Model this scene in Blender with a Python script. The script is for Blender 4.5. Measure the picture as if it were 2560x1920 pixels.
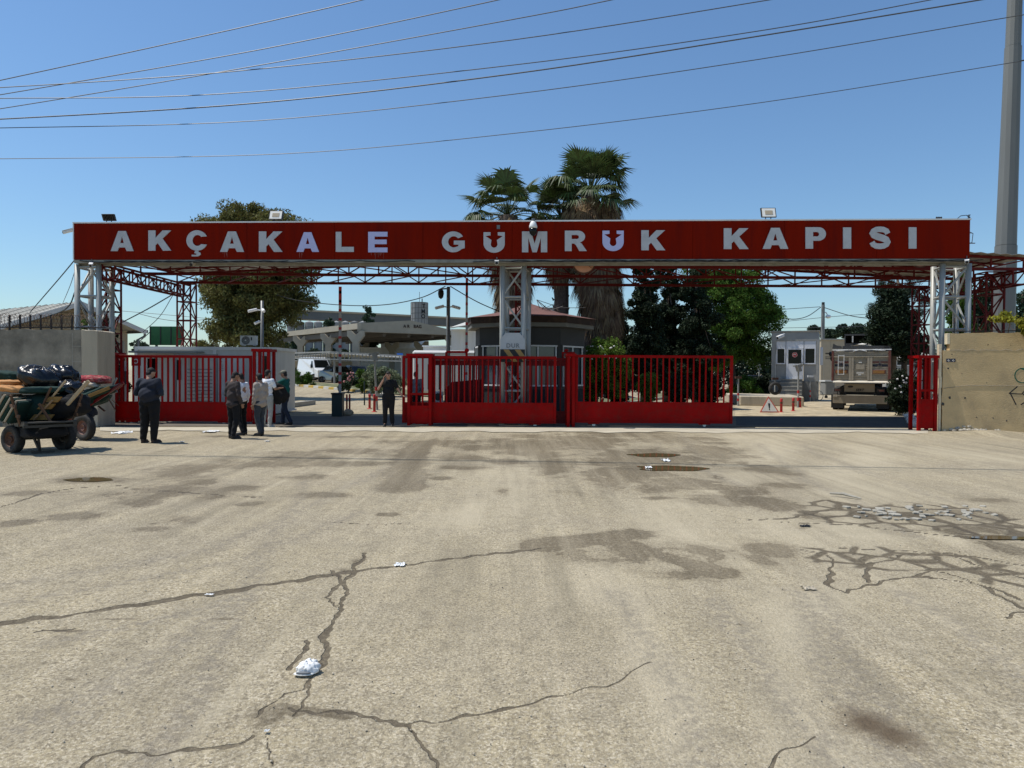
import bpy, bmesh, math, random
import numpy as np
from mathutils import Vector, Matrix, Euler
random.seed(7); rng = np.random.default_rng(7)
for o in list(bpy.data.objects): bpy.data.objects.remove(o)
SC = bpy.context.scene
COL = SC.collection
# ------------------------------------------------------------------ camera
F = 1800.0; CAMH = 1.7
PITCH = math.atan(30 / F); ROLL = math.radians(0.35)
cam = bpy.data.cameras.new('camera'); camo = bpy.data.objects.new('camera', cam); COL.objects.link(camo)
cam.sensor_width = 36; cam.lens = 36 * F / 2560; cam.clip_start = 0.05; cam.clip_end = 12000
CM = Matrix.Rotation(math.radians(90) - PITCH, 3, 'X') @ Matrix.Rotation(ROLL, 3, 'Z')
camo.matrix_world = Matrix.Translation((0, 0, CAMH)) @ CM.to_4x4()
SC.camera = camo
# ------------------------------------------------------------------ sky, sun, exposure
SUN_EL = 64.0; SUN_AZ = -81.0      # azimuth clockwise from +Y: left of the view, a touch behind the gate
w = bpy.data.worlds.new('World'); SC.world = w; w.use_nodes = True
nt = w.node_tree; bg = nt.nodes['Background']
sky = nt.nodes.new('ShaderNodeTexSky'); sky.sky_type = 'NISHITA'; sky.sun_disc = False
sky.sun_elevation = math.radians(SUN_EL); sky.sun_rotation = math.radians(SUN_AZ)
sky.altitude = 350; sky.air_density = 1.25; sky.dust_density = 0.45; sky.ozone_density = 2.2
tint = nt.nodes.new('ShaderNodeMix'); tint.data_type = 'RGBA'; tint.blend_type = 'MULTIPLY'; tint.inputs[0].default_value = 1; tint.inputs[7].default_value = (.87, 1.085, 1.275, 1)
nt.links.new(sky.outputs[0], tint.inputs[6]); nt.links.new(tint.outputs[2], bg.inputs[0]); bg.inputs[1].default_value = 0.10
sl = bpy.data.lights.new('sun', 'SUN'); sl.energy = 4.6; sl.angle = math.radians(0.53); sl.color = (1.0, 0.955, 0.88)
so = bpy.data.objects.new('sun', sl); COL.objects.link(so)
az = math.radians(SUN_AZ); el = math.radians(SUN_EL)
SD = Vector((math.sin(az) * math.cos(el), math.cos(az) * math.cos(el), math.sin(el)))
so.rotation_euler = SD.to_track_quat('Z', 'Y').to_euler(); so.location = (-20, 0, 30)
vs = SC.view_settings; vs.view_transform = 'Standard'; vs.look = 'None'; vs.exposure = 0.0; vs.gamma = 1
SC.render.engine = 'CYCLES'; SC.cycles.max_bounces = 6; SC.cycles.transparent_max_bounces = 8
# ------------------------------------------------------------------ pixel helpers (2560 px wide photograph)
def smooth(a, b, x):
    t = min(1, max(0, (x - a) / (b - a))); return t * t * (3 - 2 * t)
def GH(x, y):            # terrain height
    return 0.68 * smooth(44, 62, y) * (1 - smooth(2, 12, x))
def ray(px, py):
    return CM @ Vector(((px - 1280) / F, -(py - 960) / F, -1))
def W(px, py, Y):
    d = ray(px, py); t = Y / d.y; return Vector((d.x * t, Y, CAMH + d.z * t))
def G(px, py, z=0.0):
    d = ray(px, py); t = (z - CAMH) / d.z; return Vector((d.x * t, d.y * t, z))
def X(px, Y): return W(px, 940, Y).x
def Z(px, py, Y): return W(px, py, Y).z
# ------------------------------------------------------------------ materials
def lin(h):
    if isinstance(h, str):
        c = [int(h[i:i + 2], 16) / 255 for i in (0, 2, 4)]
        return tuple((x / 12.92 if x <= .04045 else ((x + .055) / 1.055) ** 2.4) for x in c)
    return tuple(h)
def mat(name, col, rough=0.7, var=0.12, scale=3.0, bump=0.0, bscale=40, metal=0.0, dirt=None, dscale=1.2, damt=0.4, spec=0.4, streak=False, trans=0.0, island=0.0, coat=0):
    m = bpy.data.materials.new(name); m.use_nodes = True; n = m.node_tree; N = n.nodes; L = n.links
    b = N['Principled BSDF']; c = lin(col)
    b.inputs['Roughness'].default_value = rough; b.inputs['Metallic'].default_value = metal
    b.inputs['Specular IOR Level'].default_value = spec; b.inputs['Coat Weight'].default_value = coat
    tc = N.new('ShaderNodeTexCoord'); mp = N.new('ShaderNodeMapping'); L.new(tc.outputs['Object'], mp.inputs[0])
    if streak: mp.inputs['Scale'].default_value = (1, 1, 0.12)
    no = N.new('ShaderNodeTexNoise'); no.inputs['Scale'].default_value = scale; no.inputs['Detail'].default_value = 6
    no.inputs['Roughness'].default_value = .62
    L.new(mp.outputs[0], no.inputs[0])
    r = N.new('ShaderNodeMapRange'); r.inputs[1].default_value = .3; r.inputs[2].default_value = .7
    L.new(no.outputs[0], r.inputs[0])
    mx = N.new('ShaderNodeMix'); mx.data_type = 'RGBA'
    mx.inputs[6].default_value = (*[x * (1 - var) for x in c], 1); mx.inputs[7].default_value = (*[min(1, x * (1 + var)) for x in c], 1)
    L.new(r.outputs[0], mx.inputs[0]); out = mx.outputs[2]
    if island:
        g = N.new('ShaderNodeNewGeometry'); hs = N.new('ShaderNodeHueSaturation')
        r2 = N.new('ShaderNodeMapRange'); r2.inputs[3].default_value = 1 - island; r2.inputs[4].default_value = 1 + island
        L.new(g.outputs['Random Per Island'], r2.inputs[0]); L.new(r2.outputs[0], hs.inputs['Value'])
        r3 = N.new('ShaderNodeMapRange'); r3.inputs[3].default_value = .48; r3.inputs[4].default_value = .52
        L.new(g.outputs['Random Per Island'], r3.inputs[0]); L.new(r3.outputs[0], hs.inputs['Hue'])
        L.new(out, hs.inputs['Color']); out = hs.outputs[0]
    if dirt:
        n2 = N.new('ShaderNodeTexNoise'); n2.inputs['Scale'].default_value = dscale; n2.inputs['Detail'].default_value = 8
        n2.inputs['Roughness'].default_value = .7
        L.new(mp.outputs[0], n2.inputs[0]); r4 = N.new('ShaderNodeMapRange')
        r4.inputs[1].default_value = .48; r4.inputs[2].default_value = .68; r4.inputs[4].default_value = damt
        L.new(n2.outputs[0], r4.inputs[0]); m2 = N.new('ShaderNodeMix'); m2.data_type = 'RGBA'
        L.new(r4.outputs[0], m2.inputs[0]); L.new(out, m2.inputs[6]); m2.inputs[7].default_value = (*lin(dirt), 1); out = m2.outputs[2]
    L.new(out, b.inputs['Base Color'])
    if bump:
        n3 = N.new('ShaderNodeTexNoise'); n3.inputs['Scale'].default_value = bscale; n3.inputs['Detail'].default_value = 5
        L.new(tc.outputs['Object'], n3.inputs[0]); bp = N.new('ShaderNodeBump'); bp.inputs['Strength'].default_value = bump
        bp.inputs['Distance'].default_value = .02
        L.new(n3.outputs[0], bp.inputs['Height']); L.new(bp.outputs[0], b.inputs['Normal'])
    if trans:
        tr = N.new('ShaderNodeBsdfTranslucent'); L.new(out, tr.inputs[0]); ms = N.new('ShaderNodeMixShader')
        ms.inputs[0].default_value = trans; L.new(b.outputs[0], ms.inputs[1]); L.new(tr.outputs[0], ms.inputs[2])
        L.new(ms.outputs[0], N['Material Output'].inputs[0])
    return m
M = {}
def mm(k, *a, **kw): M[k] = mat(k, *a, **kw); return M[k]
mm('sign_red', (.185, .0075, .0010), .75, .10, 1.5, dirt=(.085, .006, .005), dscale=2.2, damt=.5, streak=True, spec=.06)
mm('gate_red', (.29, .0010, .0012), .5, .25, 1.5, spec=.10, dirt=(.15, .020, .014), dscale=5, damt=.55, bump=.05, bscale=8)
mm('gate_red_old', (.15, .002, .004), .5, .15, 2.5, dirt=(.07, .012, .01), dscale=3, damt=.4, spec=.2)
mm('truss_red', (.135, .008, .006), .6, .15, 3, spec=.2, dirt=(.035, .01, .008), dscale=4, damt=.5)
mm('letter_white', (.49, .50, .51), .6, .06, 4, dirt=(.36, .36, .35), dscale=3, damt=.45)
mm('letter_lilac', (.50, .52, .78), .6, .05, 4)
mm('white_trim', (.80, .80, .78), .5, .05, 3, dirt=(.4, .38, .35), damt=.3)
mm('soffit', (.26, .25, .21), .7, .2, 3, dirt=(.12, .11, .10), dscale=4, damt=.6)
mm('roof_sheet', (.46, .44, .38), .5, .08, 2, dirt=(.3, .27, .22), damt=.4)
mm('tower_grey', (.355, .36, .335), .45, .10, 5, dirt=(.20, .19, .18), dscale=5, damt=.4, metal=.1)
mm('galv', (.17, .175, .175), .45, .12, 3, metal=.4, dirt=(.25, .24, .22), damt=.4)
mm('pole_concrete', (.165, .17, .16), .6, .12, 2, dirt=(.18, .18, .16), damt=.5, streak=True, metal=.15)
mm('concrete_old', (.235, .210, .165), .9, .5, 1.3, bump=.6, bscale=22, dirt=(.085, .072, .055), dscale=.75, damt=.8)
mm('concrete_pale', (.46, .40, .30), .9, .15, 2.0, bump=.5, bscale=25, dirt=(.22, .19, .15), dscale=1.8, damt=.6, streak=True)
mm('wall_beige', (.56, .41, .215), .9, .12, 1.6, bump=.5, bscale=30, dirt=(.33, .25, .15), dscale=1.1, damt=.55)
mm('wall_beige_raw', (.66, .57, .40), .95, .14, 4, bump=.9, bscale=18)
mm('concrete', (.38, .36, .31), .85, .12, 2, bump=.3, dirt=(.24, .22, .18), damt=.5)
mm('concrete_grey', (.30, .305, .29), .85, .10, 2, bump=.3, dirt=(.20, .20, .19), dscale=1.5, damt=.5)
mm('booth_grey', (.36, .36, .335), .85, .06, 2, bump=.2, dirt=(.24, .245, .25), dscale=1.6, damt=.5)
mm('booth_dark', (.20, .20, .185), .85, .10, 2, bump=.2, dirt=(.15, .15, .14), damt=.5)
mm('pvc', (.74, .75, .77), .35, .03, 2)
mm('white_panel', (.60, .60, .57), .5, .05, 2, dirt=(.42, .40, .36), damt=.35, streak=True)
mm('white_clean', (.72, .72, .70), .5, .05, 2, dirt=(.5, .49, .46), damt=.3, streak=True)
mm('cream', (.42, .35, .25), .8, .08, 2, dirt=(.36, .31, .24), damt=.4)
mm('wood_cream', (.42, .35, .25), .8, .12, 3)
mm('roof_white', (.52, .50, .43), .5, .05, 2, dirt=(.5, .47, .4), damt=.3)
mm('green_panel', (.035, .15, .05), .6, .12, 2)
mm('glass_dark', (.008, .010, .010), .12, .1, 1, spec=.22)
mm('glass_grey', (.09, .11, .13), .08, .1, 1, spec=.7)
mm('black', (.012, .012, .013), .5, .1, 4)
mm('rubber', (.030, .028, .026), .85, .15, 6, dirt=(.09, .08, .065), dscale=6, damt=.6, bump=.3)
mm('dark_metal', (.05, .048, .045), .5, .2, 6, metal=.4)
mm('rust', (.11, .055, .035), .8, .3, 8, metal=.2)
mm('wood', (.27, .17, .09), .8, .25, 8, bump=.2)
mm('wood_pale', (.42, .31, .18), .8, .2, 8, bump=.2)
mm('wood_dark', (.10, .05, .025), .8, .3, 8)
mm('cloth_green', (.007, .030, .022), .9, .25, 5, bump=.5, bscale=12)
mm('cloth_orange', (.50, .25, .09), .9, .2, 9, bump=.5, bscale=30, dirt=(.35, .13, .05), dscale=12, damt=.5)
mm('cloth_yellow', (.30, .17, .05), .9, .2, 6, bump=.5)
mm('cloth_red', (.26, .018, .03), .9, .35, 7, bump=.6, bscale=14, dirt=(.60, .42, .30), dscale=6, damt=.6)
mm('cloth_cream', (.50, .42, .32), .9, .25, 9, bump=.7, bscale=20)
mm('bag_black', (.007, .007, .008), .24, .1, 4, bump=.95, bscale=9, spec=.45)
mm('skin', (.42, .235, .16), .6, .08, 20)
mm('skin_tan', (.30, .16, .10), .6, .08, 20)
mm('hair', (.010, .008, .007), .7, .2, 60, bump=.5, bscale=150)
mm('navy_knit', (.020, .023, .035), .95, .2, 10, bump=.3, bscale=60)
mm('black_cloth', (.008, .008, .009), .95, .2, 8, bump=.3)
mm('suit_brown', (.045, .034, .032), .9, .15, 12, bump=.3)
mm('beige_jacket', (.36, .30, .25), .9, .08, 12, bump=.3)
mm('white_shirt', (.70, .71, .74), .9, .05, 12, bump=.3)
mm('teal_shirt', (.006, .085, .070), .9, .12, 12, bump=.3)
mm('slate_trousers', (.045, .052, .062), .95, .15, 12, bump=.3)
mm('blue_jeans', (.014, .022, .042), .95, .2, 12, bump=.3)
mm('grey_shirt', (.15, .16, .18), .95, .1, 12)
mm('cap_olive', (.20, .19, .14), .9, .1, 10)
mm('shoe', (.012, .011, .010), .5, .1, 10)
mm('shoe_white', (.5, .48, .45), .6, .1, 10)
mm('kerb_white', (.70, .69, .64), .7, .08, 4, dirt=(.4, .37, .3), damt=.5)
mm('kerb_yellow', (.62, .42, .08), .7, .08, 4, dirt=(.4, .33, .2), damt=.5)
mm('post_red', (.48, .03, .03), .6, .15, 5, dirt=(.2, .08, .06), damt=.4)
mm('post_white', (.42, .40, .38), .6, .1, 5, dirt=(.3, .28, .25), damt=.4)
mm('cabinet_green', (.018, .035, .033), .5, .15, 4)
mm('roof_red', (.17, .085, .075), .85, .15, 6, bump=.3, dirt=(.10, .055, .05), damt=.5)
mm('fascia_brown', (.04, .024, .018), .85, .25, 3, dirt=(.2, .12, .07), dscale=2, damt=.35)
mm('booth_wall', (.062, .063, .064), .8, .06, 2)
mm('booth_wall_low', (.02, .024, .028), .8, .1, 2)
mm('van_white', (.72, .74, .76), .3, .03, 2, coat=.4)
mm('car_grey', (.10, .105, .115), .3, .05, 2, metal=.5, coat=.5)
mm('car_black', (.02, .02, .022), .25, .05, 2, coat=.5)
mm('truck_body', (.34, .30, .235), .8, .15, 2.5, dirt=(.44, .38, .28), dscale=2.5, damt=.6)
mm('truck_dust', (.60, .55, .45), .9, .1, 3)
mm('truck_box', (.24, .20, .145), .8, .12, 3, dirt=(.25, .21, .15), damt=.5)
mm('truck_dark', (.035, .032, .03), .8, .2, 4, dirt=(.12, .10, .08), damt=.5)
mm('truck_red', (.15, .045, .035), .7, .2, 4, dirt=(.25, .19, .14), damt=.5)
mm('navy_paint', (.018, .02, .035), .6, .2, 4)
mm('light_orange', (.30, .14, .035), .4, .1, 4, dirt=(.3, .2, .1), damt=.4)
mm('stripe_yellow', (.36, .22, .07), .7, .1, 4)
mm('sign_grey', (.42, .44, .45), .6, .06, 4, dirt=(.3, .3, .3), damt=.3)
mm('sign_text', (.16, .17, .18), .7, .1, 4)
mm('sign_white', (.80, .78, .72), .6, .04, 4, dirt=(.5, .46, .4), damt=.3)
mm('sign_rededge', (.60, .13, .09), .6, .1, 4)
mm('blue_tarp', (.02, .12, .42), .6, .1, 4)
mm('trunk', (.13, .10, .075), .95, .3, 6, bump=.8, bscale=12)
mm('trunk_pale', (.26, .21, .16), .95, .25, 4, bump=.8, bscale=10)
mm('palm_trunk', (.13, .10, .08), .95, .35, 10, bump=1, bscale=9)
LEAF = dict(rough=.75, spec=.2)
mm('leaf_eucalyptus', (.150, .142, .045), var=.38, scale=.55, trans=.2, island=.4, **LEAF)
mm('leaf_dark', (.020, .033, .015), var=.35, scale=.8, trans=.1, island=.35, **LEAF)
mm('leaf_conifer', (.032, .058, .030), var=.3, scale=1.0, trans=.1, island=.35, **LEAF)
mm('leaf_broad', (.072, .130, .018), var=.3, scale=.8, trans=.25, island=.45, **LEAF)
mm('leaf_bush', (.12, .19, .03), var=.3, scale=1.2, trans=.25, island=.45, **LEAF)
mm('leaf_hedge', (.055, .115, .016), var=.3, scale=2, trans=.15, island=.4, **LEAF)
mm('leaf_olive', (.185, .215, .125), var=.2, scale=2, trans=.2, island=.35, **LEAF)
mm('leaf_pine', (.030, .048, .027), var=.3, scale=1, trans=.1, island=.4, **LEAF)
mm('leaf_yellow', (.26, .25, .03), var=.35, scale=3, trans=.35, island=.4, **LEAF)
mm('leaf_palm', (.060, .088, .024), var=.3, scale=1.5, trans=.2, island=.4, rough=.5, spec=.4)
mm('leaf_dead', (.20, .140, .085), var=.3, scale=1.5, trans=.1, island=.45, rough=.9, spec=.1)
mm('flower', (.75, .72, .70), .8, .1, 5)
mm('pink_flower', (.55, .25, .25), .8, .1, 5)
mm('silo', (.26, .265, .26), .8, .10, .12, dirt=(.22, .22, .21), dscale=.25, damt=.6)
mm('silo_dark', (.15, .15, .145), .8, .15, .2)
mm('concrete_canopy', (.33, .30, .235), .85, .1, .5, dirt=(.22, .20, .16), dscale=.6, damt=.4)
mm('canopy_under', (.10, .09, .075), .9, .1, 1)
mm('disc_orange', (.55, .28, .18), .7, .1, 4)
mm('green_paint', (.0, .10, .06), .8, .1, 4)
mm('rubble', (.42, .38, .31), .95, .3, 9, bump=.6)
mm('slab', (.36, .335, .275), .95, .15, 9, bump=.6)
mm('paper', (.78, .78, .76), .8, .05, 6)
mm('plate_navy', (.03, .035, .06), .6, .1, 4)
# ------------------------------------------------------------------ mesh builder
class MB:
    def __init__(s): s.v = []; s.f = []; s.m = []
    def add(s, vs_, fs, m=0):
        b = len(s.v); s.v += [tuple(p) for p in vs_]
        for f in fs: s.f.append([i + b for i in f]); s.m.append(m)
        return s
    def box(s, x0, x1, y0, y1, z0, z1, m=0):
        v = [(x, y, z) for z in (z0, z1) for y in (y0, y1) for x in (x0, x1)]
        return s.add(v, [(0, 2, 3, 1), (4, 5, 7, 6), (0, 1, 5, 4), (2, 6, 7, 3), (0, 4, 6, 2), (1, 3, 7, 5)], m)
    def obox(s, c, a, b, d, m=0):
        c, a, b, d = map(Vector, (c, a, b, d))
        v = [c + i * a + j * b + k * d for k in (-1, 1) for j in (-1, 1) for i in (-1, 1)]
        return s.add(v, [(0, 2, 3, 1), (4, 5, 7, 6), (0, 1, 5, 4), (2, 6, 7, 3), (0, 4, 6, 2), (1, 3, 7, 5)], m)
    def beam(s, p, q, w_, h=None, m=0, up=(0, 0, 1)):
        p, q = Vector(p), Vector(q); h = h or w_; d = (q - p); L = d.length
        if L < 1e-6: return s
        d.normalize(); u = Vector(up)
        if abs(d.dot(u)) > .98: u = Vector((0, 1, 0))
        a = d.cross(u).normalized(); b = a.cross(d).normalized()
        return s.obox((p + q) / 2, d * L / 2, a * w_ / 2, b * h / 2, m)
    def tube(s, p, q, r, r2=None, n=8, m=0, cap=True):
        return s.path([p, q], [r, r if r2 is None else r2], n, m, cap)
    def path(s, pts, r, n=6, m=0, cap=True):
        pts = [Vector(p) for p in pts]; k = len(pts)
        rs = r if isinstance(r, (list, tuple)) else [r] * k
        V = []; prev = None
        for i, p in enumerate(pts):
            d = (pts[min(i + 1, k - 1)] - pts[max(i - 1, 0)]).normalized()
            if prev is None:
                u = Vector((0, 0, 1)) if abs(d.z) < .9 else Vector((0, 1, 0)); a = d.cross(u).normalized()
            else: a = (prev - d * prev.dot(d)).normalized()
            prev = a; b = d.cross(a)
            for j in range(n):
                t = 2 * math.pi * j / n; V.append(p + (a * math.cos(t) + b * math.sin(t)) * rs[i])
        Fs = []
        for i in range(k - 1):
            for j in range(n):
                Fs.append((i * n + j, i * n + (j + 1) % n, (i + 1) * n + (j + 1) % n, (i + 1) * n + j))
        if cap: Fs.append(tuple(range(n - 1, -1, -1))); Fs.append(tuple((k - 1) * n + j for j in range(n)))
        return s.add(V, Fs, m)
    def ell(s, c, rx, ry, rz, nu=12, nv=8, m=0, R=None, noise=0, seed=0, sq=1.0):
        V = []; Fs = []; c = Vector(c); rr = random.Random(seed)
        ph = [(rr.uniform(0, 6), rr.uniform(0, 6), rr.uniform(1.5, 4), rr.uniform(1.5, 5)) for _ in range(5)]
        def pw(x): return math.copysign(abs(x) ** sq, x)
        for i in range(nv + 1):
            t = math.pi * i / nv
            for j in range(nu):
                f = 2 * math.pi * j / nu
                p = Vector((rx * pw(math.sin(t)) * pw(math.cos(f)), ry * pw(math.sin(t)) * pw(math.sin(f)), rz * pw(math.cos(t))))
                if noise:
                    d = sum(math.sin(a + k1 * p.x / rx * 2 + k2 * p.z / rz) * math.cos(b + k2 * p.y / ry * 2) for a, b, k1, k2 in ph) / 5
                    p *= 1 + noise * d * 1.6
                if R: p = R @ p
                V.append(c + p)
        for i in range(nv):
            for j in range(nu):
                a, b, c2, d = i * nu + j, i * nu + (j + 1) % nu, (i + 1) * nu + (j + 1) % nu, (i + 1) * nu + j
                if i == 0: Fs.append((a, d, c2))
                elif i == nv - 1: Fs.append((a, d, b))
                else: Fs.append((a, d, c2, b))
        return s.add(V, Fs, m)
    def lathe(s, c, prof, n=16, m=0, axis='Z', ring=False):
        c = Vector(c); V = []; Fs = []
        for r, z in prof:
            for j in range(n):
                t = 2 * math.pi * j / n; a, b = r * math.cos(t), r * math.sin(t)
                V.append(c + (Vector((a, b, z)) if axis == 'Z' else Vector((z, a, b)) if axis == 'X' else Vector((b, z, a))))
        k = len(prof)
        for i in range(k - 1):
            for j in range(n): Fs.append((i * n + j, i * n + (j + 1) % n, (i + 1) * n + (j + 1) % n, (i + 1) * n + j))
        if ring:
            for j in range(n): Fs.append(((k - 1) * n + j, (k - 1) * n + (j + 1) % n, (j + 1) % n, j))
        else: Fs.append(tuple(range(n - 1, -1, -1))); Fs.append(tuple((k - 1) * n + j for j in range(n)))
        return s.add(V, Fs, m)
    def prism(s, poly, ext, m=0):
        ext = Vector(ext); P = [Vector(p) for p in poly]; n = len(P)
        return s.add(P + [p + ext for p in P], [tuple(range(n - 1, -1, -1)), tuple(range(n, 2 * n))] + [(i, (i + 1) % n, n + (i + 1) % n, n + i) for i in range(n)], m)
    def quad(s, a, b, c, d, m=0): return s.add([a, b, c, d], [(0, 1, 2, 3)], m)
    def xf(s, Mt, i0=0):
        for i in range(i0, len(s.v)): s.v[i] = tuple(Mt @ Vector(s.v[i]))
        return s
    def build(s, name, mats, parent=None, smooth_=False, bevel=0, loc=None):
        return mkobj(name, s.v, s.f, mats, parent, s.m, smooth_, bevel, loc)
WL = {}
def mkobj(name, v, f, mats, parent=None, mi=None, smooth_=False, bevel=0, loc=None, fixn=True):
    if parent is not None: off = WL[parent.name]
    elif loc is not None: off = Vector(loc)
    else:
        a = np.array(v); mn, mx = a.min(0), a.max(0); off = Vector(((mn[0] + mx[0]) / 2, (mn[1] + mx[1]) / 2, mn[2]))
    me = bpy.data.meshes.new(name); me.from_pydata([(p[0] - off.x, p[1] - off.y, p[2] - off.z) for p in v], [], f)
    if fixn:
        bm = bmesh.new(); bm.from_mesh(me); bmesh.ops.recalc_face_normals(bm, faces=bm.faces)
        if bevel:
            bmesh.ops.bevel(bm, geom=[e for e in bm.edges if len(e.link_faces) == 2 and e.calc_face_angle(0) > .6], offset=bevel, segments=1, affect='EDGES', clamp_overlap=True)
        bm.to_mesh(me); bm.free()
    for m in (mats if isinstance(mats, (list, tuple)) else [mats]): me.materials.append(M[m] if isinstance(m, str) else m)
    if mi is not None and len(mi) == len(me.polygons): me.polygons.foreach_set('material_index', mi)
    if smooth_: me.polygons.foreach_set('use_smooth', [True] * len(me.polygons))
    o = bpy.data.objects.new(name, me); COL.objects.link(o)
    if parent is not None: o.parent = parent; WL[o.name] = WL[parent.name]
    else: o.location = off; WL[o.name] = off
    return o
def tag(o, label=None, cat=None, group=None, kind=None):
    for k, v in (('label', label), ('category', cat), ('group', group), ('kind', kind)):
        if v: o[k] = v
    return o
def thing(name, label, cat, loc=(0, 0, 0), group=None):
    o = bpy.data.objects.new(name, None); COL.objects.link(o); o.location = loc; o.empty_display_size = .2
    WL[o.name] = Vector(loc); return tag(o, label, cat, group)
def dup(root, loc=None, rot=None, label=None, group=None, scale=None):
    r = root.copy(); COL.objects.link(r)
    if loc is not None: r.location = loc
    if rot is not None: r.rotation_euler = rot
    if scale is not None: r.scale = (scale,) * 3
    if label: r['label'] = label
    if group: r['group'] = group
    for ch in [c for c in root.children]:
        c = ch.copy(); COL.objects.link(c); c.parent = r
        for g in list(ch.children):
            d = g.copy(); COL.objects.link(d); d.parent = c
    return r
DG = bpy.context.evaluated_depsgraph_get
def evalmesh(ob):
    DG().update(); e = ob.evaluated_get(DG()); me = bpy.data.meshes.new_from_object(e)
    v = [tuple(x.co) for x in me.vertices]; f = [tuple(p.vertices) for p in me.polygons]
    bpy.data.meshes.remove(me); return v, f
def shape2d(loops, thick=.02):
    cu = bpy.data.curves.new('tmp', 'CURVE'); cu.dimensions = '2D'; cu.fill_mode = 'BOTH'; cu.extrude = thick / 2
    for lp in loops:
        sp = cu.splines.new('POLY'); sp.points.add(len(lp) - 1); sp.use_cyclic_u = True
        for i, (x, y) in enumerate(lp): sp.points[i].co = (x, y, 0, 1)
    o = bpy.data.objects.new('tmp', cu); COL.objects.link(o); r = evalmesh(o)
    bpy.data.objects.remove(o); bpy.data.curves.remove(cu); return r
def text2d(s, size=1, thick=.02, bold=0, spacing=1):
    cu = bpy.data.curves.new('tmp', 'FONT'); cu.body = s; cu.size = size; cu.extrude = thick / 2; cu.offset = bold
    cu.align_x = 'CENTER'; cu.space_character = spacing; cu.resolution_u = 3
    o = bpy.data.objects.new('tmp', cu); COL.objects.link(o); r = evalmesh(o)
    bpy.data.objects.remove(o); bpy.data.curves.remove(cu); return r
def frame_map(v, O, U, V_):
    O, U, V_ = Vector(O), Vector(U).normalized(), Vector(V_).normalized(); N = U.cross(V_)
    return [tuple(O + U * p[0] + V_ * p[1] + N * p[2]) for p in v]
def remesh(mb, vox=.012, sm=3):
    me = bpy.data.meshes.new('tmp'); me.from_pydata(mb.v, [], mb.f)
    bm = bmesh.new(); bm.from_mesh(me); bmesh.ops.recalc_face_normals(bm, faces=bm.faces); bm.to_mesh(me); bm.free()
    o = bpy.data.objects.new('tmp', me); COL.objects.link(o)
    r = o.modifiers.new('r', 'REMESH'); r.mode = 'VOXEL'; r.voxel_size = vox
    if sm: s2 = o.modifiers.new('s', 'SMOOTH'); s2.iterations = sm; s2.factor = .5
    out = evalmesh(o); bpy.data.objects.remove(o); bpy.data.meshes.remove(me); return out
# ------------------------------------------------------------------ leaves
def leafmesh(name, P, size, m, parent=None, droop=0.0, aspect=.5, flat=0.0, dirs=None, loc=None):
    n = len(P); P = np.asarray(P, float)
    d = rng.normal(size=(n, 3)) if dirs is None else dirs + rng.normal(size=(n, 3)) * .35
    d[:, 2] -= droop; d /= np.linalg.norm(d, axis=1)[:, None]
    b = rng.normal(size=(n, 3)); b -= (b * d).sum(1)[:, None] * d; b /= np.linalg.norm(b, axis=1)[:, None]
    s = size * rng.uniform(.6, 1.35, n)[:, None]
    V = np.stack([P - d * s * .5, P + b * s * aspect * .5, P + d * s * .5, P - b * s * aspect * .5], 1).reshape(-1, 3)
    off = np.array(WL[parent.name]) if parent is not None else (np.array(loc) if loc is not None else np.array([P[:, 0].mean(), P[:, 1].mean(), P[:, 2].min()]))
    me = bpy.data.meshes.new(name); me.vertices.add(4 * n); me.vertices.foreach_set('co', (V - off).ravel())
    me.loops.add(4 * n); me.polygons.add(n); me.loops.foreach_set('vertex_index', np.arange(4 * n, dtype=np.int32))
    me.polygons.foreach_set('loop_start', np.arange(0, 4 * n, 4, dtype=np.int32))
    me.polygons.foreach_set('loop_total', np.full(n, 4, dtype=np.int32))
    me.update(calc_edges=True); me.materials.append(M[m]); o = bpy.data.objects.new(name, me); COL.objects.link(o)
    if parent is not None: o.parent = parent; WL[o.name] = WL[parent.name]
    else: o.location = off; WL[o.name] = Vector(off)
    return o
def clumps(blobs, n, rc, per_shell=.75, k=None, squash=.8):
    """blobs: (cx,cy,cz,rx,ry,rz). leaf points gathered in clumps spread over the blobs"""
    vol = np.array([b[3] * b[4] * b[5] for b in blobs]) ** .667; vol /= vol.sum(); out = []
    for b, wv in zip(blobs, vol):
        nn = int(n * wv); kk = max(6, int((k or 60) * wv * len(blobs) / max(1, len(blobs)) * 1.0)) if k else max(8, int(nn / 260))
        c = rng.normal(size=(kk, 3)); c /= np.linalg.norm(c, axis=1)[:, None]
        c *= (per_shell + (1 - per_shell) * rng.uniform(-1.2, 1, kk))[:, None]
        c = c * np.array(b[3:6]) + np.array(b[:3])
        idx = rng.integers(0, kk, nn); r = rc * rng.uniform(.55, 1.3, kk)[idx]
        q = rng.normal(size=(nn, 3)); q /= np.linalg.norm(q, axis=1)[:, None]; q *= (rng.uniform(0, 1, nn) ** .45)[:, None]
        q *= np.stack([r, r, r * squash], 1); out.append(c[idx] + q)
    return np.concatenate(out)
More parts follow.
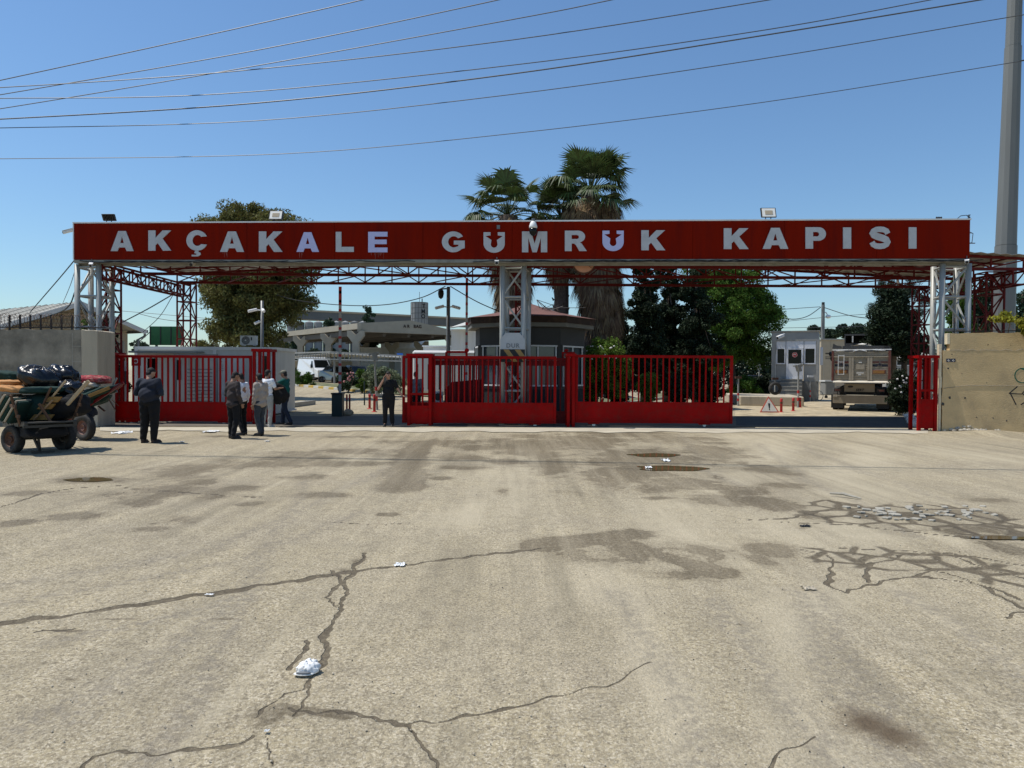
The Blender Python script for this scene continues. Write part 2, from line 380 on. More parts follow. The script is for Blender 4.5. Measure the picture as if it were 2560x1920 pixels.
def tree(name, label, cat, base, trunk_pts, blobs, n, leaf, mleaf, mtrunk='trunk', rc=.5, group=None, r0=.3, limbs=8, **kw):
    t = thing(name, label, cat, base, group); mb = MB(); tp = [Vector(p) for p in trunk_pts]
    mb.path(tp, [r0 * (1 - .65 * i / (len(tp) - 1)) for i in range(len(tp))], 9)
    rr = random.Random(len(name) + int(abs(base[0]) * 10))
    for i in range(limbs):
        b = rr.choice(blobs); e = Vector((b[0] + rr.uniform(-.6, .6) * b[3], b[1] + rr.uniform(-.6, .6) * b[4], b[2] + rr.uniform(-.4, .5) * b[5]))
        u = rr.uniform(.35, 1) * (len(tp) - 1); k = min(int(u), len(tp) - 2); s = tp[k].lerp(tp[k + 1], u - k)
        md = s.lerp(e, .5) + Vector((rr.uniform(-.3, .3), rr.uniform(-.3, .3), .35)); mb.path([s, md, e], [r0 * .38, r0 * .22, r0 * .06], 6)
    mb.build('trunk', mtrunk, t, smooth_=True)
    sh = kw.pop('shell', .75); leafmesh('crown', clumps(blobs, n, rc, sh, squash=kw.pop('squash', .8)), leaf, mleaf, t, **kw)
    return t
# ================================================================== GROUND
def ell_world(px, py, rx, ry):
    c = G(px, py); a = G(px, py - ry); b = G(px, py + ry)
    return c.x, (a.y + b.y) / 2, rx * c.y / F, (a.y - b.y) / 2
ST = [(440,1182,112,24),(729,1144,150,22),(579,1222,69,13),(500,1208,66,10),(214,1199,127,11),(793,1238,78,9),(521,1243,80,14),
 (451,1297,46,12),(382,1321,64,7),(347,1257,74,12),(191,1289,74,12),(35,1306,56,12),(856,1159,162,9),(741,1193,84,9),(961,1285,34,6),
 (1151,1144,104,12),(1157,1170,98,8),(1100,1196,36,5),(1272,1152,70,12),(1258,1228,26,9),(332,1446,14,3),(219,1484,13,4),(174,1697,28,6),(225,1624,17,5),(283,1634,9,4),
 (380,1308,20,4),(1454,1109,180,34),(1627,1150,190,40),(1360,1136,110,18),(1789,1133,112,36),(1928,1173,66,18),(1720,1208,118,14),
 (1859,1231,110,18),(1945,1266,110,18),(1660,1244,70,6),(1500,1160,90,22),(1454,1393,69,28),(1592,1399,64,24),(1743,1381,60,24),(1720,1433,110,24),(1917,1376,84,30),(1905,1400,50,22),
 (2524,1372,70,36),(2430,1325,120,14),(2480,1250,80,10),(665,1790,88,46),(735,1778,50,18),(705,1768,50,20),(640,1812,30,16),(860,1430,46,18),(890,1405,30,14),(1560,1085,170,10),(1330,1090,90,6),
 (560,1090,120,3),(900,1092,160,3),(470,1305,30,6),(1850,1560,8,4),(2010,1320,24,3),(1300,1118,270,26),(1590,1195,230,44),(1850,1250,190,26),(1400,1165,120,30),(660,1160,190,16),(430,1230,170,26),(900,1128,130,10),(1100,1106,150,12),(1700,1100,140,16),(1960,1215,70,10),(2050,1290,70,12),(1640,1390,240,40),(2440,1285,120,16),(620,1260,60,8),(90,1232,90,10),(300,1545,60,4),(170,1575,55,4),(560,1545,50,3),(1030,1215,40,4)]
BR = [(2175,1812,80,46),(2230,1835,70,40)]
PUD = [(1636,1138,62,4.5),(1675,1171,85,7.5),(225,1199,58,5),(2500,1345,80,4)]
STRIP = [(1047,1107,995,1219,.30),(1367,1361,1575,1336,.20),(1530,1350,1790,1430,.16),(690,1765,860,1785,.04)]
def sc(pts, ox, oy): return [(ox + x * .5787, oy + y * .5787) for x, y in pts]
CR = [(sc([(-60,903),(0,895),(160,872),(300,855),(460,828),(640,805),(820,775),(1000,750),(1150,725),(1300,705),(1400,690),(1500,670)],0,1040),.060),
 (sc([(1500,670),(1600,662),(1700,650),(1850,630),(2000,610),(2212,585),(2350,570)],0,1040),.026),
 (sc([(1580,590),(1540,650),(1500,700),(1490,760),(1480,820),(1430,900),(1400,960),(1420,1010),(1385,1060),(1370,1090)],0,1040),.024),
 (sc([(1440,660),(1480,720),(1400,780),(1480,830)],0,1040),.018),
 (sc([(1340,1130),(1310,1180),(1230,1200),(1160,1250),(1130,1290)],0,1040),.016),
 (sc([(1340,1130),(1330,1200),(1300,1250),(1260,1290)],0,1040),.014),
 (sc([(1320,965),(1300,1040),(1250,1090)],0,1040),.012),
 (sc([(1240,1265),(1400,1270),(1560,1295),(1760,1335)],0,1040),.020),
 (sc([(1760,1330),(1880,1305),(2000,1290),(2212,1262),(2350,1215),(2500,1190),(2640,1165),(2760,1090),(2830,1060)],0,1040),.009),
 (sc([(1760,1330),(1810,1400),(1840,1450),(1870,1521)],0,1040),.012),
 (sc([(330,1560),(340,1510),(390,1470),(520,1455),(700,1440),(860,1425),(1020,1415),(1080,1380)],0,1040),.013),
 (sc([(1170,1370),(1160,1440),(1140,1521)],0,1040),.006),
 (sc([(540,310),(800,330),(1000,345),(1150,352)],0,1040),.03),(sc([(1440,458),(1600,468),(1770,462)],0,1040),.015),
 (sc([(140,935),(240,925),(330,915)],0,1040),.014),(sc([(0,395),(180,335),(320,310),(520,300)],0,1040),.03),
 (sc([(1030,445),(1200,440),(1320,410),(1520,398)],1280,1040),.045),
 (sc([(1250,575),(1370,600),(1390,660),(1360,735),(1440,760),(1600,715),(1700,700),(1830,670),(1960,700),(2100,770),(2212,830)],1280,1040),.020),
 (sc([(1290,570),(1520,600),(1530,650),(1530,710)],1280,1040),.026),(sc([(1530,650),(1700,600),(1900,590),(2212,640)],1280,1040),.018),
 (sc([(1400,570),(1700,580),(1900,600),(2000,640),(2212,700)],1280,1040),.018),(sc([(1100,455),(1500,470),(1800,505),(2000,525),(2212,535)],1280,1040),.022),
 (sc([(1740,690),(2000,720),(2212,790)],1280,1040),.018),(sc([(2130,870),(2180,850),(2260,830)],1280,1040),.02),
 (sc([(1100,1521),(1200,1440),(1300,1385)],1280,1040),.008)]
CZ = [(2290,1290,270,34),(2420,1310,190,40),(2260,1403,230,36),(2480,1435,130,40),(2100,1262,90,14)]
DU = [((1975,1080),(1500,1470),.55),((2200,1085),(2060,1340),.7),((1400,1080),(1180,1300),.5),((1960,1490),(2110,1900),.28),((1560,1500),(1740,1940),.24),((2560,1360),(2080,1335),.35),((1730,1100),(2000,1085),1.1),((2330,1120),(2560,1150),.8)]
TR = [((0,1460),(560,1370),(1000,1150)),((20,1500),(600,1400),(900,1280)),((120,1600),(520,1520),(640,1470)),((170,1800),(430,1600),(640,1490)),((60,1830),(360,1640),(600,1500)),((1900,1260),(1750,1160),(1700,1080)),((1800,1500),(1900,1640),(2080,1940)),((2240,1480),(2450,1640),(2600,1740))]
ys = list(np.arange(1990, 1001, -2.6)); rowsY = [CAMH * F / (y - 930) for y in ys]
while rowsY[-1] < 6000: rowsY.append(rowsY[-1] * 1.035 if rowsY[-1] < 90 else rowsY[-1] * 1.4)
rowsY = [-80, -20, -5, 0, 1.5, 2.3] + rowsY
us = list(np.linspace(-.80, .80, 640)); us = [-60, -20, -6, -3, -1.6, -1.1, -.9] + us + [.9, 1.1, 1.6, 3, 6, 20, 60]
RY = np.array(rowsY); UU = np.array(us); S_ = np.maximum(RY, 2.6)
XX = UU[None, :] * S_[:, None]; YY = np.repeat(RY[:, None], len(UU), 1)
nr, nc = XX.shape
def wob(x, y, k, s): return (np.sin(x * k + s) * np.cos(y * k * 1.3 + s * 2) + .5 * np.sin(x * k * 2.7 + y * k * 1.9 + s * 3) + .3 * np.sin(x * k * 5.9 - y * k * 5.1 + s))
near = (YY > 2) & (YY < 45)
def ellmask(lst, soft=.45, boost=False):
    A = np.zeros_like(XX)
    for (px, py, rx, ry) in lst:
        cx, cy, a, b = ell_world(px, py, rx, ry)
        d = np.sqrt(((XX - cx) / a) ** 2 + ((YY - cy) / b) ** 2); A = np.maximum(A, np.clip((1.45 - d) / (.9 + soft), 0, 1) * ((1.38 if (px < 1000 and py > 1500) else 1.18) if boost and rx > 30 else 1))
    return A
def segdist(ax, ay, bx, by, X_, Y_):
    dx, dy = bx - ax, by - ay; t = np.clip(((X_ - ax) * dx + (Y_ - ay) * dy) / (dx * dx + dy * dy + 1e-9), 0, 1)
    return np.hypot(X_ - ax - t * dx, Y_ - ay - t * dy)
stain = ellmask(ST, boost=True); brown = ellmask(BR, .8); craze = ellmask(CZ)
for (a, b, c, d, wd) in STRIP:
    p, q = G(a, b), G(c, d); D = segdist(p.x, p.y, q.x, q.y, XX, YY); stain = np.maximum(stain, np.clip(1.75 - D / wd * .9, 0, 1.35))
crack = np.zeros_like(XX); wx = XX + .020 * wob(XX, YY, 9, 1); wy = YY + .028 * wob(XX, YY, 8, 4)
mod = .75 + .35 * wob(XX, YY, 3.1, 2)
for pts, wd in CR:
    gp = [G(*p) for p in pts]
    for p, q in zip(gp, gp[1:]):
        x0, x1, y0, y1 = min(p.x, q.x) - .6, max(p.x, q.x) + .6, min(p.y, q.y) - .6, max(p.y, q.y) + .6
        mk = (XX > x0) & (XX < x1) & (YY > y0) & (YY < y1)
        D = segdist(p.x, p.y, q.x, q.y, wx[mk], wy[mk]); crack[mk] = np.maximum(crack[mk], np.clip(1.5 - D / (wd * np.clip(mod[mk], .35, 1.3)), 0, 1))
dust = np.zeros_like(XX)
for (a, b, wd) in DU:
    p, q = G(*a), G(*b); D = segdist(p.x, p.y, q.x, q.y, XX + .25 * wob(XX, YY, .8, 3), YY); dust = np.maximum(dust, np.exp(-(D / wd) ** 2))
track = np.zeros_like(XX)
TR += [((1960,1480),(2060,1640),(2250,1940)),((2010,1480),(2120,1640),(2330,1940)),((1560,1480),(1650,1640),(1760,1940)),((760,1200),(690,1350),(560,1600),(330,1940)),((2000,1110),(2150,1180),(2420,1260)),((1900,1110),(2020,1200),(2300,1340))]
for pl in TR:
    gp = [G(*p) for p in pl]
    for p, q in zip(gp, gp[1:]):
        D = segdist(p.x, p.y, q.x, q.y, XX + .08 * wob(XX, YY, .9, 5), YY); track = np.maximum(track, np.exp(-(D / .11) ** 2))
ZZ = np.vectorize(GH)(XX, YY) + np.where(near & (YY < 22), .003 * wob(XX, YY, .55, 1) - .004, 0)
# soil banked along the foot of the right wall
pw_ = G(2395, 1085); ZZ += .12 * np.exp(-((XX - pw_.x - .9) / 1.2) ** 2 - ((YY - pw_.y) / .55) ** 2)
ZZ = ZZ - .003 * crack * near - .004 * ellmask(PUD)
V = np.stack([XX, YY, ZZ], 2).reshape(-1, 3)
idx = np.arange(nr * nc).reshape(nr, nc)
Q = np.stack([idx[:-1, :-1], idx[:-1, 1:], idx[1:, 1:], idx[1:, :-1]], 2).reshape(-1, 4)
me = bpy.data.meshes.new('ground'); me.vertices.add(len(V)); me.vertices.foreach_set('co', V.ravel())
me.loops.add(Q.size); me.polygons.add(len(Q)); me.loops.foreach_set('vertex_index', Q.ravel().astype(np.int32))
me.polygons.foreach_set('loop_start', np.arange(0, Q.size, 4, dtype=np.int32)); me.polygons.foreach_set('loop_total', np.full(len(Q), 4, dtype=np.int32))
me.update(calc_edges=True); me.polygons.foreach_set('use_smooth', [True] * len(Q))
for nm, a in (('stain', np.maximum(stain, 0)), ('crack', crack), ('craze', craze), ('dust', dust), ('track', track), ('brown', brown)):
    at = me.attributes.new(nm, 'FLOAT', 'POINT'); at.data.foreach_set('value', a.ravel().astype(np.float32))
ground = bpy.data.objects.new('ground', me); COL.objects.link(ground); tag(ground, kind='structure')
gm = bpy.data.materials.new('asphalt'); gm.use_nodes = True; n = gm.node_tree; N = n.nodes; L = n.links; B = N['Principled BSDF']
tc = N.new('ShaderNodeTexCoord')
def noise(scale, detail=6, rough=.6, vec=None, dist=0):
    t = N.new('ShaderNodeTexNoise'); t.inputs['Scale'].default_value = scale; t.inputs['Detail'].default_value = detail
    t.inputs['Roughness'].default_value = rough; t.inputs['Distortion'].default_value = dist
    L.new(vec or tc.outputs['Object'], t.inputs[0]); return t.outputs[0]
def rangen(x, a, b, c=0, d=1):
    r = N.new('ShaderNodeMapRange'); r.inputs[1].default_value = a; r.inputs[2].default_value = b; r.inputs[3].default_value = c; r.inputs[4].default_value = d
    L.new(x, r.inputs[0]); return r.outputs[0]
def attr(nm): a = N.new('ShaderNodeAttribute'); a.attribute_name = nm; return a.outputs['Fac']
def math_(op, a, b):
    t = N.new('ShaderNodeMath'); t.operation = op
    for i, x in enumerate((a, b)):
        if isinstance(x, (int, float)): t.inputs[i].default_value = x
        else: L.new(x, t.inputs[i])
    return t.outputs[0]
def mixc(fac, a, b):
    t = N.new('ShaderNodeMix'); t.data_type = 'RGBA'
    if isinstance(fac, (int, float)): t.inputs[0].default_value = fac
    else: L.new(fac, t.inputs[0])
    for i, x in ((6, a), (7, b)):
        if isinstance(x, tuple): t.inputs[i].default_value = (*x, 1)
        else: L.new(x, t.inputs[i])
    return t.outputs[2]
mpg = N.new('ShaderNodeMapping'); L.new(tc.outputs['Object'], mpg.inputs[0]); mpg.inputs['Scale'].default_value = (1, .35, 1); mpg.inputs['Rotation'].default_value = (0, 0, .45)
big = rangen(noise(.22, 5), .35, .65); mid = rangen(noise(1.6, 6, .65), .3, .7); fine = rangen(noise(38, 3, .7), .34, .66); fine2 = rangen(noise(95, 2, .6), .3, .7)
strk = rangen(noise(.9, 5, .6, mpg.outputs[0]), .35, .7)
c = mixc(big, (.395, .325, .195), (.460, .378, .228)); c = mixc(math_('MULTIPLY', mid, .35), c, (.300, .262, .205))
c = mixc(math_('MULTIPLY', strk, .28), c, (.455, .395, .290))
f3 = rangen(noise(19, 4, .75), .44, .62)
c = mixc(math_('MULTIPLY', f3, .42), c, (.17, .14, .095)); c = mixc(math_('MULTIPLY', rangen(noise(36, 3, .7), .50, .60), .62), c, (.12, .098, .066)); c = mixc(math_('MULTIPLY', rangen(noise(60, 3, .7), .50, .62), .64), c, (.68, .60, .45))
c = mixc(math_('MULTIPLY', rangen(noise(.35, 7, .7), .50, .68), .34), c, (.235, .200, .155))
vo = N.new('ShaderNodeTexVoronoi'); vo.inputs['Scale'].default_value = 26; L.new(tc.outputs['Object'], vo.inputs[0])
spk = math_('MULTIPLY', rangen(vo.outputs['Distance'], .13, .05), rangen(noise(2.2, 2), .45, .62)); c = mixc(math_('MULTIPLY', spk, .8), c, (.07, .06, .05))
mp2 = N.new('ShaderNodeMapping'); L.new(tc.outputs['Object'], mp2.inputs[0]); mp2.inputs['Scale'].default_value = (1, .045, 1); mp2.inputs['Rotation'].default_value = (0, 0, .03)
mp3 = N.new('ShaderNodeMapping'); L.new(tc.outputs['Object'], mp3.inputs[0]); mp3.inputs['Scale'].default_value = (1, .10, 1); mp3.inputs['Rotation'].default_value = (0, 0, -.35)
sA = rangen(noise(2.6, 5, .62, mp2.outputs[0], .15), .42, .64); sB = rangen(noise(3.4, 5, .62, mp3.outputs[0], .1), .44, .64); patch = rangen(noise(.28, 3, .5), .40, .60)
c = mixc(math_('MULTIPLY', math_('MULTIPLY', sA, patch), .62), c, (.185, .158, .108)); c = mixc(math_('MULTIPLY', math_('MULTIPLY', sB, math_('SUBTRACT', 1.0, patch)), .32), c, (.215, .185, .130))
sC = rangen(noise(4.2, 4, .6, mp2.outputs[0], .1), .55, .68); c = mixc(math_('MULTIPLY', sC, .35), c, (.50, .43, .30))
c = mixc(math_('MULTIPLY', rangen(noise(5.5, 7, .75), .48, .64), .42), c, (.18, .152, .105))
c = mixc(math_('MULTIPLY', math_('MULTIPLY', attr('dust'), rangen(noise(1.8, 5, .65, mp2.outputs[0]), .38, .58)), .60), c, (.50, .43, .30))
tr = math_('MULTIPLY', attr('track'), rangen(noise(14, 2), .35, .65)); c = mixc(math_('MULTIPLY', tr, .60), c, (.19, .165, .13))
sn = math_('ADD', attr('stain'), math_('ADD', math_('MULTIPLY', math_('SUBTRACT', noise(1.15, 10, .74, None, .5), .5), 3.0), math_('MULTIPLY', math_('SUBTRACT', noise(9, 5, .7), .5), .55)))
smask = math_('MULTIPLY', math_('MAXIMUM', rangen(sn, .58, .76), math_('MULTIPLY', rangen(sn, .25, .60), .38)), rangen(attr('stain'), .03, .2))
dry = rangen(noise(.5, 3), .35, .65)
c = mixc(math_('MULTIPLY', math_('MULTIPLY', smask, math_('MULTIPLY', rangen(noise(24, 4, .75), .25, .55, .35, 1.0), rangen(noise(2.7, 6, .7, mp2.outputs[0]), .34, .58, .50, 1.0))), .86), c, mixc(dry, (.088, .066, .036), (.145, .112, .066)))
br = math_('MULTIPLY', rangen(math_('ADD', attr('brown'), math_('MULTIPLY', math_('SUBTRACT', noise(5, 7, .7), .5), .7)), .1, .7), .9)
c = mixc(br, c, (.100, .070, .042))
wv = N.new('ShaderNodeMix'); wv.data_type = 'RGBA'; wv.inputs[0].default_value = .12
L.new(tc.outputs['Object'], wv.inputs[6]); nz = N.new('ShaderNodeTexNoise'); nz.inputs['Scale'].default_value = 1.6; nz.inputs['Detail'].default_value = 4
L.new(tc.outputs['Object'], nz.inputs[0]); L.new(nz.outputs['Color'], wv.inputs[7])
vc = N.new('ShaderNodeTexVoronoi'); vc.feature = 'DISTANCE_TO_EDGE'; vc.inputs['Scale'].default_value = 3.0; L.new(wv.outputs[2], vc.inputs[0])
cz = math_('MULTIPLY', rangen(vc.outputs['Distance'], .13, .06), rangen(math_('ADD', attr('craze'), math_('MULTIPLY', math_('SUBTRACT', noise(.9, 4), .5), 1.4)), .30, .42))
ck = math_('MAXIMUM', cz, rangen(math_('ADD', attr('crack'), math_('MULTIPLY', math_('SUBTRACT', noise(16, 5, .7), .5), .7)), .42, .62))
c = mixc(math_('MULTIPLY', math_('MULTIPLY', ck, rangen(noise(30, 3, .7), .3, .5, .55, 1.0)), .86), c, mixc(rangen(noise(7, 4, .7), .35, .65), (.050, .038, .024), (.12, .095, .062)))
L.new(c, B.inputs['Base Color'])
wet = math_('MULTIPLY', smask, .25); L.new(math_('SUBTRACT', .93, wet), B.inputs['Roughness']); B.inputs['Specular IOR Level'].default_value = .25
h = math_('ADD', math_('MULTIPLY', fine, .6), math_('ADD', math_('MULTIPLY', fine2, .35), math_('MULTIPLY', ck, -1.6)))
bp = N.new('ShaderNodeBump'); bp.inputs['Strength'].default_value = .8; bp.inputs['Distance'].default_value = .010; L.new(h, bp.inputs['Height']); L.new(bp.outputs[0], B.inputs['Normal'])
me.materials.append(gm)
# puddles of muddy water
pm = mat('puddle_water', (.13, .095, .045), .04, .1, 2, spec=.6); M['puddle_water'] = pm
for i, (px, py, rx, ry) in enumerate(PUD):
    cx, cy, a, b = ell_world(px, py, rx, ry); mb = MB(); k = 40; ph = i * 1.7
    pts = [(cx + a * math.cos(t) * (1 + .12 * math.sin(3 * t + ph) + .07 * math.sin(7 * t + ph)), cy + b * math.sin(t) * (1 + .15 * math.sin(2 * t + ph) + .08 * math.sin(5 * t)), .004) for t in [2 * math.pi * j / k for j in range(k)]]
    mb.add(pts, [tuple(range(k))]); o = mb.build('puddle', 'puddle_water'); tag(o, kind='structure')
# dirt lane and concrete strip inside / in front of the gate
def sheet(name, pts, z, m, kind='structure'):
    mb = MB(); mb.add([(p.x, p.y, z) for p in pts], [tuple(range(len(pts)))]); o = mb.build(name, m); tag(o, kind=kind); return o
mm('dirt_lane', (.42, .345, .225), .95, .35, 1.6, bump=.4, bscale=20, dirt=(.20, .165, .11), dscale=1.3, damt=.8)
mm('road_far', (.37, .36, .33), .9, .08, .4, dirt=(.27, .26, .23), dscale=.5, damt=.5)
mm('strip', (.46, .41, .31), .95, .15, 1.2, bump=.3, dirt=(.30, .26, .20), dscale=1.5, damt=.6)
mm('asphalt_dark', (.10, .105, .11), .9, .15, 2, bump=.3)
# pale strip in front of the gate rails (irregular front edge)
mb = MB(); k = 60; top = []; bot = []
for i in range(k):
    px = 250 + (2320 - 250) * i / (k - 1); a = G(px, 1068 + 4 * i / k); b = G(px, 1077 + 6 * i / k + 1.5 * math.sin(i * .9) + 1.1 * math.sin(i * 2.3))
    top.append((a.x, a.y, .009)); bot.append((b.x, b.y, .009))
mb.add(top + bot, [(i, i + 1, k + i + 1, k + i) for i in range(k - 1)]); tag(mb.build('concrete_strip', 'strip'), kind='structure')
lane = [G(1836, 1063), G(2290, 1066), G(2275, 1030), G(2240, 1000), G(2225, 985), G(2070, 985), G(2000, 1000), G(1840, 1000)]
sheet('dirt_lane', lane, .008, 'dirt_lane')
mm('shadow_apron', (.135, .115, .090), .9, .25, 1.5, bump=.3, bscale=25, dirt=(.21, .18, .14), dscale=.8, damt=.6)
mm('lane_shadow_asphalt', (.045, .043, .040), .8, .3, 2, bump=.3, bscale=20, dirt=(.10, .085, .065), dscale=1.2, damt=.7)
sheet('lane_shadow_asphalt', [G(1840, 1064), G(2292, 1069), G(2292, 1045), G(1840, 1043)], .018, 'lane_shadow_asphalt')  # near-black sheet: canopy shadow band on the lorry lane, painted into the colour
sheet('shadow_apron', [G(262, 1066), G(1836, 1067), G(2296, 1071), G(2296, 1041), G(1836, 1041), G(262, 1041)], .013, 'shadow_apron')  # asphalt coloured darker along the gate to deepen the shadow falling there
# ================================================================== SIGN OVER THE GATE
SL = W(185, 600, 23.1); SR = W(2425, 600, 22.1)
zTL, zTR = Z(185, 559, 23.1), Z(2425, 550, 22.1); zBL, zBR = Z(185, 649, 23.1), Z(2425, 646, 22.1)
U = (Vector((SR.x, SR.y, 0)) - Vector((SL.x, SL.y, 0))); SLEN = U.length; U.normalize(); NRM = Vector((U.y, -U.x, 0))   # faces the viewer
O0 = Vector((SL.x, SL.y, 0))
def onplane(px, py):           # photograph pixel -> (u, z) on the sign's face
    d = ray(px, py); o = Vector((0, 0, CAMH)); t = (O0 - o).dot(NRM) / d.dot(NRM); p = o + d * t; return (p - O0).dot(U), p.z
def SP(u, z, off=0.0): p = O0 + U * u + NRM * off; return Vector((p.x, p.y, z))
def lerp(a, b, t): return a + (b - a) * t
gs = thing('gate_sign', 'long red fascia sign with big white capital letters spanning the whole gate', 'sign', SP(SLEN / 2, 5.2))
mb = MB(); segs = 10
for i in range(segs):
    a, b = i / segs, (i + 1) / segs; g = .004
    P = [SP(SLEN * a + g, lerp(zBL, zBR, a)), SP(SLEN * b - g, lerp(zBL, zBR, b)), SP(SLEN * b - g, lerp(zTL, zTR, b)), SP(SLEN * a + g, lerp(zTL, zTR, a))]
    mb.prism(P, -NRM * .32)
mb.build('panel', 'sign_red', gs)
mb = MB(); mb.prism([SP(-.03, zTL + .004, .03), SP(SLEN + .02, zTR + .004, .03), SP(SLEN + .02, zTR + .045, .03), SP(-.03, zTL + .045, .03)], -NRM * .40)
mb.prism([SP(-.035, zBL, .012), SP(-.006, zBL, .012), SP(-.006, zTL, .012), SP(-.035, zTL, .012)], -NRM * .34)
mb.build('trim', 'white_trim', gs)
mb = MB()
mb.beam(SP(0, zBL - .06, -.10), SP(SLEN, zBR - .06, -.10), .20, .10)
mb.beam(SP(0, zBL - .12, -.28), SP(SLEN, zBR - .12, -.28), .10, .10)
for i in range(36):
    a = (i + .5) / 36; z = lerp(zBL, zBR, a) - .07; mb.beam(SP(SLEN * a, z, .005), SP(SLEN * a, z - .02, -.34), .05, .06)
mb.build('bottom_beam', 'soffit', gs)
mb = MB(); rr = random.Random(3)
for (u0, u1, off) in ((.2, 11.2, .03), (12.8, 28.6, .035), (14, 28, .05), (16, 22, .06), (1, 7, .045)):
    pts = []; u = u0
    while u < u1:
        a = u / SLEN; pts.append(SP(u, lerp(zBL, zBR, a) - .035 - .05 * abs(math.sin(u * 2.1 + off * 90)) - rr.uniform(0, .015), off)); u += .22
    mb.path(pts, .013, 5)
mb.build('cable', 'black', gs)
def arc(cx, cy, rx, ry, a0, a1, n=10):
    return [(cx + rx * math.cos(math.radians(a0 + (a1 - a0) * i / n)), cy - ry * math.sin(math.radians(a0 + (a1 - a0) * i / n))) for i in range(n + 1)]
def stroke(pts, hw):
    P = [Vector((x, y, 0)) for x, y in pts]; Lf, Rt = [], []
    for i, p in enumerate(P):
        d = (P[min(i + 1, len(P) - 1)] - P[max(i - 1, 0)]).normalized(); n_ = Vector((-d.y, d.x, 0)); w_ = hw(i / (len(P) - 1)) if callable(hw) else hw
        Lf.append(tuple((p + n_ * w_)[:2])); Rt.append(tuple((p - n_ * w_)[:2]))
    return Lf + Rt[::-1]
Cc = arc(.5, .5, .5, .5, 24, 336, 30) + arc(.52, .5, .235, .27, 318, 42, 18)
Ucut = [(0, 0), (.33, 0), (.33, .15), (.09, .19), (.37, .38), (.34, .60)] + arc(.5, .58, .16, .18, 190, 350, 8) + [(.66, .60), (.63, .38), (.91, .19), (.67, .15), (.67, 0), (1, 0), (1, .56)] + arc(.5, .56, .5, .44, 0, -180, 16) + [(0, .56)]
Spts = []
for i in range(19): a = math.radians(35 + 235 * i / 18 ) ; Spts.append((.5 + .345 * math.cos(a), .305 - .19 * math.sin(a)))
Spts = [(.86, .31), (.80, .19), (.66, .125), (.50, .11), (.33, .125), (.20, .19), (.165, .275), (.22, .37), (.37, .435), (.50, .475), (.65, .52), (.79, .59), (.84, .70), (.80, .80), (.67, .865), (.50, .885), (.32, .87), (.19, .80), (.13, .69)]
LET = {
 'A': [[(0, 1), (.33, 0), (.66, 0), (1, 1), (.70, 1), (.63, .82), (.36, .82), (.30, 1)], [(.495, .26), (.415, .60), (.575, .60)]],
 'K': [[(0, 0), (.31, 0), (.31, .38), (.62, 0), (.99, 0), (.62, .40), (1, 1), (.64, 1), (.41, .62), (.31, .73), (.31, 1), (0, 1)]],
 'Ç': [Cc, [(.42, 1.003), (.58, 1.003), (.56, 1.06), (.66, 1.10), (.67, 1.20), (.54, 1.28), (.25, 1.28), (.25, 1.20), (.46, 1.20), (.49, 1.15), (.37, 1.12)]],
 'L': [[(0, 0), (.31, 0), (.31, .75), (1, .75), (1, 1), (0, 1)]],
 'E': [[(0, 0), (1, 0), (1, .23), (.33, .23), (.33, .38), (.96, .38), (.96, .60), (.33, .60), (.33, .77), (1, .77), (1, 1), (0, 1)]],
 'G': [arc(.5, .5, .5, .5, 32, 318, 28) + [(1, .80), (1, .44), (.52, .44), (.52, .63), (.72, .63), (.72, .71)] + arc(.52, .5, .245, .27, 300, 40, 18)],
 'Ü': [Ucut],
 'M': [[(0, 0), (.36, 0), (.5, .58), (.64, 0), (1, 0), (1, 1), (.75, 1), (.75, .30), (.585, 1), (.415, 1), (.25, .30), (.25, 1), (0, 1)]],
 'R': [[(0, 0), (.60, 0)] + arc(.60, .29, .32, .29, 80, -75, 10) + [(.76, .63), (1, 1), (.66, 1), (.50, .70), (.42, .63), (.31, .63), (.31, 1), (0, 1)], [(.31, .21), (.55, .21), (.62, .24), (.64, .31), (.62, .38), (.55, .41), (.31, .41)]],
 'P': [[(0, 0), (.64, 0)] + arc(.64, .315, .36, .315, 80, -80, 12) + [(.64, .63), (.37, .63), (.37, 1), (0, 1)], [(.37, .22), (.58, .22), (.65, .26), (.67, .32), (.65, .39), (.58, .43), (.37, .43)]],
 'I': [[(0, 0), (1, 0), (1, 1), (0, 1)]],
 'S': [stroke(Spts, lambda t: .155 if .3 < t < .7 else .125)]}
WORD = [('A',278,578,335,628),('K',372,576.5,429,627),('Ç',467,576,520,627),('A',551,579,611,630),('K',648,579,707,630),('A',742,581,798,630),('L',840,580,885,630),('E',921,580,969,631),
 ('G',1105,579,1162,631),('Ü',1209,581,1262,632),('M',1305,579,1368,631),('R',1412,577,1467,628),('Ü',1506,577,1559,628),('K',1603,576,1663,626),
 ('K',1809,571,1871,623),('A',1906,570,1970,622.5),('P',2013,568.5,2064,622),('I',2107,569,2127,622),('S',2172,567.5,2226,622.5),('I',2271,568.6,2290,621.8)]
for i, (ch, x0, y0, x1, y1) in enumerate(WORD):
    lp = [[onplane(x0 + (x1 - x0) * a, y0 + (y1 - y0) * b) for a, b in l] for l in LET[ch]]
    v, f = shape2d(lp, .03); P = [SP(p[0], p[1], .0175 + p[2]) for p in v]
    o = mkobj('letter', P, f, 'letter_lilac' if i in (5, 7, 12) else 'letter_white', gs)
    if i == 7: o['label'] = 'lilac white letter E with weathered middle bar'
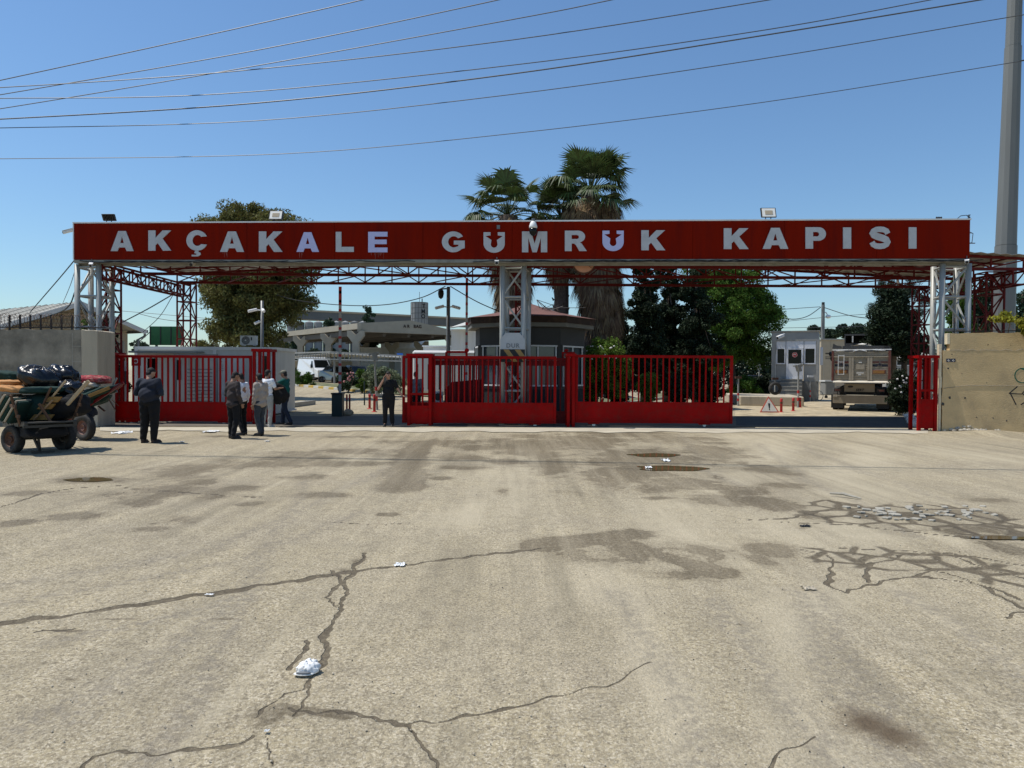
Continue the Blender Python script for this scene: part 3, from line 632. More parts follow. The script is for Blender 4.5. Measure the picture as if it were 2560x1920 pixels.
# rust coloured drips running down below three letters
mm('drip', (.26, .085, .07), .8, .2, 6, spec=.1); mb = MB(); rr = random.Random(6)
for a, b, y0, n_ in ((552, 572, 630.5, 6), (748, 757, 631, 3), (922, 968, 632, 12)):
    for k in range(n_):
        px = rr.uniform(a, b); u, z = onplane(px, y0); h_ = rr.uniform(.05, .20); w_ = rr.uniform(.006, .014); mb.prism([SP(u - w_, z, .0015), SP(u + w_, z, .0015), SP(u + w_ * .4, z - h_, .0015), SP(u - w_ * .4, z - h_, .0015)], NRM * .002)
mb.build('drip_stain', 'drip', gs)
mb = MB()
for px, py in ((1246, 568),):
    u, z = onplane(px, py); mb.obox(SP(u, z, .02), U * .05, NRM * .015, (0, 0, .06))
mb.build('clamp', 'galv', gs)
# ================================================================== LIGHTS AND CAMERAS ON THE SIGN
def floodlight(px, w_, h_, label, back=False, y=545):
    u, z = onplane(px, 556); zt = lerp(zTL, zTR, u / SLEN) + .05
    t = thing('floodlight', label, 'floodlight', SP(u, zt, -.1), 'floodlights on top of the sign')
    c = SP(u, zt + h_ / 2 + .06, -.1); tilt = Vector((0, 0, 1)) * h_ / 2 + NRM * (-.06 if not back else .05); s = 1
    mb = MB(); mb.obox(c, U * w_ / 2, tilt, NRM * .035); mb.build('housing', 'black', t, bevel=.008)
    if not back:
        mb = MB(); mb.obox(c + NRM * .041, U * (w_ / 2 - .03), tilt * .86, NRM * .006); mb.build('glass', 'sign_white', t)
        mb = MB(); mb.obox(c + NRM * .052, U * (w_ / 4), tilt * .42, NRM * .004); mb.build('led_panel', 'cream', t)
    else:
        mb = MB()
        for k in range(7): mb.obox(c + NRM * .05 + U * (-.14 + .047 * k), U * .006, tilt * .8, NRM * .03)
        mb.build('cooling_fin', 'dark_metal', t)
    mb = MB(); mb.beam(SP(u - .08, zt, -.1), SP(u - .08, zt + .1, -.1), .02); mb.beam(SP(u + .08, zt, -.1), SP(u + .08, zt + .1, -.1), .02); mb.build('bracket', 'dark_metal', t)
floodlight(268, .42, .20, 'black floodlight seen from behind above the first letter A of the sign', True)
floodlight(688, .44, .30, 'square floodlight with pale glass standing above the second letter K of the sign')
floodlight(1923, .46, .32, 'square floodlight with pale glass standing above the last letter A of the sign')
def bullet_cam(P, D, label, col='white_trim', L_=.28, r=.05, name='security_camera', grp='security cameras'):
    P = Vector(P); D = Vector(D).normalized(); t = thing(name, label, 'camera', P, grp)
    mb = MB(); mb.tube(P, P + D * L_, r, n=10); s = D.cross(Vector((0, 0, 1))).normalized(); mb.obox(P + D * L_ * .5 + Vector((0, 0, r * 1.1)), D * L_ * .58, s * r * 1.1, Vector((0, 0, r * .15)))
    mb.build('body', col, t, smooth_=False)
    mb = MB(); mb.tube(P + D * (L_ + .001), P + D * (L_ + .015), r * .8, n=10); mb.build('lens', 'black', t)
    mb = MB(); mb.path([P, P - D * .06 + Vector((0, 0, .10)), P - D * .02 + Vector((0, 0, .16))], r * .3, 6); mb.build('bracket', 'galv', t)
bullet_cam(SP(-.08, zTL - .20, -.05), (-1, -.35, -.38), 'white bullet camera sticking out past the left end of the sign')
bullet_cam(SP(.62, zBL - .16, .08), (.35, -.8, -.28), 'white bullet camera under the left end of the sign at the top of the tower')
bullet_cam(SP(13.55, zBL - .10, .10), (0, -1, -.25), 'white camera under the sign at the top of the middle tower', r=.06, L_=.16)
bullet_cam(SP(SLEN - .12, zBR - .10, .06), (-.5, -.8, -.3), 'white camera under the right end of the sign', r=.055, L_=.16)
bullet_cam(SP(3.85, zBL - .10, -.1), (-.3, -1, -.5), 'small dusty camera under the sign below the letter Ç', 'cream', r=.07, L_=.14)
u, z = onplane(1333, 585); t = thing('dome_camera', 'black and white dome camera hanging in front of the letter M', 'camera', SP(u, z, .28))
mb = MB(); zt = lerp(zTL, zTR, u / SLEN) + .04
mb.path([SP(u, zt, -.05), SP(u, zt + .02, .12), SP(u, zt - .02, .28)], .03, 8); mb.tube(SP(u, zt, .28), SP(u, zt - .08, .28), .05, n=12); mb.build('arm', 'galv', t)
mb = MB(); mb.lathe(SP(u, 0, .28), [(.05, zt - .08), (.09, zt - .13), (.125, zt - .24), (.125, zt - .30)], 16); mb.build('housing', 'white_trim', t, smooth_=True)
mb = MB(); mb.lathe(SP(u, 0, .28), [(.122, zt - .301), (.122, zt - .40), (.10, zt - .47), (.05, zt - .52), (.02, zt - .535)], 16); mb.build('dome', 'glass_dark', t, smooth_=True)
# insulators and bracket at the right end
mb = MB(); a = SP(SLEN - .35, zTR + .05, -.1); mb.path([a, a + Vector((.12, 0, .10)), a + Vector((.30, 0, .12)), a + Vector((.40, 0, .04))], .012, 5)
for k in range(4): mb.ell(a + Vector((.36 + .02 * (k % 2), 0, .02 + .035 * k)), .045, .045, .014, 8, 4)
tag(mb.build('insulator', 'black'), 'black cable insulator curling over the right end of the sign', 'insulator', 'insulators on top of the sign')
mb = MB(); a = SP(SLEN - 1.0, zTR + .055, -.1); mb.path([a, a + Vector((.1, 0, .03)), a + Vector((.2, 0, .05))], .012, 5)
for k in range(4): mb.ell(a + Vector((.04 + .05 * k, 0, .04)), .018, .035, .035, 8, 4)
tag(mb.build('insulator', 'black'), 'black cable insulator lying on top of the sign near its right end', 'insulator', 'insulators on top of the sign')
mb = MB(); a = SP(SLEN + .02, zTR - .36, -.15); P_ = [a, a + Vector((.16, 0, -.02)), a + Vector((.13, 0, -.30)), a + Vector((0, 0, -.32))]
mb.path(P_, .010, 5); mb.path([P_[1], a + Vector((0, 0, .05))], .010, 5); mb.beam(P_[3], a + Vector((.22, 0, -.32)), .05, .02)
tag(mb.build('wire_bracket', 'rust'), 'small thin wire bracket fixed to the right end of the sign', 'bracket')
# ================================================================== GREY LATTICE TOWERS
def tower(name, corners, ztop, label, seg=5, r=.085, zb=0):
    t = thing('lattice_tower', label, 'tower', (sum(c[0] for c in corners) / 4, sum(c[1] for c in corners) / 4, 0), 'grey lattice towers carrying the sign')
    for c in corners:
        mb = MB(); mb.tube((c[0], c[1], zb), (c[0], c[1], ztop), r, n=12); mb.lathe((c[0], c[1], 0), [(.16, 0.0), (.16, .02), (.001, .021)], 12); mb.build('pipe', 'tower_grey', t, smooth_=True)
    for k in range(4):
        a, b = corners[k], corners[(k + 1) % 4]; mb = MB(); h = (ztop - .12) / seg
        for i in range(seg + 1): mb.tube((a[0], a[1], .10 + h * i if i < seg else ztop - .10), (b[0], b[1], .10 + h * i if i < seg else ztop - .10), .036, n=6)
        for i in range(seg):
            p, q = (a, b) if (i + k) % 2 == 0 else (b, a)
            mb.tube((p[0], p[1], .12 + h * i), (q[0], q[1], .06 + h * (i + 1)), .034, n=6)
        mb.build('bracing', 'tower_grey', t)
    return t
def cor(x0, x1, y, x2, x3, y2): return [(X(x0, y), y), (X(x1, y), y), (X(x3, y2), y2), (X(x2, y2), y2)]
tower('l', cor(194, 248, 23.25, 228, 280, 23.95), zBL - .13, 'grey steel lattice tower behind the stained concrete wall at the left end of the sign')
tower('m', cor(1255, 1308, 22.95, 1266, 1320, 23.75), lerp(zBL, zBR, .5) - .13, 'grey steel lattice tower with the DUR board under the middle of the sign')
tower('r', cor(2352, 2417, 22.3, 2330, 2387, 23.0), zBR - .13, 'grey steel lattice tower beside the beige wall at the right end of the sign')
# DUR board on the middle tower
xc = X(1281.5, 22.7); y = 22.72; t = thing('stop_board', 'grey octagonal DUR board above black and yellow stripes on the middle tower', 'sign', (xc, y, Z(1281, 890, y)))
def zz(py): return Z(1281, py, 22.72)
xl, xr = X(1250, y), X(1312, y); a1, a2 = X(1266, y), X(1296, y)
mb = MB(); mb.prism([(xl, y, zz(873)), (xr, y, zz(873)), (xr, y, zz(848)), (a2 + .03, y, zz(832)), (a1 - .03, y, zz(832)), (xl, y, zz(848))], (0, .03, 0)); mb.build('board', 'sign_grey', t)
v, f = text2d('DUR', .19, .008, .003, 1.15); mkobj('lettering', frame_map(v, (xc, y - .006, zz(869)), (1, 0, 0), (0, 0, 1)), f, 'sign_text', t)
mb = MB(); mb.box(xl, xr, y + .002, y + .028, zz(905), zz(873.5)); mb.build('stripe_board', 'black', t)
mb = MB(); zt, zb_ = zz(874), zz(904)
for x0 in (xl + .10, xl + .46):
    mb.prism([(x0, y - .003, zt), (x0 + .17, y - .003, zt), (x0 + .17 + .28, y - .003, zb_), (x0 + .28, y - .003, zb_)] if x0 < xl + .3 else [(x0, y - .003, zt), (x0 + .17, y - .003, zt), (xr - .01, y - .003, zt - (xr - x0 - .18) * (zt - zb_) / .28), (xr - .01, y - .003, zb_), (x0 + .28, y - .003, zb_)], (0, .004, 0))
mb.build('yellow_stripe', 'stripe_yellow', t)
# ================================================================== RED CANOPY STRUCTURE
XL, XR = -13.25, 16.15; YF, YM, YB = 23.6, 26.0, 28.5; CB = 5.16
cn = thing('canopy', 'red steel truss canopy with pale corrugated roof behind the sign', 'canopy', ((XL + XR) / 2, YM, 0))
xm = (XL + XR) / 2
def ztop(x): return 5.50 + .72 * (1 - min(1, abs(x - xm) / (XR - xm)))
for Y, nv, x0, x1 in ((YF, 28, XL, XR + .55), (YM, 28, XL - .15, XR + .45), (YB, 28, XL, XR + .3)):
    mb = MB(); mb.beam((x0, Y, CB), (x1, Y, CB), .07, .10)
    mb.beam((x0, Y, ztop(x0)), (xm, Y, ztop(xm)), .07, .09); mb.beam((xm, Y, ztop(xm)), (x1, Y, ztop(x1)), .07, .09)
    xs = [lerp(x0, x1, i / nv) for i in range(nv + 1)]
    for i, x in enumerate(xs):
        mb.beam((x, Y, CB + .04), (x, Y, ztop(x) - .03), .045)
        if i < nv:
            p, q = (x, xs[i + 1]); mb.beam((p, Y, CB + .05 if i % 2 else ztop(p) - .05), (q, Y, ztop(q) - .05 if i % 2 else CB + .05), .04)
    mb.build('truss', 'truss_red', cn)
for x in (XL, XR):                              # side girders run away from the viewer
    mb = MB(); zt, zb_ = CB - .10, CB - .52; mb.beam((x, YF - .3, zt), (x, YB + .3, zt), .07, .07); mb.beam((x, YF - .3, zb_), (x, YB + .3, zb_), .07, .07)
    mb.beam((x + .4, YF - .3, zt), (x + .4, YB + .3, zt), .06, .06); mb.beam((x + .4, YF - .3, zb_), (x + .4, YB + .3, zb_), .06, .06)
    n_ = 10
    for i in range(n_ + 1):
        yy = lerp(YF - .3, YB + .3, i / n_)
        for dx in (0, .4): mb.beam((x + dx, yy, zb_), (x + dx, yy, zt), .035)
        mb.beam((x, yy, zb_), (x + .4, yy, zb_), .03)
        if i < n_:
            y2 = lerp(YF - .3, YB + .3, (i + 1) / n_)
            for dx in (0, .4): mb.beam((x + dx, yy, zb_ if i % 2 else zt), (x + dx, y2, zt if i % 2 else zb_), .03)
    mb.build('side_girder', 'truss_red', cn)
def lattice(x, y, w_, zt, seg=7, tk=.05):
    mb = MB(); c = [(x, y), (x + w_, y), (x + w_, y + w_), (x, y + w_)]
    for a in c: mb.beam((a[0], a[1], 0), (a[0], a[1], zt), tk)
    h = zt / seg
    for i in range(seg):
        for k in range(4):
            a, b = c[k], c[(k + 1) % 4]; mb.beam((a[0], a[1], h * (i + 1)), (b[0], b[1], h * (i + 1)), tk * .8)
            p, q = (a, b) if (i + k) % 2 else (b, a); mb.beam((p[0], p[1], h * i), (q[0], q[1], h * (i + 1)), tk * .7)
    return mb
for x, y, w_ in ((X(250, 24.2), 24.1, .5), (X(452, 28.5), 28.2, .52), (X(2288, 28.3), 28.1, .5), (X(2457, 24.0), 23.9, .6), (X(1288, 24.4), 24.4, .5), (X(1290, 28.4), 28.3, .5)):
    lattice(x, y, w_, CB - .05).build('lattice_column', 'truss_red', cn)
mb = MB(); n_ = 150; x0, x1 = XL - .25, XR + .75; top, bot = [], []
for i in range(n_ + 1):
    x = lerp(x0, x1, i / n_); z = ztop(x) + .06 + (.035 if i % 2 else 0); top.append((x, YF - .35, z)); bot.append((x, YB + .55, z))
mb.add(top + bot + [(p[0], p[1], p[2] + .012) for p in top + bot],
       [(i, i + 1, n_ + 2 + i, n_ + 1 + i) for i in range(n_)] + [(2 * n_ + 2 + i, 2 * n_ + 3 + i, 3 * n_ + 4 + i, 3 * n_ + 3 + i) for i in range(n_)] + [(i, i + 1, 2 * n_ + 3 + i, 2 * n_ + 2 + i) for i in range(n_)])
mb.build('roof_sheet', 'roof_sheet', cn)
mb = MB()
for i in range(5):
    y = lerp(YF, YB + .2, i / 4)
    if i in (1, 3): mb.beam((x0, y, ztop(x0) + .01), (xm, y, ztop(xm) + .01), .05, .06); mb.beam((xm, y, ztop(xm) + .01), (x1, y, ztop(x1) + .01), .05, .06)
for i in range(16):
    x = lerp(XL, XR, i / 15); mb.beam((x, YF, ztop(x)), (x, YB, ztop(x)), .05, .05)
    if i < 15:
        x2 = lerp(XL, XR, (i + 1) / 15); mb.beam((x, YF, CB), (x2, YM, CB), .035); mb.beam((x2, YM, CB + .02), (x, YB, CB), .035)
mb.build('purlin', 'truss_red', cn)
# round discs half hidden behind the sign
for px, py, lab in ((1460, 655, 'round orange brown disc hanging behind the sign right of the middle tower'), (2300, 640, 'round orange brown disc hanging behind the sign by the right tower')):
    Yd = 23.3 if px > 2000 else 23.1; c = W(px, py, Yd); r = .37; mb = MB(); mb.lathe(c, [(.001, 0), (r - .02, 0), (r, .01), (r, .03), (.001, .031)], 28, axis='Y')
    t = thing('round_sign', lab, 'sign', c, 'round discs behind the sign'); mb.build('disc', 'disc_orange', t)
    mb = MB(); mb.lathe(c + Vector((0, -.012, 0)), [(r - .03, 0), (r - .03, .008), (r + .012, .008), (r + .012, 0)], 28, axis='Y', ring=True); mb.beam(c + Vector((-.25, -.006, .2)), c + Vector((.25, -.006, -.2)), .03, .01); mb.build('rim', 'rust', t)
# ================================================================== SLIDING GATES
def gate(name, label, px0, px1, Y, ptop, pbot, ppan, nb, mat_='gate_red', grp='red sliding gates', wheels=(), thick=.06, band=None, bw=.045):
    pxm = (px0 + px1) / 2; x0, x1 = X(px0, Y), X(px1, Y); zt, zb, zp = Z(pxm, ptop, Y), max(.06, Z(pxm, pbot, Y)), Z(pxm, ppan, Y)
    t = thing(name, label, 'gate', ((x0 + x1) / 2, Y, 0), grp)
    mb = MB(); h = thick / 2
    mb.box(x0, x1, Y - h, Y + h, zt - .085, zt); mb.box(x0, x0 + .085, Y - h, Y + h, zb, zt - .0855); mb.box(x1 - .085, x1, Y - h, Y + h, zb, zt - .0855); mb.box(x0 + .0855, x1 - .0855, Y - h - .004, Y + h + .004, zb, zb + .07)
    mb.build('frame', mat_, t, bevel=.005)
    mb = MB(); mb.box(x0 + .086, x1 - .086, Y - .012, Y + .012, zb + .0705, zp); mb.box(x0 + .086, x1 - .086, Y - .02, Y + .02, zp + .0005, zp + .035)
    mb.build('lower_panel', mat_, t)
    if band: mb = MB(); zb2 = Z(pxm, band, Y); mb.box(x0 + .086, x1 - .086, Y + .016, Y + .028, zb2, zt - .09); mb.build('upper_band', mat_, t)
    for i in range(nb):
        x = lerp(x0 + .085, x1 - .085, (i + 1) / (nb + 1)); mb = MB(); mb.box(x - bw / 2, x + bw / 2, Y - .014, Y + .014, zp + .036, zt - .086); mb.build('bar', mat_, t)
    for wpx in wheels:
        x = X(wpx, Y); mb = MB(); mb.box(x - .18, x + .18, Y - .04, Y + .04, zb - .035, zb - .001); mb.build('wheel_bracket', mat_, t)
        mb = MB(); mb.lathe((x, Y - .02, max(zb - .05, .055)), [(.05, 0), (.055, .005), (.055, .035), (.05, .04)], 14, axis='Y'); mb.build('wheel', 'sign_white', t)
    return t
def cage(px0, px1, Y, ptop, label, depth=.5, mat_='gate_red', mid=(975,), nb=2, panel=1012, pan=True):
    x0, x1 = X(px0, Y), X(px1, Y); pm = (px0 + px1) / 2; zt = Z(pm, ptop, Y); t = thing('gate_guide_frame', label, 'gate frame', ((x0 + x1) / 2, Y, 0), 'guide frames of the gates')
    for (x, y) in ((x0, Y), (x1 - .09, Y), (x0, Y + depth), (x1 - .09, Y + depth)):
        mb = MB(); mb.box(x, x + .09, y, y + .09, 0, zt - .09); mb.build('post', mat_, t, bevel=.005)
    mb = MB(); mb.box(x0 - .03, x1 + .03, Y - .03, Y + .12, zt - .089, zt); mb.box(x0 - .03, x1 + .03, Y + depth - .03, Y + depth + .12, zt - .089, zt); mb.box(x0 - .02, x0 + .09, Y + .121, Y + depth - .031, zt - .08, zt - .01); mb.box(x1 - .09, x1 + .02, Y + .121, Y + depth - .031, zt - .08, zt - .01); mb.build('top_rail', mat_, t)
    if pan:
        zp = Z(pm, panel, Y); mb = MB(); mb.box(x0 + .091, x1 - .091, Y + .03, Y + .05, .08, zp); mb.build('lower_panel', mat_, t)
        for m_ in mid:
            zm = Z(pm, m_, Y); mb = MB(); mb.box(x0 + .091, x1 - .091, Y + .02, Y + .07, zm, zm + .07); mb.build('cross_rail', mat_, t)
        for i in range(nb):
            x = lerp(x0 + .09, x1 - .09, (i + 1) / (nb + 1)); mb = MB(); mb.box(x - .025, x + .025, Y + .03, Y + .06, zp + .001, zt - .09); mb.build('bar', mat_, t)
    return t
gate('sliding_gate', 'red barred sliding gate at the left, behind the man in the navy sweatshirt', 283, 630, 22.75, 888, 1053, 1007, 22, wheels=(330, 560), bw=.060)
cage(262, 284, 22.55, 881, 'red gate post frame against the end of the left concrete wall', .55, pan=True, mid=(), nb=1)
cage(631, 674, 22.7, 872, 'tall red guide frame at the free end of the left gate', .5, nb=2, mid=())
gate('sliding_gate', 'red barred sliding gate in front of the middle tower, touched by the man in black', 1006, 1391, 22.55, 890, 1058, 1009, 24, wheels=(1054, 1338), bw=.042)
cage(1018, 1079, 22.35, 884, 'wide red guide frame at the left end of the middle gate', .5, nb=2, panel=1014, mid=(988,))
gate('rear_gate', 'darker red gate leaf with a solid top band standing behind the middle sliding gate', 1082, 1432, 23.0, 894, 1062, 1030, 27, 'gate_red_old', 'red sliding gates', band=914)
gate('sliding_gate', 'red barred sliding gate right of the middle that half closes the lorry lane', 1438, 1832, 22.5, 888, 1058, 1008, 24, wheels=(1485, 1762))
t = cage(1418, 1438, 22.35, 884, 'narrow red post frame between the middle gate and the right gate', .6, nb=0, mid=(), pan=False)
cage(2297, 2345, 21.6, 888, 'small red gate frame against the end of the beige wall', .45, nb=2, mid=(979,), panel=998)
mb = MB(); Y = 22.9
for p, q in (((1115, 907), (1116, 880)), ((1116, 880), (1166, 880)), ((1166, 880), (1168, 907))): mb.beam(W(*p, Y), W(*q, Y), .07)
mb.lathe(W(1167, 876, Y), [(.07, 0), (.07, .05)], 10, axis='Y'); tag(mb.build('gate_handle_frame', 'gate_red'), 'red rectangular bracket rising above the left part of the middle gate', 'bracket')
mb = MB(); mb.box(X(1404, 23.2), X(1436, 23.2), 23.1, 23.2, Z(1420, 884, 23.2), Z(1420, 880, 23.2)); mb.box(X(1404, 23.2), X(1409, 23.2), 23.12, 23.18, 1.9, Z(1420, 884.2, 23.2)); mb.ell(W(1416, 876, 23.15), .07, .07, .05, 8, 5)
tag(mb.build('gate_motor_bracket', 'gate_red'), 'small red bracket with a knob above the post between the two middle gates', 'bracket')
mb = MB(); a = G(1000, 1064); b = G(1860, 1063); mb.beam((a.x, 22.55, .012), (b.x, 22.55, .012), .05, .02); mb.beam((X(283, 22.8), 22.75, .012), (X(1000, 22.8), 22.75, .012), .05, .02); tag(mb.build('gate_rail', 'dark_metal'), 'dark steel rail on the ground that the gates slide along', 'rail')
# ================================================================== WALLS AT BOTH SIDES
YW = 21.3
x1w = X(206, YW); x2w = X(246, YW); zt = Z(120, 824, YW)
lw = thing('concrete_wall', 'grey stained concrete wall behind the loaded carts at the left', 'wall', (-16, YW, 0))
mb = MB()
ntop = 46; x0w = -24.0
pts = [(x0w, YW, 0)] + [(lerp(x1w - .002, x0w, 0), YW, 0)] + [(lerp(x1w - .002, x0w, i / ntop), YW, zt + .018 * math.sin(i * 1.9) + .012 * math.sin(i * 4.7)) for i in range(ntop + 1)]
mb.prism(pts, (0, .28, 0)); mb.build('body', 'concrete_old', lw)
mb = MB(); zp = Z(225, 826, YW); mb.prism([(x1w, YW - .05, 0), (x2w, YW - .05, 0), (x2w, YW - .05, zp - .02), (x2w - .1, YW - .05, zp + .01), (x1w + .15, YW - .05, zp), (x1w, YW - .05, zp + .03)], (0, .95, 0)); mb.build('end_pillar', 'concrete_pale', lw, bevel=.012)
mb = MB()
for py in (866, 905, 932): z = Z(190, py, YW); mb.box(X(180, YW), x1w - .01, YW - .004, YW + .002, z, z + .012)
for px in (181,): mb.box(X(px, YW), X(px, YW) + .012, YW - .004, YW + .002, .2, zt - .1)
z = Z(100, 932, YW); mb.box(x0w, X(180, YW) - .002, YW - .006, YW + .002, z, z + .02); mb.build('joint', 'concrete', lw)
fn = thing('barbed_wire_fence', 'black posts with coils of barbed wire along the top of the left concrete wall', 'fence', (-16, YW + .15, zt))
for px in list(range(-80, 190, 26)):
    mb = MB(); a = W(px, 826, YW + .15); mb.beam((a.x, YW + .15, zt - .03), (a.x, YW + .15, Z(px, 786, YW)), .04, .04); mb.build('post', 'black', fn)
mb = MB(); mb.beam((x0w, YW + .15, zt + .07), (X(258, YW), YW + .15, zt + .07), .03); mb.build('rail', 'black', fn)
mb = MB(); pts = []
for i in range(900): a = i * .42; x = lerp(-18, X(258, YW), i / 899); pts.append((x, YW + .17 + .18 * math.cos(a), zt + .27 + .20 * math.sin(a) + .03 * math.sin(i * .13)))
mb.path(pts, .006, 3); mb.build('wire_coil', 'rust', fn)
# right wall, turned a little towards the sun
A = G(2352, 1078); ang = math.radians(17); du = Vector((math.cos(ang), -math.sin(ang), 0)); nrm = Vector((-math.sin(ang), -math.cos(ang), 0)); Lw = 9.0
rw = thing('plastered_wall', 'beige plastered concrete wall with green and black graffiti at the right edge', 'wall', A)
zt2 = Z(2372, 833, A.y); zs = Z(2372, 876, A.y)
def RW(u, z, off=0): return Vector((A.x, A.y, 0)) + du * u + nrm * off + Vector((0, 0, z))
mb = MB(); rr = random.Random(5)
prof = [(.0, -.3), (Lw, -.3), (Lw, zs)] + [(.02, zs)] + [(.02 + rr.uniform(-.012, .012), zs * (1 - i / 12)) for i in range(1, 12)]
mb.prism([RW(u, z) for u, z in prof], -nrm * .34); mb.build('lower_course', 'wall_beige', rw)
mb = MB(); prof = [(.20, zs + .001), (Lw, zs + .001)] + [(lerp(Lw, .2, i / 40), zt2 + .012 * math.sin(i * 2.2) + .01 * math.sin(i * 5.1)) for i in range(41)]
mb.prism([RW(u, z, -.015) for u, z in prof], -nrm * .32); mb.build('top_course', 'wall_beige', rw)
mb = MB()
for i in range(9): z0_, z1_ = zt2 * i / 9, zt2 * (i + 1) / 9; du0 = .20 if z0_ > zs - .1 else 0; mb.obox(RW(du0 - .035 + rr.uniform(-.008, .008), (z0_ + z1_) / 2, -.17), du * .034, nrm * (.165 + rr.uniform(-.01, .006)), Vector((0, 0, (z1_ - z0_) / 2)))
mb.build('raw_edge', 'wall_beige_raw', rw)
def seam(pts, off=.0015, r=.009):
    mb = MB(); mb.path([RW(u, z, off) for u, z in pts], r, 4); return mb
s1 = seam([(.2 + i * .12, zs + .012 * math.sin(i * 1.7) + .01 * math.sin(i * 3.9)) for i in range(60)], -.006, .011)
zs2 = Z(2372, 963, A.y); s2 = seam([(.05 + i * .12, zs2 - (.10 if i < 5 else 0) * (1 - i / 5 if i < 5 else 0) + .008 * math.sin(i * 2.3)) for i in range(60)])
for q in (s1, s2): q.build('joint', 'truck_box', rw)
mb = MB()
for px, py, r in ((2371, 921, .035), (2375, 994, .04), (2358, 1010, .05), (2470, 862, .02), (2413, 995, .03), (2380, 886, .02), (2405, 934, .015), (2527, 863, .015), (2483, 1045, .02), (2442, 1043, .02), (2517, 1052, .025), (2467, 957, .015)):
    d = ray(px, py); o = Vector((0, 0, CAMH)); tt = (RW(0, 0) - o).dot(nrm) / d.dot(nrm); p = o + d * tt; u = (p - RW(0, 0)).dot(du)
    mb.ell(RW(u, p.z, 0), r, r * .25, r * rr.uniform(.6, 1.1), 8, 5, noise=.3, seed=px)
mb.build('hole', 'dark_metal', rw)
def onrw(px, py):
    d = ray(px, py); o = Vector((0, 0, CAMH)); tt = (RW(0, 0) - o).dot(nrm) / d.dot(nrm); p = o + d * tt; return (p - RW(0, 0)).dot(du), p.z
def graffito(strokes, name, m, w_=.018):
    mb = MB()
    for s in strokes:
        P = [RW(*onrw(*p), .004) for p in s]
        for a, b in zip(P, P[1:]): mb.beam(a, b + (b - a) * .15, w_, .004, up=nrm)
    o = mb.build(name, m, rw); return o
def arcpx(cx, cy, rx, ry, a0, a1, n=14): return [(cx + rx * math.cos(math.radians(a0 + (a1 - a0) * i / n)), cy - ry * math.sin(math.radians(a0 + (a1 - a0) * i / n))) for i in range(n + 1)]
graffito([arcpx(2556, 939, 19, 18, 70, 290), [(2550, 921), (2562, 925)]], 'green_letter', 'green_paint', .026)
graffito([[(2544, 966), (2525, 982), (2538, 1008)], [(2525, 984), (2551, 985)], [(2560, 988), (2556, 983), (2564, 975)], [(2552, 1012), (2566, 1003)]], 'black_arrow', 'black', .028)
for px in (2371, 2383):
    u, z = onrw(px, 901); mb = MB(); mb.obox(RW(u, z, .006), du * .058, nrm * .005, Vector((0, 0, .05))); o = mb.build('number_plate', 'plate_navy', rw)
    mb = MB(); mb.path([RW(u - .02, z - .01, .0125), RW(u + .0, z + .02, .0125), RW(u + .025, z - .012, .0125), RW(u - .01, z - .03, .0125)], .006, 4); mb.build('white_mark', 'sign_white', o)
fn = thing('barbed_wire_fence', 'thin black rail and posts with wire along the top of the beige wall', 'fence', RW(2, zt2))
mb = MB(); mb.beam(RW(.3, zt2 + .06, -.15), RW(Lw, zt2 + .06, -.15), .025); mb.build('rail', 'black', fn)
for i in range(9): mb = MB(); mb.beam(RW(.35 + i * .62, zt2 - .02, -.15), RW(.35 + i * .62, zt2 + .45, -.15), .02); mb.build('post', 'black', fn)
mb = MB(); pts = []
for i in range(260): a = i * .45; pts.append(RW(.3 + i * .02, zt2 + .28 + .20 * math.sin(a), -.15 + .15 * math.cos(a)))
mb.path(pts, .005, 3); mb.build('wire_coil', 'rust', fn)
# ================================================================== WIRES OVERHEAD
def wire(pts, Y0, Y1, r, label, name='power_cable', grp='overhead power cables', mt='black', twist=False):
    P = [];
    for i, p in enumerate(pts):
        t = (p[0] - pts[0][0]) / (pts[-1][0] - pts[0][0]) if pts[-1][0] != pts[0][0] else i / (len(pts) - 1)
        P.append(W(p[0], p[1], lerp(Y0, Y1, t)))
    # smooth through the points (Catmull-Rom)
    Q = [P[0] * 2 - P[1]] + P + [P[-1] * 2 - P[-2]]; out = []
    for i in range(1, len(Q) - 2):
        for k in range(8):
            t = k / 8; a, b, c_, d = Q[i - 1], Q[i], Q[i + 1], Q[i + 2]
            out.append(.5 * ((2 * b) + (c_ - a) * t + (2 * a - 5 * b + 4 * c_ - d) * t * t + (3 * b - a - 3 * c_ + d) * t ** 3))
    out.append(P[-1]); mb = MB(); mb.path(out, r, 5); o = mb.build(name, mt); return tag(o, label, 'cable', grp)
mm('cable_grey', (.06, .065, .07), .5, .1, 3)
wire([(-260, 258), (0, 201), (450, 103), (905, 0), (1300, -98)], 15, 13, .0095, 'highest cable, leaving the top edge left of the middle of the photo', mt='cable_grey')
wire([(-260, 280), (0, 237), (640, 126), (1245, 0), (1600, -85)], 15.5, 13, .0095, 'second highest cable at the left, crossing the flatter one near the left edge', mt='cable_grey')
wire([(-260, 309), (0, 272), (575, 176), (1280, 49), (1528, 0), (1900, -80)], 16, 13, .0095, 'third steep cable, crossing two flatter ones on its way to the top edge', mt='cable_grey')
wire([(-260, 230), (0, 219), (580, 179), (1280, 100), (1922, 0), (2300, -66)], 15, 13, .0095, 'flatter twisted cable leaving the top edge right of the middle', mt='cable_grey')
wire([(-260, 248), (0, 246), (550, 235), (1280, 163), (1900, 77), (2325, 0), (2700, -75)], 15, 13, .0095, 'thin twisted cable running just above the thick one', mt='cable_grey')
wire([(-260, 306), (0, 298), (640, 258), (1280, 185), (1900, 90), (2450, 0), (2750, -52)], 15, 13, .013, 'thickest dark cable, leaving the top edge near the tall pole', mt='cable_grey')
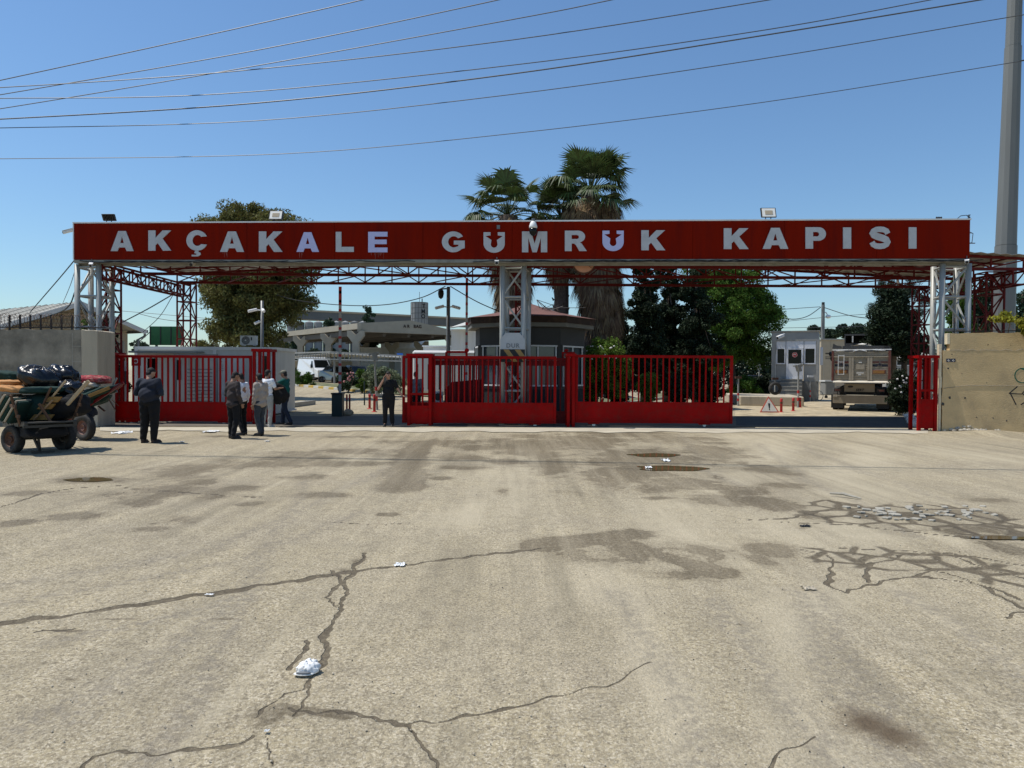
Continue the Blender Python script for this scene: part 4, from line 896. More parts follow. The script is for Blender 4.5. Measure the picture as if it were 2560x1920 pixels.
wire([(-260, 322), (0, 320), (640, 302), (1280, 236), (1900, 148), (2512, 45), (2560, 37), (2800, -5)], 15, 13, .0085, 'second lowest cable, passing in front of the tall pole near its top', mt='cable_grey')
wire([(-260, 396), (0, 397), (700, 385), (1280, 334), (1900, 257), (2510, 160), (2560, 150), (2800, 108)], 15, 13, .0075, 'lowest long cable running alone across the sky', mt='cable_grey')
g2 = 'slack cables strung behind the gate'
wire([(186, 651), (145, 700), (75, 781)], 23.3, 30, .02, 'straight dark cable from the left end of the sign down to the ribbed roof', grp=g2)
wire([(188, 675), (175, 715), (157, 758)], 23.4, 34, .012, 'thin grey cable hanging just left of the left grey tower', grp=g2, mt='cable_grey')
wire([(188, 728), (172, 765), (135, 786), (30, 815)], 23.4, 26, .022, 'thick drooping cable from the left tower to the barbed wire', grp=g2)
wire([(437, 733), (370, 772), (307, 805)], 28, 33, .025, 'thick cable from the left red truss down to the gutter of the beige hall', grp=g2)
wire([(434, 735), (400, 790), (358, 830)], 28, 34, .014, 'thin cable from the left red truss down to the corner of the beige hall', grp=g2)
wire([(1113, 716), (1050, 745), (960, 762), (860, 763), (750, 752), (690, 737)], 30, 42, .022, 'drooping cable from the tall camera pole to the big dark tree', grp=g2)
wire([(1126, 716), (1170, 742), (1213, 764), (1300, 800)], 30, 32, .022, 'cable from the tall camera pole down to the guard house roof', grp=g2)
wire([(2052, 768), (2020, 790), (1985, 798), (1950, 792)], 75, 60, .04, 'drooping cable left of the far wooden pole', grp=g2)
wire([(2058, 768), (2130, 790), (2210, 798), (2300, 800)], 75, 60, .04, 'drooping cable right of the far wooden pole', grp=g2)
wire([(1930, 775), (2050, 767)], 75, 75, .03, 'straight thin cable reaching the top of the far wooden pole from the left', grp=g2, mt='cable_grey')
wire([(1950, 805), (2100, 790), (2300, 778)], 90, 90, .03, 'upper of the long thin cables behind the far wooden pole', grp=g2, mt='cable_grey')
wire([(1950, 820), (2150, 816), (2300, 808)], 90, 90, .03, 'lower of the long thin cables behind the far wooden pole', grp=g2, mt='cable_grey')
wire([(300, 777), (450, 790), (560, 800)], 60, 60, .02, 'upper thin cable in the sky above the green panel', grp=g2, mt='cable_grey')
wire([(350, 785), (400, 797), (450, 803), (500, 800), (560, 790)], 50, 50, .02, 'lower thin cable in the sky above the green panel', grp=g2, mt='cable_grey')
# ================================================================== TALL POLE
pb = W(2500, 900, 30); t = thing('lamp_mast', 'very tall faceted grey mast behind the beige wall at the right edge', 'mast', (pb.x, 30, 0))
mb = MB(); c0, c1 = W(2494, 1000, 30), W(2529, -260, 30)
def mastx(py): return 2519 + (500 - py) * .036
secs = [(940, 26.5), (615, 24)], [(614, 22.8), (118, 18.2)], [(117, 16.9), (-300, 14)]
for (ya, ra), (yb_, rb) in secs:
    a, b = W(mastx(ya), ya, 30), W(mastx(yb_), yb_, 30); mb.tube((a.x, 30, max(0, a.z)), (b.x, 30, b.z), ra * 30 / F, rb * 30 / F, n=12)
i0 = mb.v; mb.build('shaft', 'pole_concrete', t)
mb = MB(); z1 = Z(2510, -300, 30); pb.x = W(mastx(-300), -300, 30).x; mb.lathe((pb.x, 30, z1), [(.9, 0), (1.0, .1), (.9, .25)], 16)
for k in range(8): a = k * math.pi / 4; mb.obox((pb.x + 1.1 * math.cos(a), 30 + 1.1 * math.sin(a), z1 - .15), (.22, 0, 0), (0, .22, 0), (0, 0, .12))
mb.build('lamp_ring', 'dark_metal', t)
# ================================================================== BUILDINGS AT LEFT
hb = thing('hall', 'beige hall with white ribbed gable roof rising behind the barbed wire at the left', 'building', (-24, 40, 0))
AP = W(196, 757, 33); EV = W(358, 829, 35.5); ng = (EV - AP); ng.z = 0; gl = ng.length; ng.normalize()
zr, ze = AP.z, EV.z; back = Vector((-ng.y, ng.x, 0)); back = back if back.y > 0 else -back
# roof ridge recedes to the left: rotate 'back' so it points up-left in the view
EL = AP - ng * gl * 2.3; EL.z = zr - (zr - ze) * 2.3; EL_ = EL
ridge = back * 22
base = lambda p: Vector((p.x, p.y, 0))
mb = MB(); mb.prism([base(EL) + Vector((0,0,0)), base(EV - ng * .5), Vector((*(EV - ng * .5).xy, ze - .1)), Vector((*AP.xy, zr - .12)), Vector((*EL.xy, max(.5, EL.z - .1)))], ridge * .98); mb.xf(Matrix.Translation(back * .5)); mb.build('wall', 'cream', hb)
mb = MB(); n_ = 110
def rf(s, k):      # corrugated roof slopes
    top, bot = [], []
    for i in range(n_ + 1):
        q = ridge * (i / n_) - back * .25; dz = .05 * (i % 2)
        a = AP + q + Vector((0, 0, dz)); b = (EV if s > 0 else EL) + q + Vector((0, 0, dz)); top.append(tuple(a)); bot.append(tuple(b))
    o = len(mb.v); mb.add(top + bot, [(i, i + 1, n_ + 2 + i, n_ + 1 + i) for i in range(n_)])
rf(1, 0); rf(-1, 0); mb.build('roof', 'roof_white', hb)
mb = MB()
for k in range(34):
    q = ridge * (k / 33) - back * .2 + Vector((0, 0, .06))
    for e_ in (EV, EL): mb.beam(AP + q, e_ + q, .05, .03)
mb.build('roof_rib', 'concrete', hb)
mb = MB(); off = -back * .28
for e in (EV, EL): mb.beam(AP + off + Vector((0, 0, -.05)), e + off + Vector((0, 0, -.05)), .06, .20)
mb.build('rake_trim', 'white_panel', hb)
mb = MB()
for k in range(1, 7):
    f = k / 7; z = lerp(zr, ze, f) - .18; a = AP + ng * gl * f - ng * .15 + back * .44; b = AP - ng * gl * f * 1.0 + back * .44
    mb.beam(Vector((b.x, b.y, z)), Vector((a.x, a.y, z)), .05, .05)
mb.build('seam', 'wood_cream', hb)
mb = MB(); mb.beam(EV - back * .3, EV + ridge, .16, .14); e = EV - back * .2; mb.path([e, e + Vector((-.05, 0, -.25)), e - ng * .35 + Vector((0, 0, -.4)), Vector((*(e - ng * .42).xy, .2))], .06, 8); mb.build('gutter', 'galv', hb)
mb = MB()
for k in range(3): p = EV - ng * (.72 + .28 * k) + back * .46; mb.beam((p.x, p.y, .2), (p.x, p.y, ze - .5), .07, .06)
mb.build('pilaster', 'concrete', hb)
# white prefab cabin with panels
Y = 27.5; t = thing('site_cabin', 'white prefabricated cabin behind the left gate with an air conditioner on its roof', 'cabin', (X(520, Y), Y + 1.3, 0))
x0, x1, zt = X(336, Y), X(690, Y), Z(520, 867, Y)
mb = MB(); mb.box(x0 + .06, x1 - .06, Y + .05, Y + 2.6, .12, zt - .12); mb.build('body', 'white_panel', t)
mb = MB(); mb.box(x0, x1, Y, Y + 2.65, zt - .119, zt); mb.box(x0, x1, Y, Y + 2.65, .05, .119)
for x in (x0, (x0 + x1) / 2 + .3, x1 - .12): mb.box(x, x + .12, Y, Y + .049, .12, zt - .12)
mb.build('frame', 'white_clean', t)
for px0, px1 in ((352, 470), (500, 612), (640, 682)):
    mb = MB(); mb.box(X(px0, Y), X(px1, Y), Y + .035, Y + .0495, .3, zt - .35); mb.build('wall_panel', 'white_clean', t)
for px0, px1, p0, p1 in ((368, 388, 896, 990), (440, 452, 900, 950), (655, 668, 890, 945)):
    mb = MB(); mb.box(X(px0, Y), X(px1, Y), Y + .015, Y + .034, Z(px0, p1, Y), Z(px0, p0, Y)); mb.build('window', 'glass_dark', t)
mb = MB(); zz_ = Z(430, 880, Y); mb.box(X(345, Y), X(512, Y), Y - .7, Y - .02, zz_ - .05, zz_ + .02); mb.build('awning', 'concrete_grey', t)
x = X(552, Y); mb = MB(); z0_ = Z(555, 900, Y); lp = [(a, b) for a, b in arcpx(0, 0, .075, .075, 60, 300, 14)] + [(a, b) for a, b in arcpx(.022, 0, .055, .055, 300, 60, 14)]
v, f = shape2d(lp and [lp], .01); mkobj('crescent_mark', frame_map(v, (x, Y + .03, z0_), (1, 0, 0), (0, 0, 1)), f, 'post_red', t)
mb = MB()
for k in range(4): mb.box(x - .08, x + .09, Y + .028, Y + .0345, z0_ - .2 - .07 * k, z0_ - .185 - .07 * k)
mb.build('notice_line', 'sign_text', t)
x = X(340, 26.9); mb = MB(); z0_ = Z(342, 903, 26.9); mb.box(x - .17, x + .17, 26.9, 26.93, z0_ - .17, z0_ + .17)
s = tag(mb.build('notice_board', 'post_red', loc=(x, 26.9, z0_)), 'small red notice board with a white ring seen through the left gate', 'notice'); mb = MB(); mb.lathe((x, 26.885, z0_), [(.06, 0), (.06, .012), (.09, .012), (.09, 0)], 16, axis='Y', ring=True); mb.build('ring', 'sign_white', s)
# turnstile between cabin and gate
xt = X(490, 26.2); t = thing('turnstile', 'tall white comb turnstile seen through the bars of the left gate', 'turnstile', (xt, 26.2, 0))
mb = MB(); mb.tube((xt, 26.2, 0), (xt, 26.2, 2.1), .04)
for k in range(12):
    for a in (0, 2.1, 4.2): mb.tube((xt, 26.2, .3 + .13 * k), (xt + .55 * math.cos(a + .4), 26.2 + .55 * math.sin(a + .4), .3 + .13 * k), .015, n=5)
mb.build('rotor', 'galv', t); mb = MB()
for dx in (-.75, .75): mb.beam((xt + dx, 26.2, 0), (xt + dx, 26.2, 2.2), .08)
mb.beam((xt - .79, 26.2, 2.24), (xt + .79, 26.2, 2.24), .08); mb.build('frame', 'concrete_grey', t)
# bench by the cabin
xb = X(540, 26.6); t = thing('bench', 'white slatted metal bench in front of the white cabin behind the left gate', 'bench', (xb, 26.6, 0))
mb = MB(); mb.box(xb - .7, xb + .7, 26.4, 26.75, .44, .47); mb.build('seat', 'white_panel', t); mb = MB(); mb.box(xb - .7, xb + .7, 26.78, 26.80, .60, .72); mb.box(xb - .7, xb + .7, 26.78, 26.80, .76, .88); mb.build('backrest', 'white_panel', t)
for dx in (-.6, .6): mb = MB(); mb.beam((xb + dx, 26.45, 0), (xb + dx, 26.45, .44), .04); mb.beam((xb + dx, 26.74, 0), (xb + dx, 26.79, .88), .03); mb.build('leg', 'dark_metal', t)
t = thing('intercom_box', 'dark grey box on a pale post behind the left end of the left gate', 'box', (X(308, 24.5), 24.5, 0)); mb = MB(); mb.box(X(301, 24.5), X(318, 24.5), 24.4, 24.55, 1.2, 1.65); mb.build('box', 'booth_wall', t); mb = MB(); mb.beam((X(312, 24.6), 24.62, 0), (X(312, 24.6), 24.62, 2.0), .12); mb.build('post', 'white_panel', t)
# air conditioner
Y = 28; xa, xb_ = X(600, Y), X(638, Y); z0_, z1_ = Z(618, 864, Y) , Z(618, 839, Y); t = thing('air_conditioner', 'white air conditioner outdoor unit standing on the roof of the white cabin', 'air conditioner', ((xa + xb_) / 2, Y, z0_))
mb = MB(); mb.box(xa, xb_, Y, Y + .3, z0_ + .03, z1_); mb.box(xa + .05, xa + .1, Y, Y + .3, z0_, z0_ + .0295); mb.box(xb_ - .1, xb_ - .05, Y, Y + .3, z0_, z0_ + .0295); mb.build('casing', 'white_panel', t, bevel=.01)
mb = MB(); cz = (z0_ + z1_) / 2 + .01; mb.lathe((xa + .22, Y - .012, cz), [(.001, .0), (.16, 0), (.165, .011), (.001, .0115)], 24, axis='Y'); mb.build('fan_grille', 'booth_wall', t)
mb = MB(); mb.lathe((xa + .22, Y - .022, cz), [(.001, 0), (.035, 0), (.035, .009), (.001, .0095)], 12, axis='Y')
for r in (.06, .09, .12, .15): mb.lathe((xa + .22, Y - .018, cz), [(r, 0), (r + .006, 0), (r + .006, .004), (r, .004)], 20, axis='Y', ring=True)
mb.build('fan_hub', 'white_panel', t); mb = MB(); mb.box(xa + .42, xa + .47, Y - .006, Y - .001, cz, cz + .12); mb.build('badge', 'booth_wall', t)
# green panel
Y = 38; t = thing('green_billboard', 'plain green sheet metal panel above the white cabin', 'panel', (X(413, Y), Y, 0)); x0, x1 = X(375, Y), X(455, Y); z0_, z1_ = Z(413, 863, Y), Z(413, 816, Y)
mb = MB(); mb.box(x0, x1, Y, Y + .05, z0_, z1_); mb.build('sheet', 'green_panel', t); mb = MB()
for k in range(4): x = lerp(x0 + .02, x1 - .02, k / 3); mb.box(x - .025, x + .025, Y - .03, Y - .001, z0_, z1_)
mb.build('rib', 'dark_metal', t); mb = MB()
for x in (x0 + .3, x1 - .3): mb.beam((x, Y + .1, 0), (x, Y + .1, z1_ - .1), .1)
mb.beam((x0 - .02, Y + .05, z1_ - .3), (x0 - .75, Y - .2, z0_ - .1), .04); mb.build('support', 'galv', t)
# ================================================================== CAMERA POLES, BARRIERS, POSTS
def campole(px, ptop, Y, label, r=.09, heads=(), dome=None, z0=0):
    x = X(px, Y); zt = Z(px, ptop, Y); t = thing('camera_pole', label, 'pole', (x, Y, z0), 'camera poles in the customs yard')
    mb = MB(); mb.tube((x, Y, z0), (x, Y, zt), r, r * .8, n=10); mb.build('pole', 'galv', t, smooth_=True)
    for (py, sx) in heads:
        z = Z(px, py, Y); mb = MB(); mb.tube((x, Y, z), (x + sx * .22, Y - .1, z + .02), .025); a = Vector((x + sx * .18, Y - .12, z + .03)); mb.tube(a, a + Vector((sx * .30, -.2, -.10)), .06, n=8); mb.build('camera', 'white_trim', t)
    if dome: z = Z(px, dome, Y); mb = MB(); mb.tube((x, Y, z + .22), (x - .3, Y, z + .2), .03); mb.lathe((x - .3, Y, z), [(.02, -.2), (.09, -.14), (.12, 0), (.11, .12), (.05, .2)], 12); mb.build('dome_camera', 'black', t)
    return t
campole(1120, 717, 29, 'tall grey camera pole with a black dome camera left of the guard house', heads=((768, -1), (768, 1)), dome=735)
campole(655, 752, 31, 'grey camera pole in front of the big dark tree behind the white cabin', .08, heads=((776, -1), (776, .4), (806, -.4)))
def barrier(px, ptop, pcab, pbase, Y, label, cab=True, w_=.095, ph=0):
    x = X(px, Y); zt = Z(px, ptop, Y); t = thing('boom_barrier', label, 'barrier', (x, Y, 0), 'raised boom barriers')
    zc = Z(px, pcab, Y)
    if cab:
        mb = MB(); x0, x1 = X(832, Y), X(858, Y); mb.box(x0, x1, Y - .18, Y + .18, 0, zc - .06); mb.build('cabinet', 'cabinet_green', t, bevel=.01)
        mb = MB(); mb.box(x0 - .02, x1 + .02, Y - .20, Y + .20, zc - .059, zc); mb.build('cabinet_lid', 'black', t)
    mb = MB(); mb2 = MB(); n_ = 11; z = zc + .3
    mb.box(x - w_ / 2, x + w_ / 2, Y - .03, Y + .03, zc + .002, zt); mb.build('arm', 'post_white', t)
    for k in range(n_):
        a = lerp(zc + .25, zt, (k + .5 - .25) / n_); b = a + (zt - zc) / n_ * .27
        if b < zt + .05: mb2.box(x - w_ / 2 - .003, x + w_ / 2 + .003, Y - .033, Y + .033, a, min(b, zt - .01))
    mb2.box(x - w_ / 2 - .003, x + w_ / 2 + .003, Y - .033, Y + .033, lerp(zc, zt, .83), zt + .003)
    mb2.build('red_band', 'post_red', t)
barrier(850, 717, 982, 1040, 26.8, 'raised red and white barrier arm on a dark green cabinet in the open gateway', True)
barrier(1166, 695, 985, 1040, 26.8, 'raised red and white barrier arm standing behind the middle gate left of the guard house', False, .08)
def bollard(px, pb_, h, label, r=.055, mt='post_red', foot=True, grp='red bollards'):
    p = G(px, pb_); t = thing('bollard', label, 'bollard', p, grp); mb = MB(); mb.lathe(p, [(r, .02), (r, h - .06), (r * .8, h - .015), (.002, h)], 12); mb.build('post', mt, t, smooth_=True)
    if foot: mb = MB(); mb.lathe(p, [(r * 2.2, .001), (r * 2.0, .022), (r * 1.1, .035)], 12); mb.build('foot', 'rubber' if mt != 'post_red' else 'post_red', t)
    mb = MB(); mb.lathe(p, [(r + .002, h * .62), (r + .002, h * .74)], 12); mb.build('band', 'rust', t)
bollard(1953, 1031, .62, 'short red bollard right of the white warning triangle')
bollard(1983, 1028, .62, 'short red bollard midway between the warning triangle and the tall striped post')
bollard(2000, 1019, .52, 'short red bollard against the tall striped post at the corner of the platform')
bollard(924, 1022, .68, 'red bollard behind the man in black, farther of the pair')
bollard(936, 1030, .75, 'red bollard behind the man in black, nearer of the pair')
bollard(867, 1037, .80, 'left of the two red flexible posts tied together beside the barrier cabinet', .035)
bollard(874, 1038, .82, 'right of the two red flexible posts tied together beside the barrier cabinet', .035)
p = G(871, 1039); mb = MB(); mb.ell(p + Vector((0, 0, .12)), .19, .14, .13, 12, 8, noise=.25, seed=3); tag(mb.build('sack', 'cloth_cream', smooth_=True), 'small pale sack at the foot of the two tied red posts', 'sack')
p = G(911, 1001 + 12); mb = MB(); mb.tube(p, p + Vector((0, 0, 1.2)), .035); tag(mb.build('post', 'cabinet_green'), 'thin dark green post left of the leaning reader post', 'post')
def readerpost(px, pb_, ptop, label, lean=0, head='bird', hm='concrete_grey', r=.05):
    p = G(px, pb_); h = Z(px, ptop, p.y); t = thing('reader_post', label, 'post', p, 'striped card reader posts')
    q = p + Vector((lean, 0, h)); mb = MB(); mb.tube(p, q, r, r * .85, n=10); mb.lathe(p, [(.12, .001), (.12, .02), (.001, .021)], 10); mb.build('pole', 'concrete_grey', t)
    for a, b, m_ in ((.18, .27, 'post_red'), (.27, .38, 'post_white'), (.38, .46, 'post_red')):
        mb = MB(); mb.tube(p.lerp(q, a), p.lerp(q, b - .001), r + .004, n=10); mb.build('band', m_, t)
    mb = MB()
    if head == 'bird': mb.obox(q + Vector((0, 0, .10)), (.09, .03, .02), (-.03, .10, 0), (-.05, 0, .17)); mb.obox(q + Vector((-.05, 0, .24)), (.20, 0, .05), (0, .09, 0), (-.01, 0, .035)); mb.obox(q + Vector((.1, 0, .2)), (.10, 0, .06), (0, .07, 0), (.01, 0, .05))
    else: mb.obox(q + Vector((0, 0, .03)), (.17, 0, 0), (0, .06, 0), (0, 0, .06))
    mb.build('reader', hm, t)
readerpost(1995, 1019, 925, 'tall striped post with a grey reader head in front of the small booth steps', head='bird')
readerpost(1937, 1010, 948, 'striped post with a flat dark red head left of the booth steps', head='flat', hm='rust')
readerpost(1897, 990, 922, 'striped post with a grey reader head left of the small booth near the trees', head='bird')
readerpost(1845, 1015, 945, 'striped post at the left corner of the concrete platform', head='flat', hm='rust')
readerpost(2025, 1004, 942, 'thin striped post with a white head between the booth and the lorry', head='flat', hm='white_trim', r=.04)
readerpost(943, 1025, 898, 'leaning striped reader post in front of the silvery bush behind the man in black', lean=-.12, head='bird')
mb = MB(); p = G(935, 1012); mb.box(p.x - .3, p.x + .45, p.y, p.y + .08, .45, .55); mb.box(p.x - .25, p.x - .2, p.y, p.y + .06, 0, .449); tag(mb.build('barrier_rest', 'concrete_grey'), 'low grey steel crossbar among the red bollards behind the man in black', 'rail')
# warning triangle
p = G(1924, 1033); t = thing('warning_triangle', 'white warning triangle with red edge and black exclamation mark standing on the ground', 'sign', p, None)
s = 46 * p.y / F; hh = 46 * .78 * p.y / F * 1.05; lean = Vector((0, .12, 0)); a, b, c_ = Vector((-s / 2 - .03, 0, .03)), Vector((s / 2 + .03, 0, .03)), Vector((0, .16, hh + .08))
mb = MB(); mb.prism([p + a, p + b, p + c_], (0, .02, 0)); mb.build('edge', 'sign_rededge', t)
cen = (a + b + c_) / 3; mb = MB(); mb.prism([p + cen + (q - cen) * .80 + Vector((0, -.006, 0)) for q in (a, b, c_)], (0, .005, 0)); mb.build('face', 'sign_white', t)
up_ = (c_ - (a + b) / 2).normalized(); mb = MB(); o_ = p + cen + Vector((0, -.010, 0)); mb.prism([o_ - up_ * .07 + Vector((-.018, 0, 0)), o_ - up_ * .07 + Vector((.018, 0, 0)), o_ + up_ * .14 + Vector((.045, 0, 0)), o_ + up_ * .17 + Vector((.02, 0, 0)), o_ + up_ * .17 + Vector((-.02, 0, 0)), o_ + up_ * .14 + Vector((-.045, 0, 0))], (0, .003, 0))
mb.lathe(o_ - up_ * .11, [(.001, 0), (.026, 0), (.026, .003), (.001, .0031)], 12, axis='Y'); mb.build('exclamation_mark', 'black', t)
mb = MB(); mb.beam(p + c_ + Vector((0, .03, -.06)), p + Vector((.1, .45, 0)), .03); mb.build('prop', 'dark_metal', t)
# ================================================================== SMALL BOOTH ON THE RIGHT
Y = 44.5; x0, x1 = X(1958, Y), X(2068, Y); zt = Z(1990, 829, Y); dpt = 3.0
t = thing('control_booth', 'small grey plastered booth with white door and windows and concrete steps beside the lorry', 'booth', ((x0 + x1) / 2, Y + dpt / 2, 0))
def bx(px): return lerp(x0, x1, (px - 1930) / 116)
def bz(py): return Z(1990, py, Y)
wl, wr = bx(1941), bx(2040); zhead, zsill, zfl = bz(852), bz(911), bz(948); dl, dr = bx(1966), bx(2010)
mb = MB(); zb_ = bz(953)
mb.box(x0, wl, Y, Y + dpt, zb_, zt); mb.box(wr, x1, Y, Y + dpt, zb_, zt); mb.box(wl + .001, wr - .001, Y, Y + dpt, zhead, zt)
mb.box(wl + .001, dl - .001, Y + .1, Y + dpt, zb_, zsill); mb.box(dr + .001, wr - .001, Y + .1, Y + dpt, zb_, zsill); mb.box(wl + .002, wr - .002, Y + dpt - .2, Y + dpt - .01, zsill, zhead - .001); mb.build('wall', 'booth_grey', t)
mb = MB(); mb.box(x0 + .02, x1 - .02, Y + .02, Y + dpt - .02, 0, zb_ - .001); mb.build('plinth', 'booth_dark', t)
mb = MB(); mb.box(x0 - .06, x1 + .06, Y - .06, Y + dpt + .06, zt + .001, zt + .06); mb.build('roof_edge', 'concrete', t)
def frame_(xa, xb_, za, zb2, y, th=.07, name='window_frame'):
    mb = MB(); mb.box(xa, xb_, y, y + .08, zb2 - th, zb2); mb.box(xa, xb_, y, y + .08, za, za + th); mb.box(xa, xa + th, y, y + .08, za + th, zb2 - th); mb.box(xb_ - th, xb_, y, y + .08, za + th, zb2 - th); return mb
ztr = bz(869)
for k, (a, b, za) in enumerate(((wl, dl, zsill), (dr, wr, zsill))):
    w_ = frame_(a + .02, b - .02, za + .01, ztr, Y + .02).build('window', 'pvc', t); mb = MB(); mb.box(a + .10, b - .10, Y + .06, Y + .075, za + .09, ztr - .08); mb.build('pane', 'glass_dark', w_)
    mb = MB(); mb.box(a + .02, b - .02, Y + .03, Y + .08, ztr + .002, zhead - .01); mb.build('transom_panel', 'pvc', t)
mb = MB(); mb.box(dl + .01, dr - .01, Y + .03, Y + .08, ztr + .002, zhead - .01); mb.build('transom_panel', 'pvc', t)
d = frame_(dl + .02, dr - .02, zfl, ztr, Y - .01, .12).build('door', 'pvc', t)
zmid = bz(911); mb = MB(); mb.box(dl + .15, dr - .15, Y + .02, Y + .035, zmid + .06, ztr - .13); mb.build('pane', 'glass_dark', d); mb = MB(); mb.box(dl + .141, dr - .141, Y + .0, Y + .05, zfl + .121, zmid + .05); mb.build('lower_panel', 'pvc', d)
mb = MB(); mb.beam((dr - .1, Y - .04, zmid - .15), (dr - .1, Y - .04, zmid + .15), .03); mb.build('handle', 'galv', d)
zc_ = bz(887); xc_ = (dl + dr) / 2; mb = MB(); mb.lathe((xc_, Y + .008, zc_), [(.001, 0), (.16, 0), (.16, .008), (.001, .0081)], 20, axis='Y'); e = mb.build('emblem', 'post_red', d)
mb = MB(); mb.lathe((xc_, Y + .001, zc_), [(.13, 0), (.145, 0), (.145, .006), (.13, .006)], 20, axis='Y', ring=True); mb.build('emblem_ring', 'sign_white', d)
lp = arcpx(0, 0, .075, .075, 150, 390, 14) + arcpx(0, -.03, .055, .055, 390, 150, 14); v, f = shape2d([lp], .005); mkobj('emblem_crescent', frame_map(v, (xc_, Y + .003, zc_), (1, 0, 0), (0, 0, 1)), f, 'sign_white', d)
mb = MB(); ns = 6; sw0, sw1 = bx(1955), bx(2008); htot = zfl - .02
for k in range(ns):
    mb.box(sw0 - (ns - 1 - k) * .02, sw1, Y - .02 - (ns - k) * .30, Y - .021 - (ns - 1 - k) * .30 + (0), .002, htot * (k + 1) / ns)
mb.build('steps', 'booth_dark', t)
mb = MB()
for k in range(ns): mb.box(sw0 - (ns - 1 - k) * .02, sw1, Y - .035 - (ns - k) * .30, Y - .005 - (ns - 1 - k) * .30, htot * (k + 1) / ns + .001, htot * (k + 1) / ns + .03)
mb.build('step_nosing', 'concrete', t)
mb = MB(); mb.path([(bx(1943), Y - .03, ztr), (bx(1940), Y - .04, zsill), (bx(1941), Y - .03, bz(946))], .02, 5); mb.build('conduit', 'white_panel', t)
mb = MB(); mb.obox((x1 + .16, Y + .35, bz(890)), (.08, 0, 0), (0, .03, 0), (0, 0, .55)); mb.build('side_window', 'pvc', t)
p = Vector((x1 + .3, Y + .2, bz(890))); mb = MB()
for k, (dx, dz) in enumerate(((0, .15), (.26, .2), (.3, -.04), (.1, -.15))): mb.ell(p + Vector((dx, 0, dz)), .14, .12, .16, 8, 6); mb.path([p + Vector((-.3, .1, dz)), p + Vector((dx, 0, dz))], .02, 4)
tag(mb.build('traffic_light', 'black'), 'cluster of black lamps fixed to the right side of the small booth', 'lamp')
bullet_cam((x0 - .05, Y - .1, zt - .25), (-.9, -.4, -.35), 'white camera at the upper left corner of the small booth', L_=.5, r=.09)
# platform island
t.rotation_euler = (0, 0, math.radians(-24))
a0, a1 = G(1850, 1014), G(2010, 1017); b1 = G(2022, 994); b0 = G(1862, 990)
mb = MB(); mb.prism([(a0.x, a0.y, 0), (a1.x, a1.y, 0), (a1.x + .75, a1.y + 3.8, 0), (a0.x + .6, a0.y + 5.2, 0)], (0, 0, .52)); tag(mb.build('platform', 'concrete_pale', bevel=.05), 'low worn concrete platform in front of the small booth steps', 'platform')
mb = MB(); p = G(1942, 1000); c_ = (X(1942, 39.6), 39.6, .52 + .0); mb.lathe((X(1940, 39.7), 39.7, .52 + .36), [(.20, 0), (.34, .02), (.36, .1), (.34, .2), (.20, .22)], 20, axis='Y', ring=True); t2 = thing('spare_tyre', 'worn grey tyre leaning left of the booth steps', 'tyre', (X(1940, 39.7), 39.8, .52)); mb.build('tyre', 'rubber', t2, smooth_=True)
# bicycle wheel thing right of the steps
p = G(2026, 1003); t2 = thing('bicycle', 'pale bicycle parked against the front of the small booth right of the steps', 'bicycle', p)
for dx in (-.45, .45):
    mb = MB(); c_ = p + Vector((dx + .25, .5, .33)); mb.lathe(c_, [(.30, 0), (.33, .01), (.33, .03), (.30, .04)], 20, axis='Y', ring=True)
    for k in range(6): aa = k * math.pi / 6; mb.tube(c_ + Vector((.3 * math.cos(aa), .02, .3 * math.sin(aa))), c_ - Vector((.3 * math.cos(aa), -.02, .3 * math.sin(aa))), .004, n=4)
    mb.build('wheel', 'galv', t2)
mb = MB(); q = lambda x_, z_: p + Vector((x_ + .25, .52, z_)); mb.path([q(-.45, .33), q(-.2, .8), q(.25, .8), q(.45, .33)], .018, 6); mb.path([q(-.2, .8), q(0, .3), q(.25, .8)], .018, 6); mb.path([q(-.45, .33), q(0, .3)], .016, 6); mb.path([q(.25, .8), q(.28, 1.0), q(.15, 1.02)], .014, 6); mb.build('frame', 'galv', t2)
mb = MB(); mb.ell(q(-.2, .86), .13, .07, .04, 8, 5); mb.build('saddle', 'black', t2)
# waste container between booth and lorry
Y = 50; t2 = thing('waste_container', 'grey wheeled waste container between the small booth and the lorry', 'container', (X(2080, Y), Y, 0))
mb = MB(); mb.box(X(2064, Y), X(2088, Y), Y, Y + .9, .22, 1.15); mb.build('bin', 'booth_dark', t2, bevel=.05); mb = MB(); mb.box(X(2062, Y), X(2089, Y), Y - .05, Y + .95, 1.16, 1.26); mb.build('lid', 'white_panel', t2)
for x in (X(2068, Y), X(2085, Y)): mb = MB(); mb.lathe((x, Y + .1, .11), [(.10, 0), (.11, .01), (.11, .05), (.10, .06)], 12, axis='Y'); mb.build('wheel', 'rubber', t2)
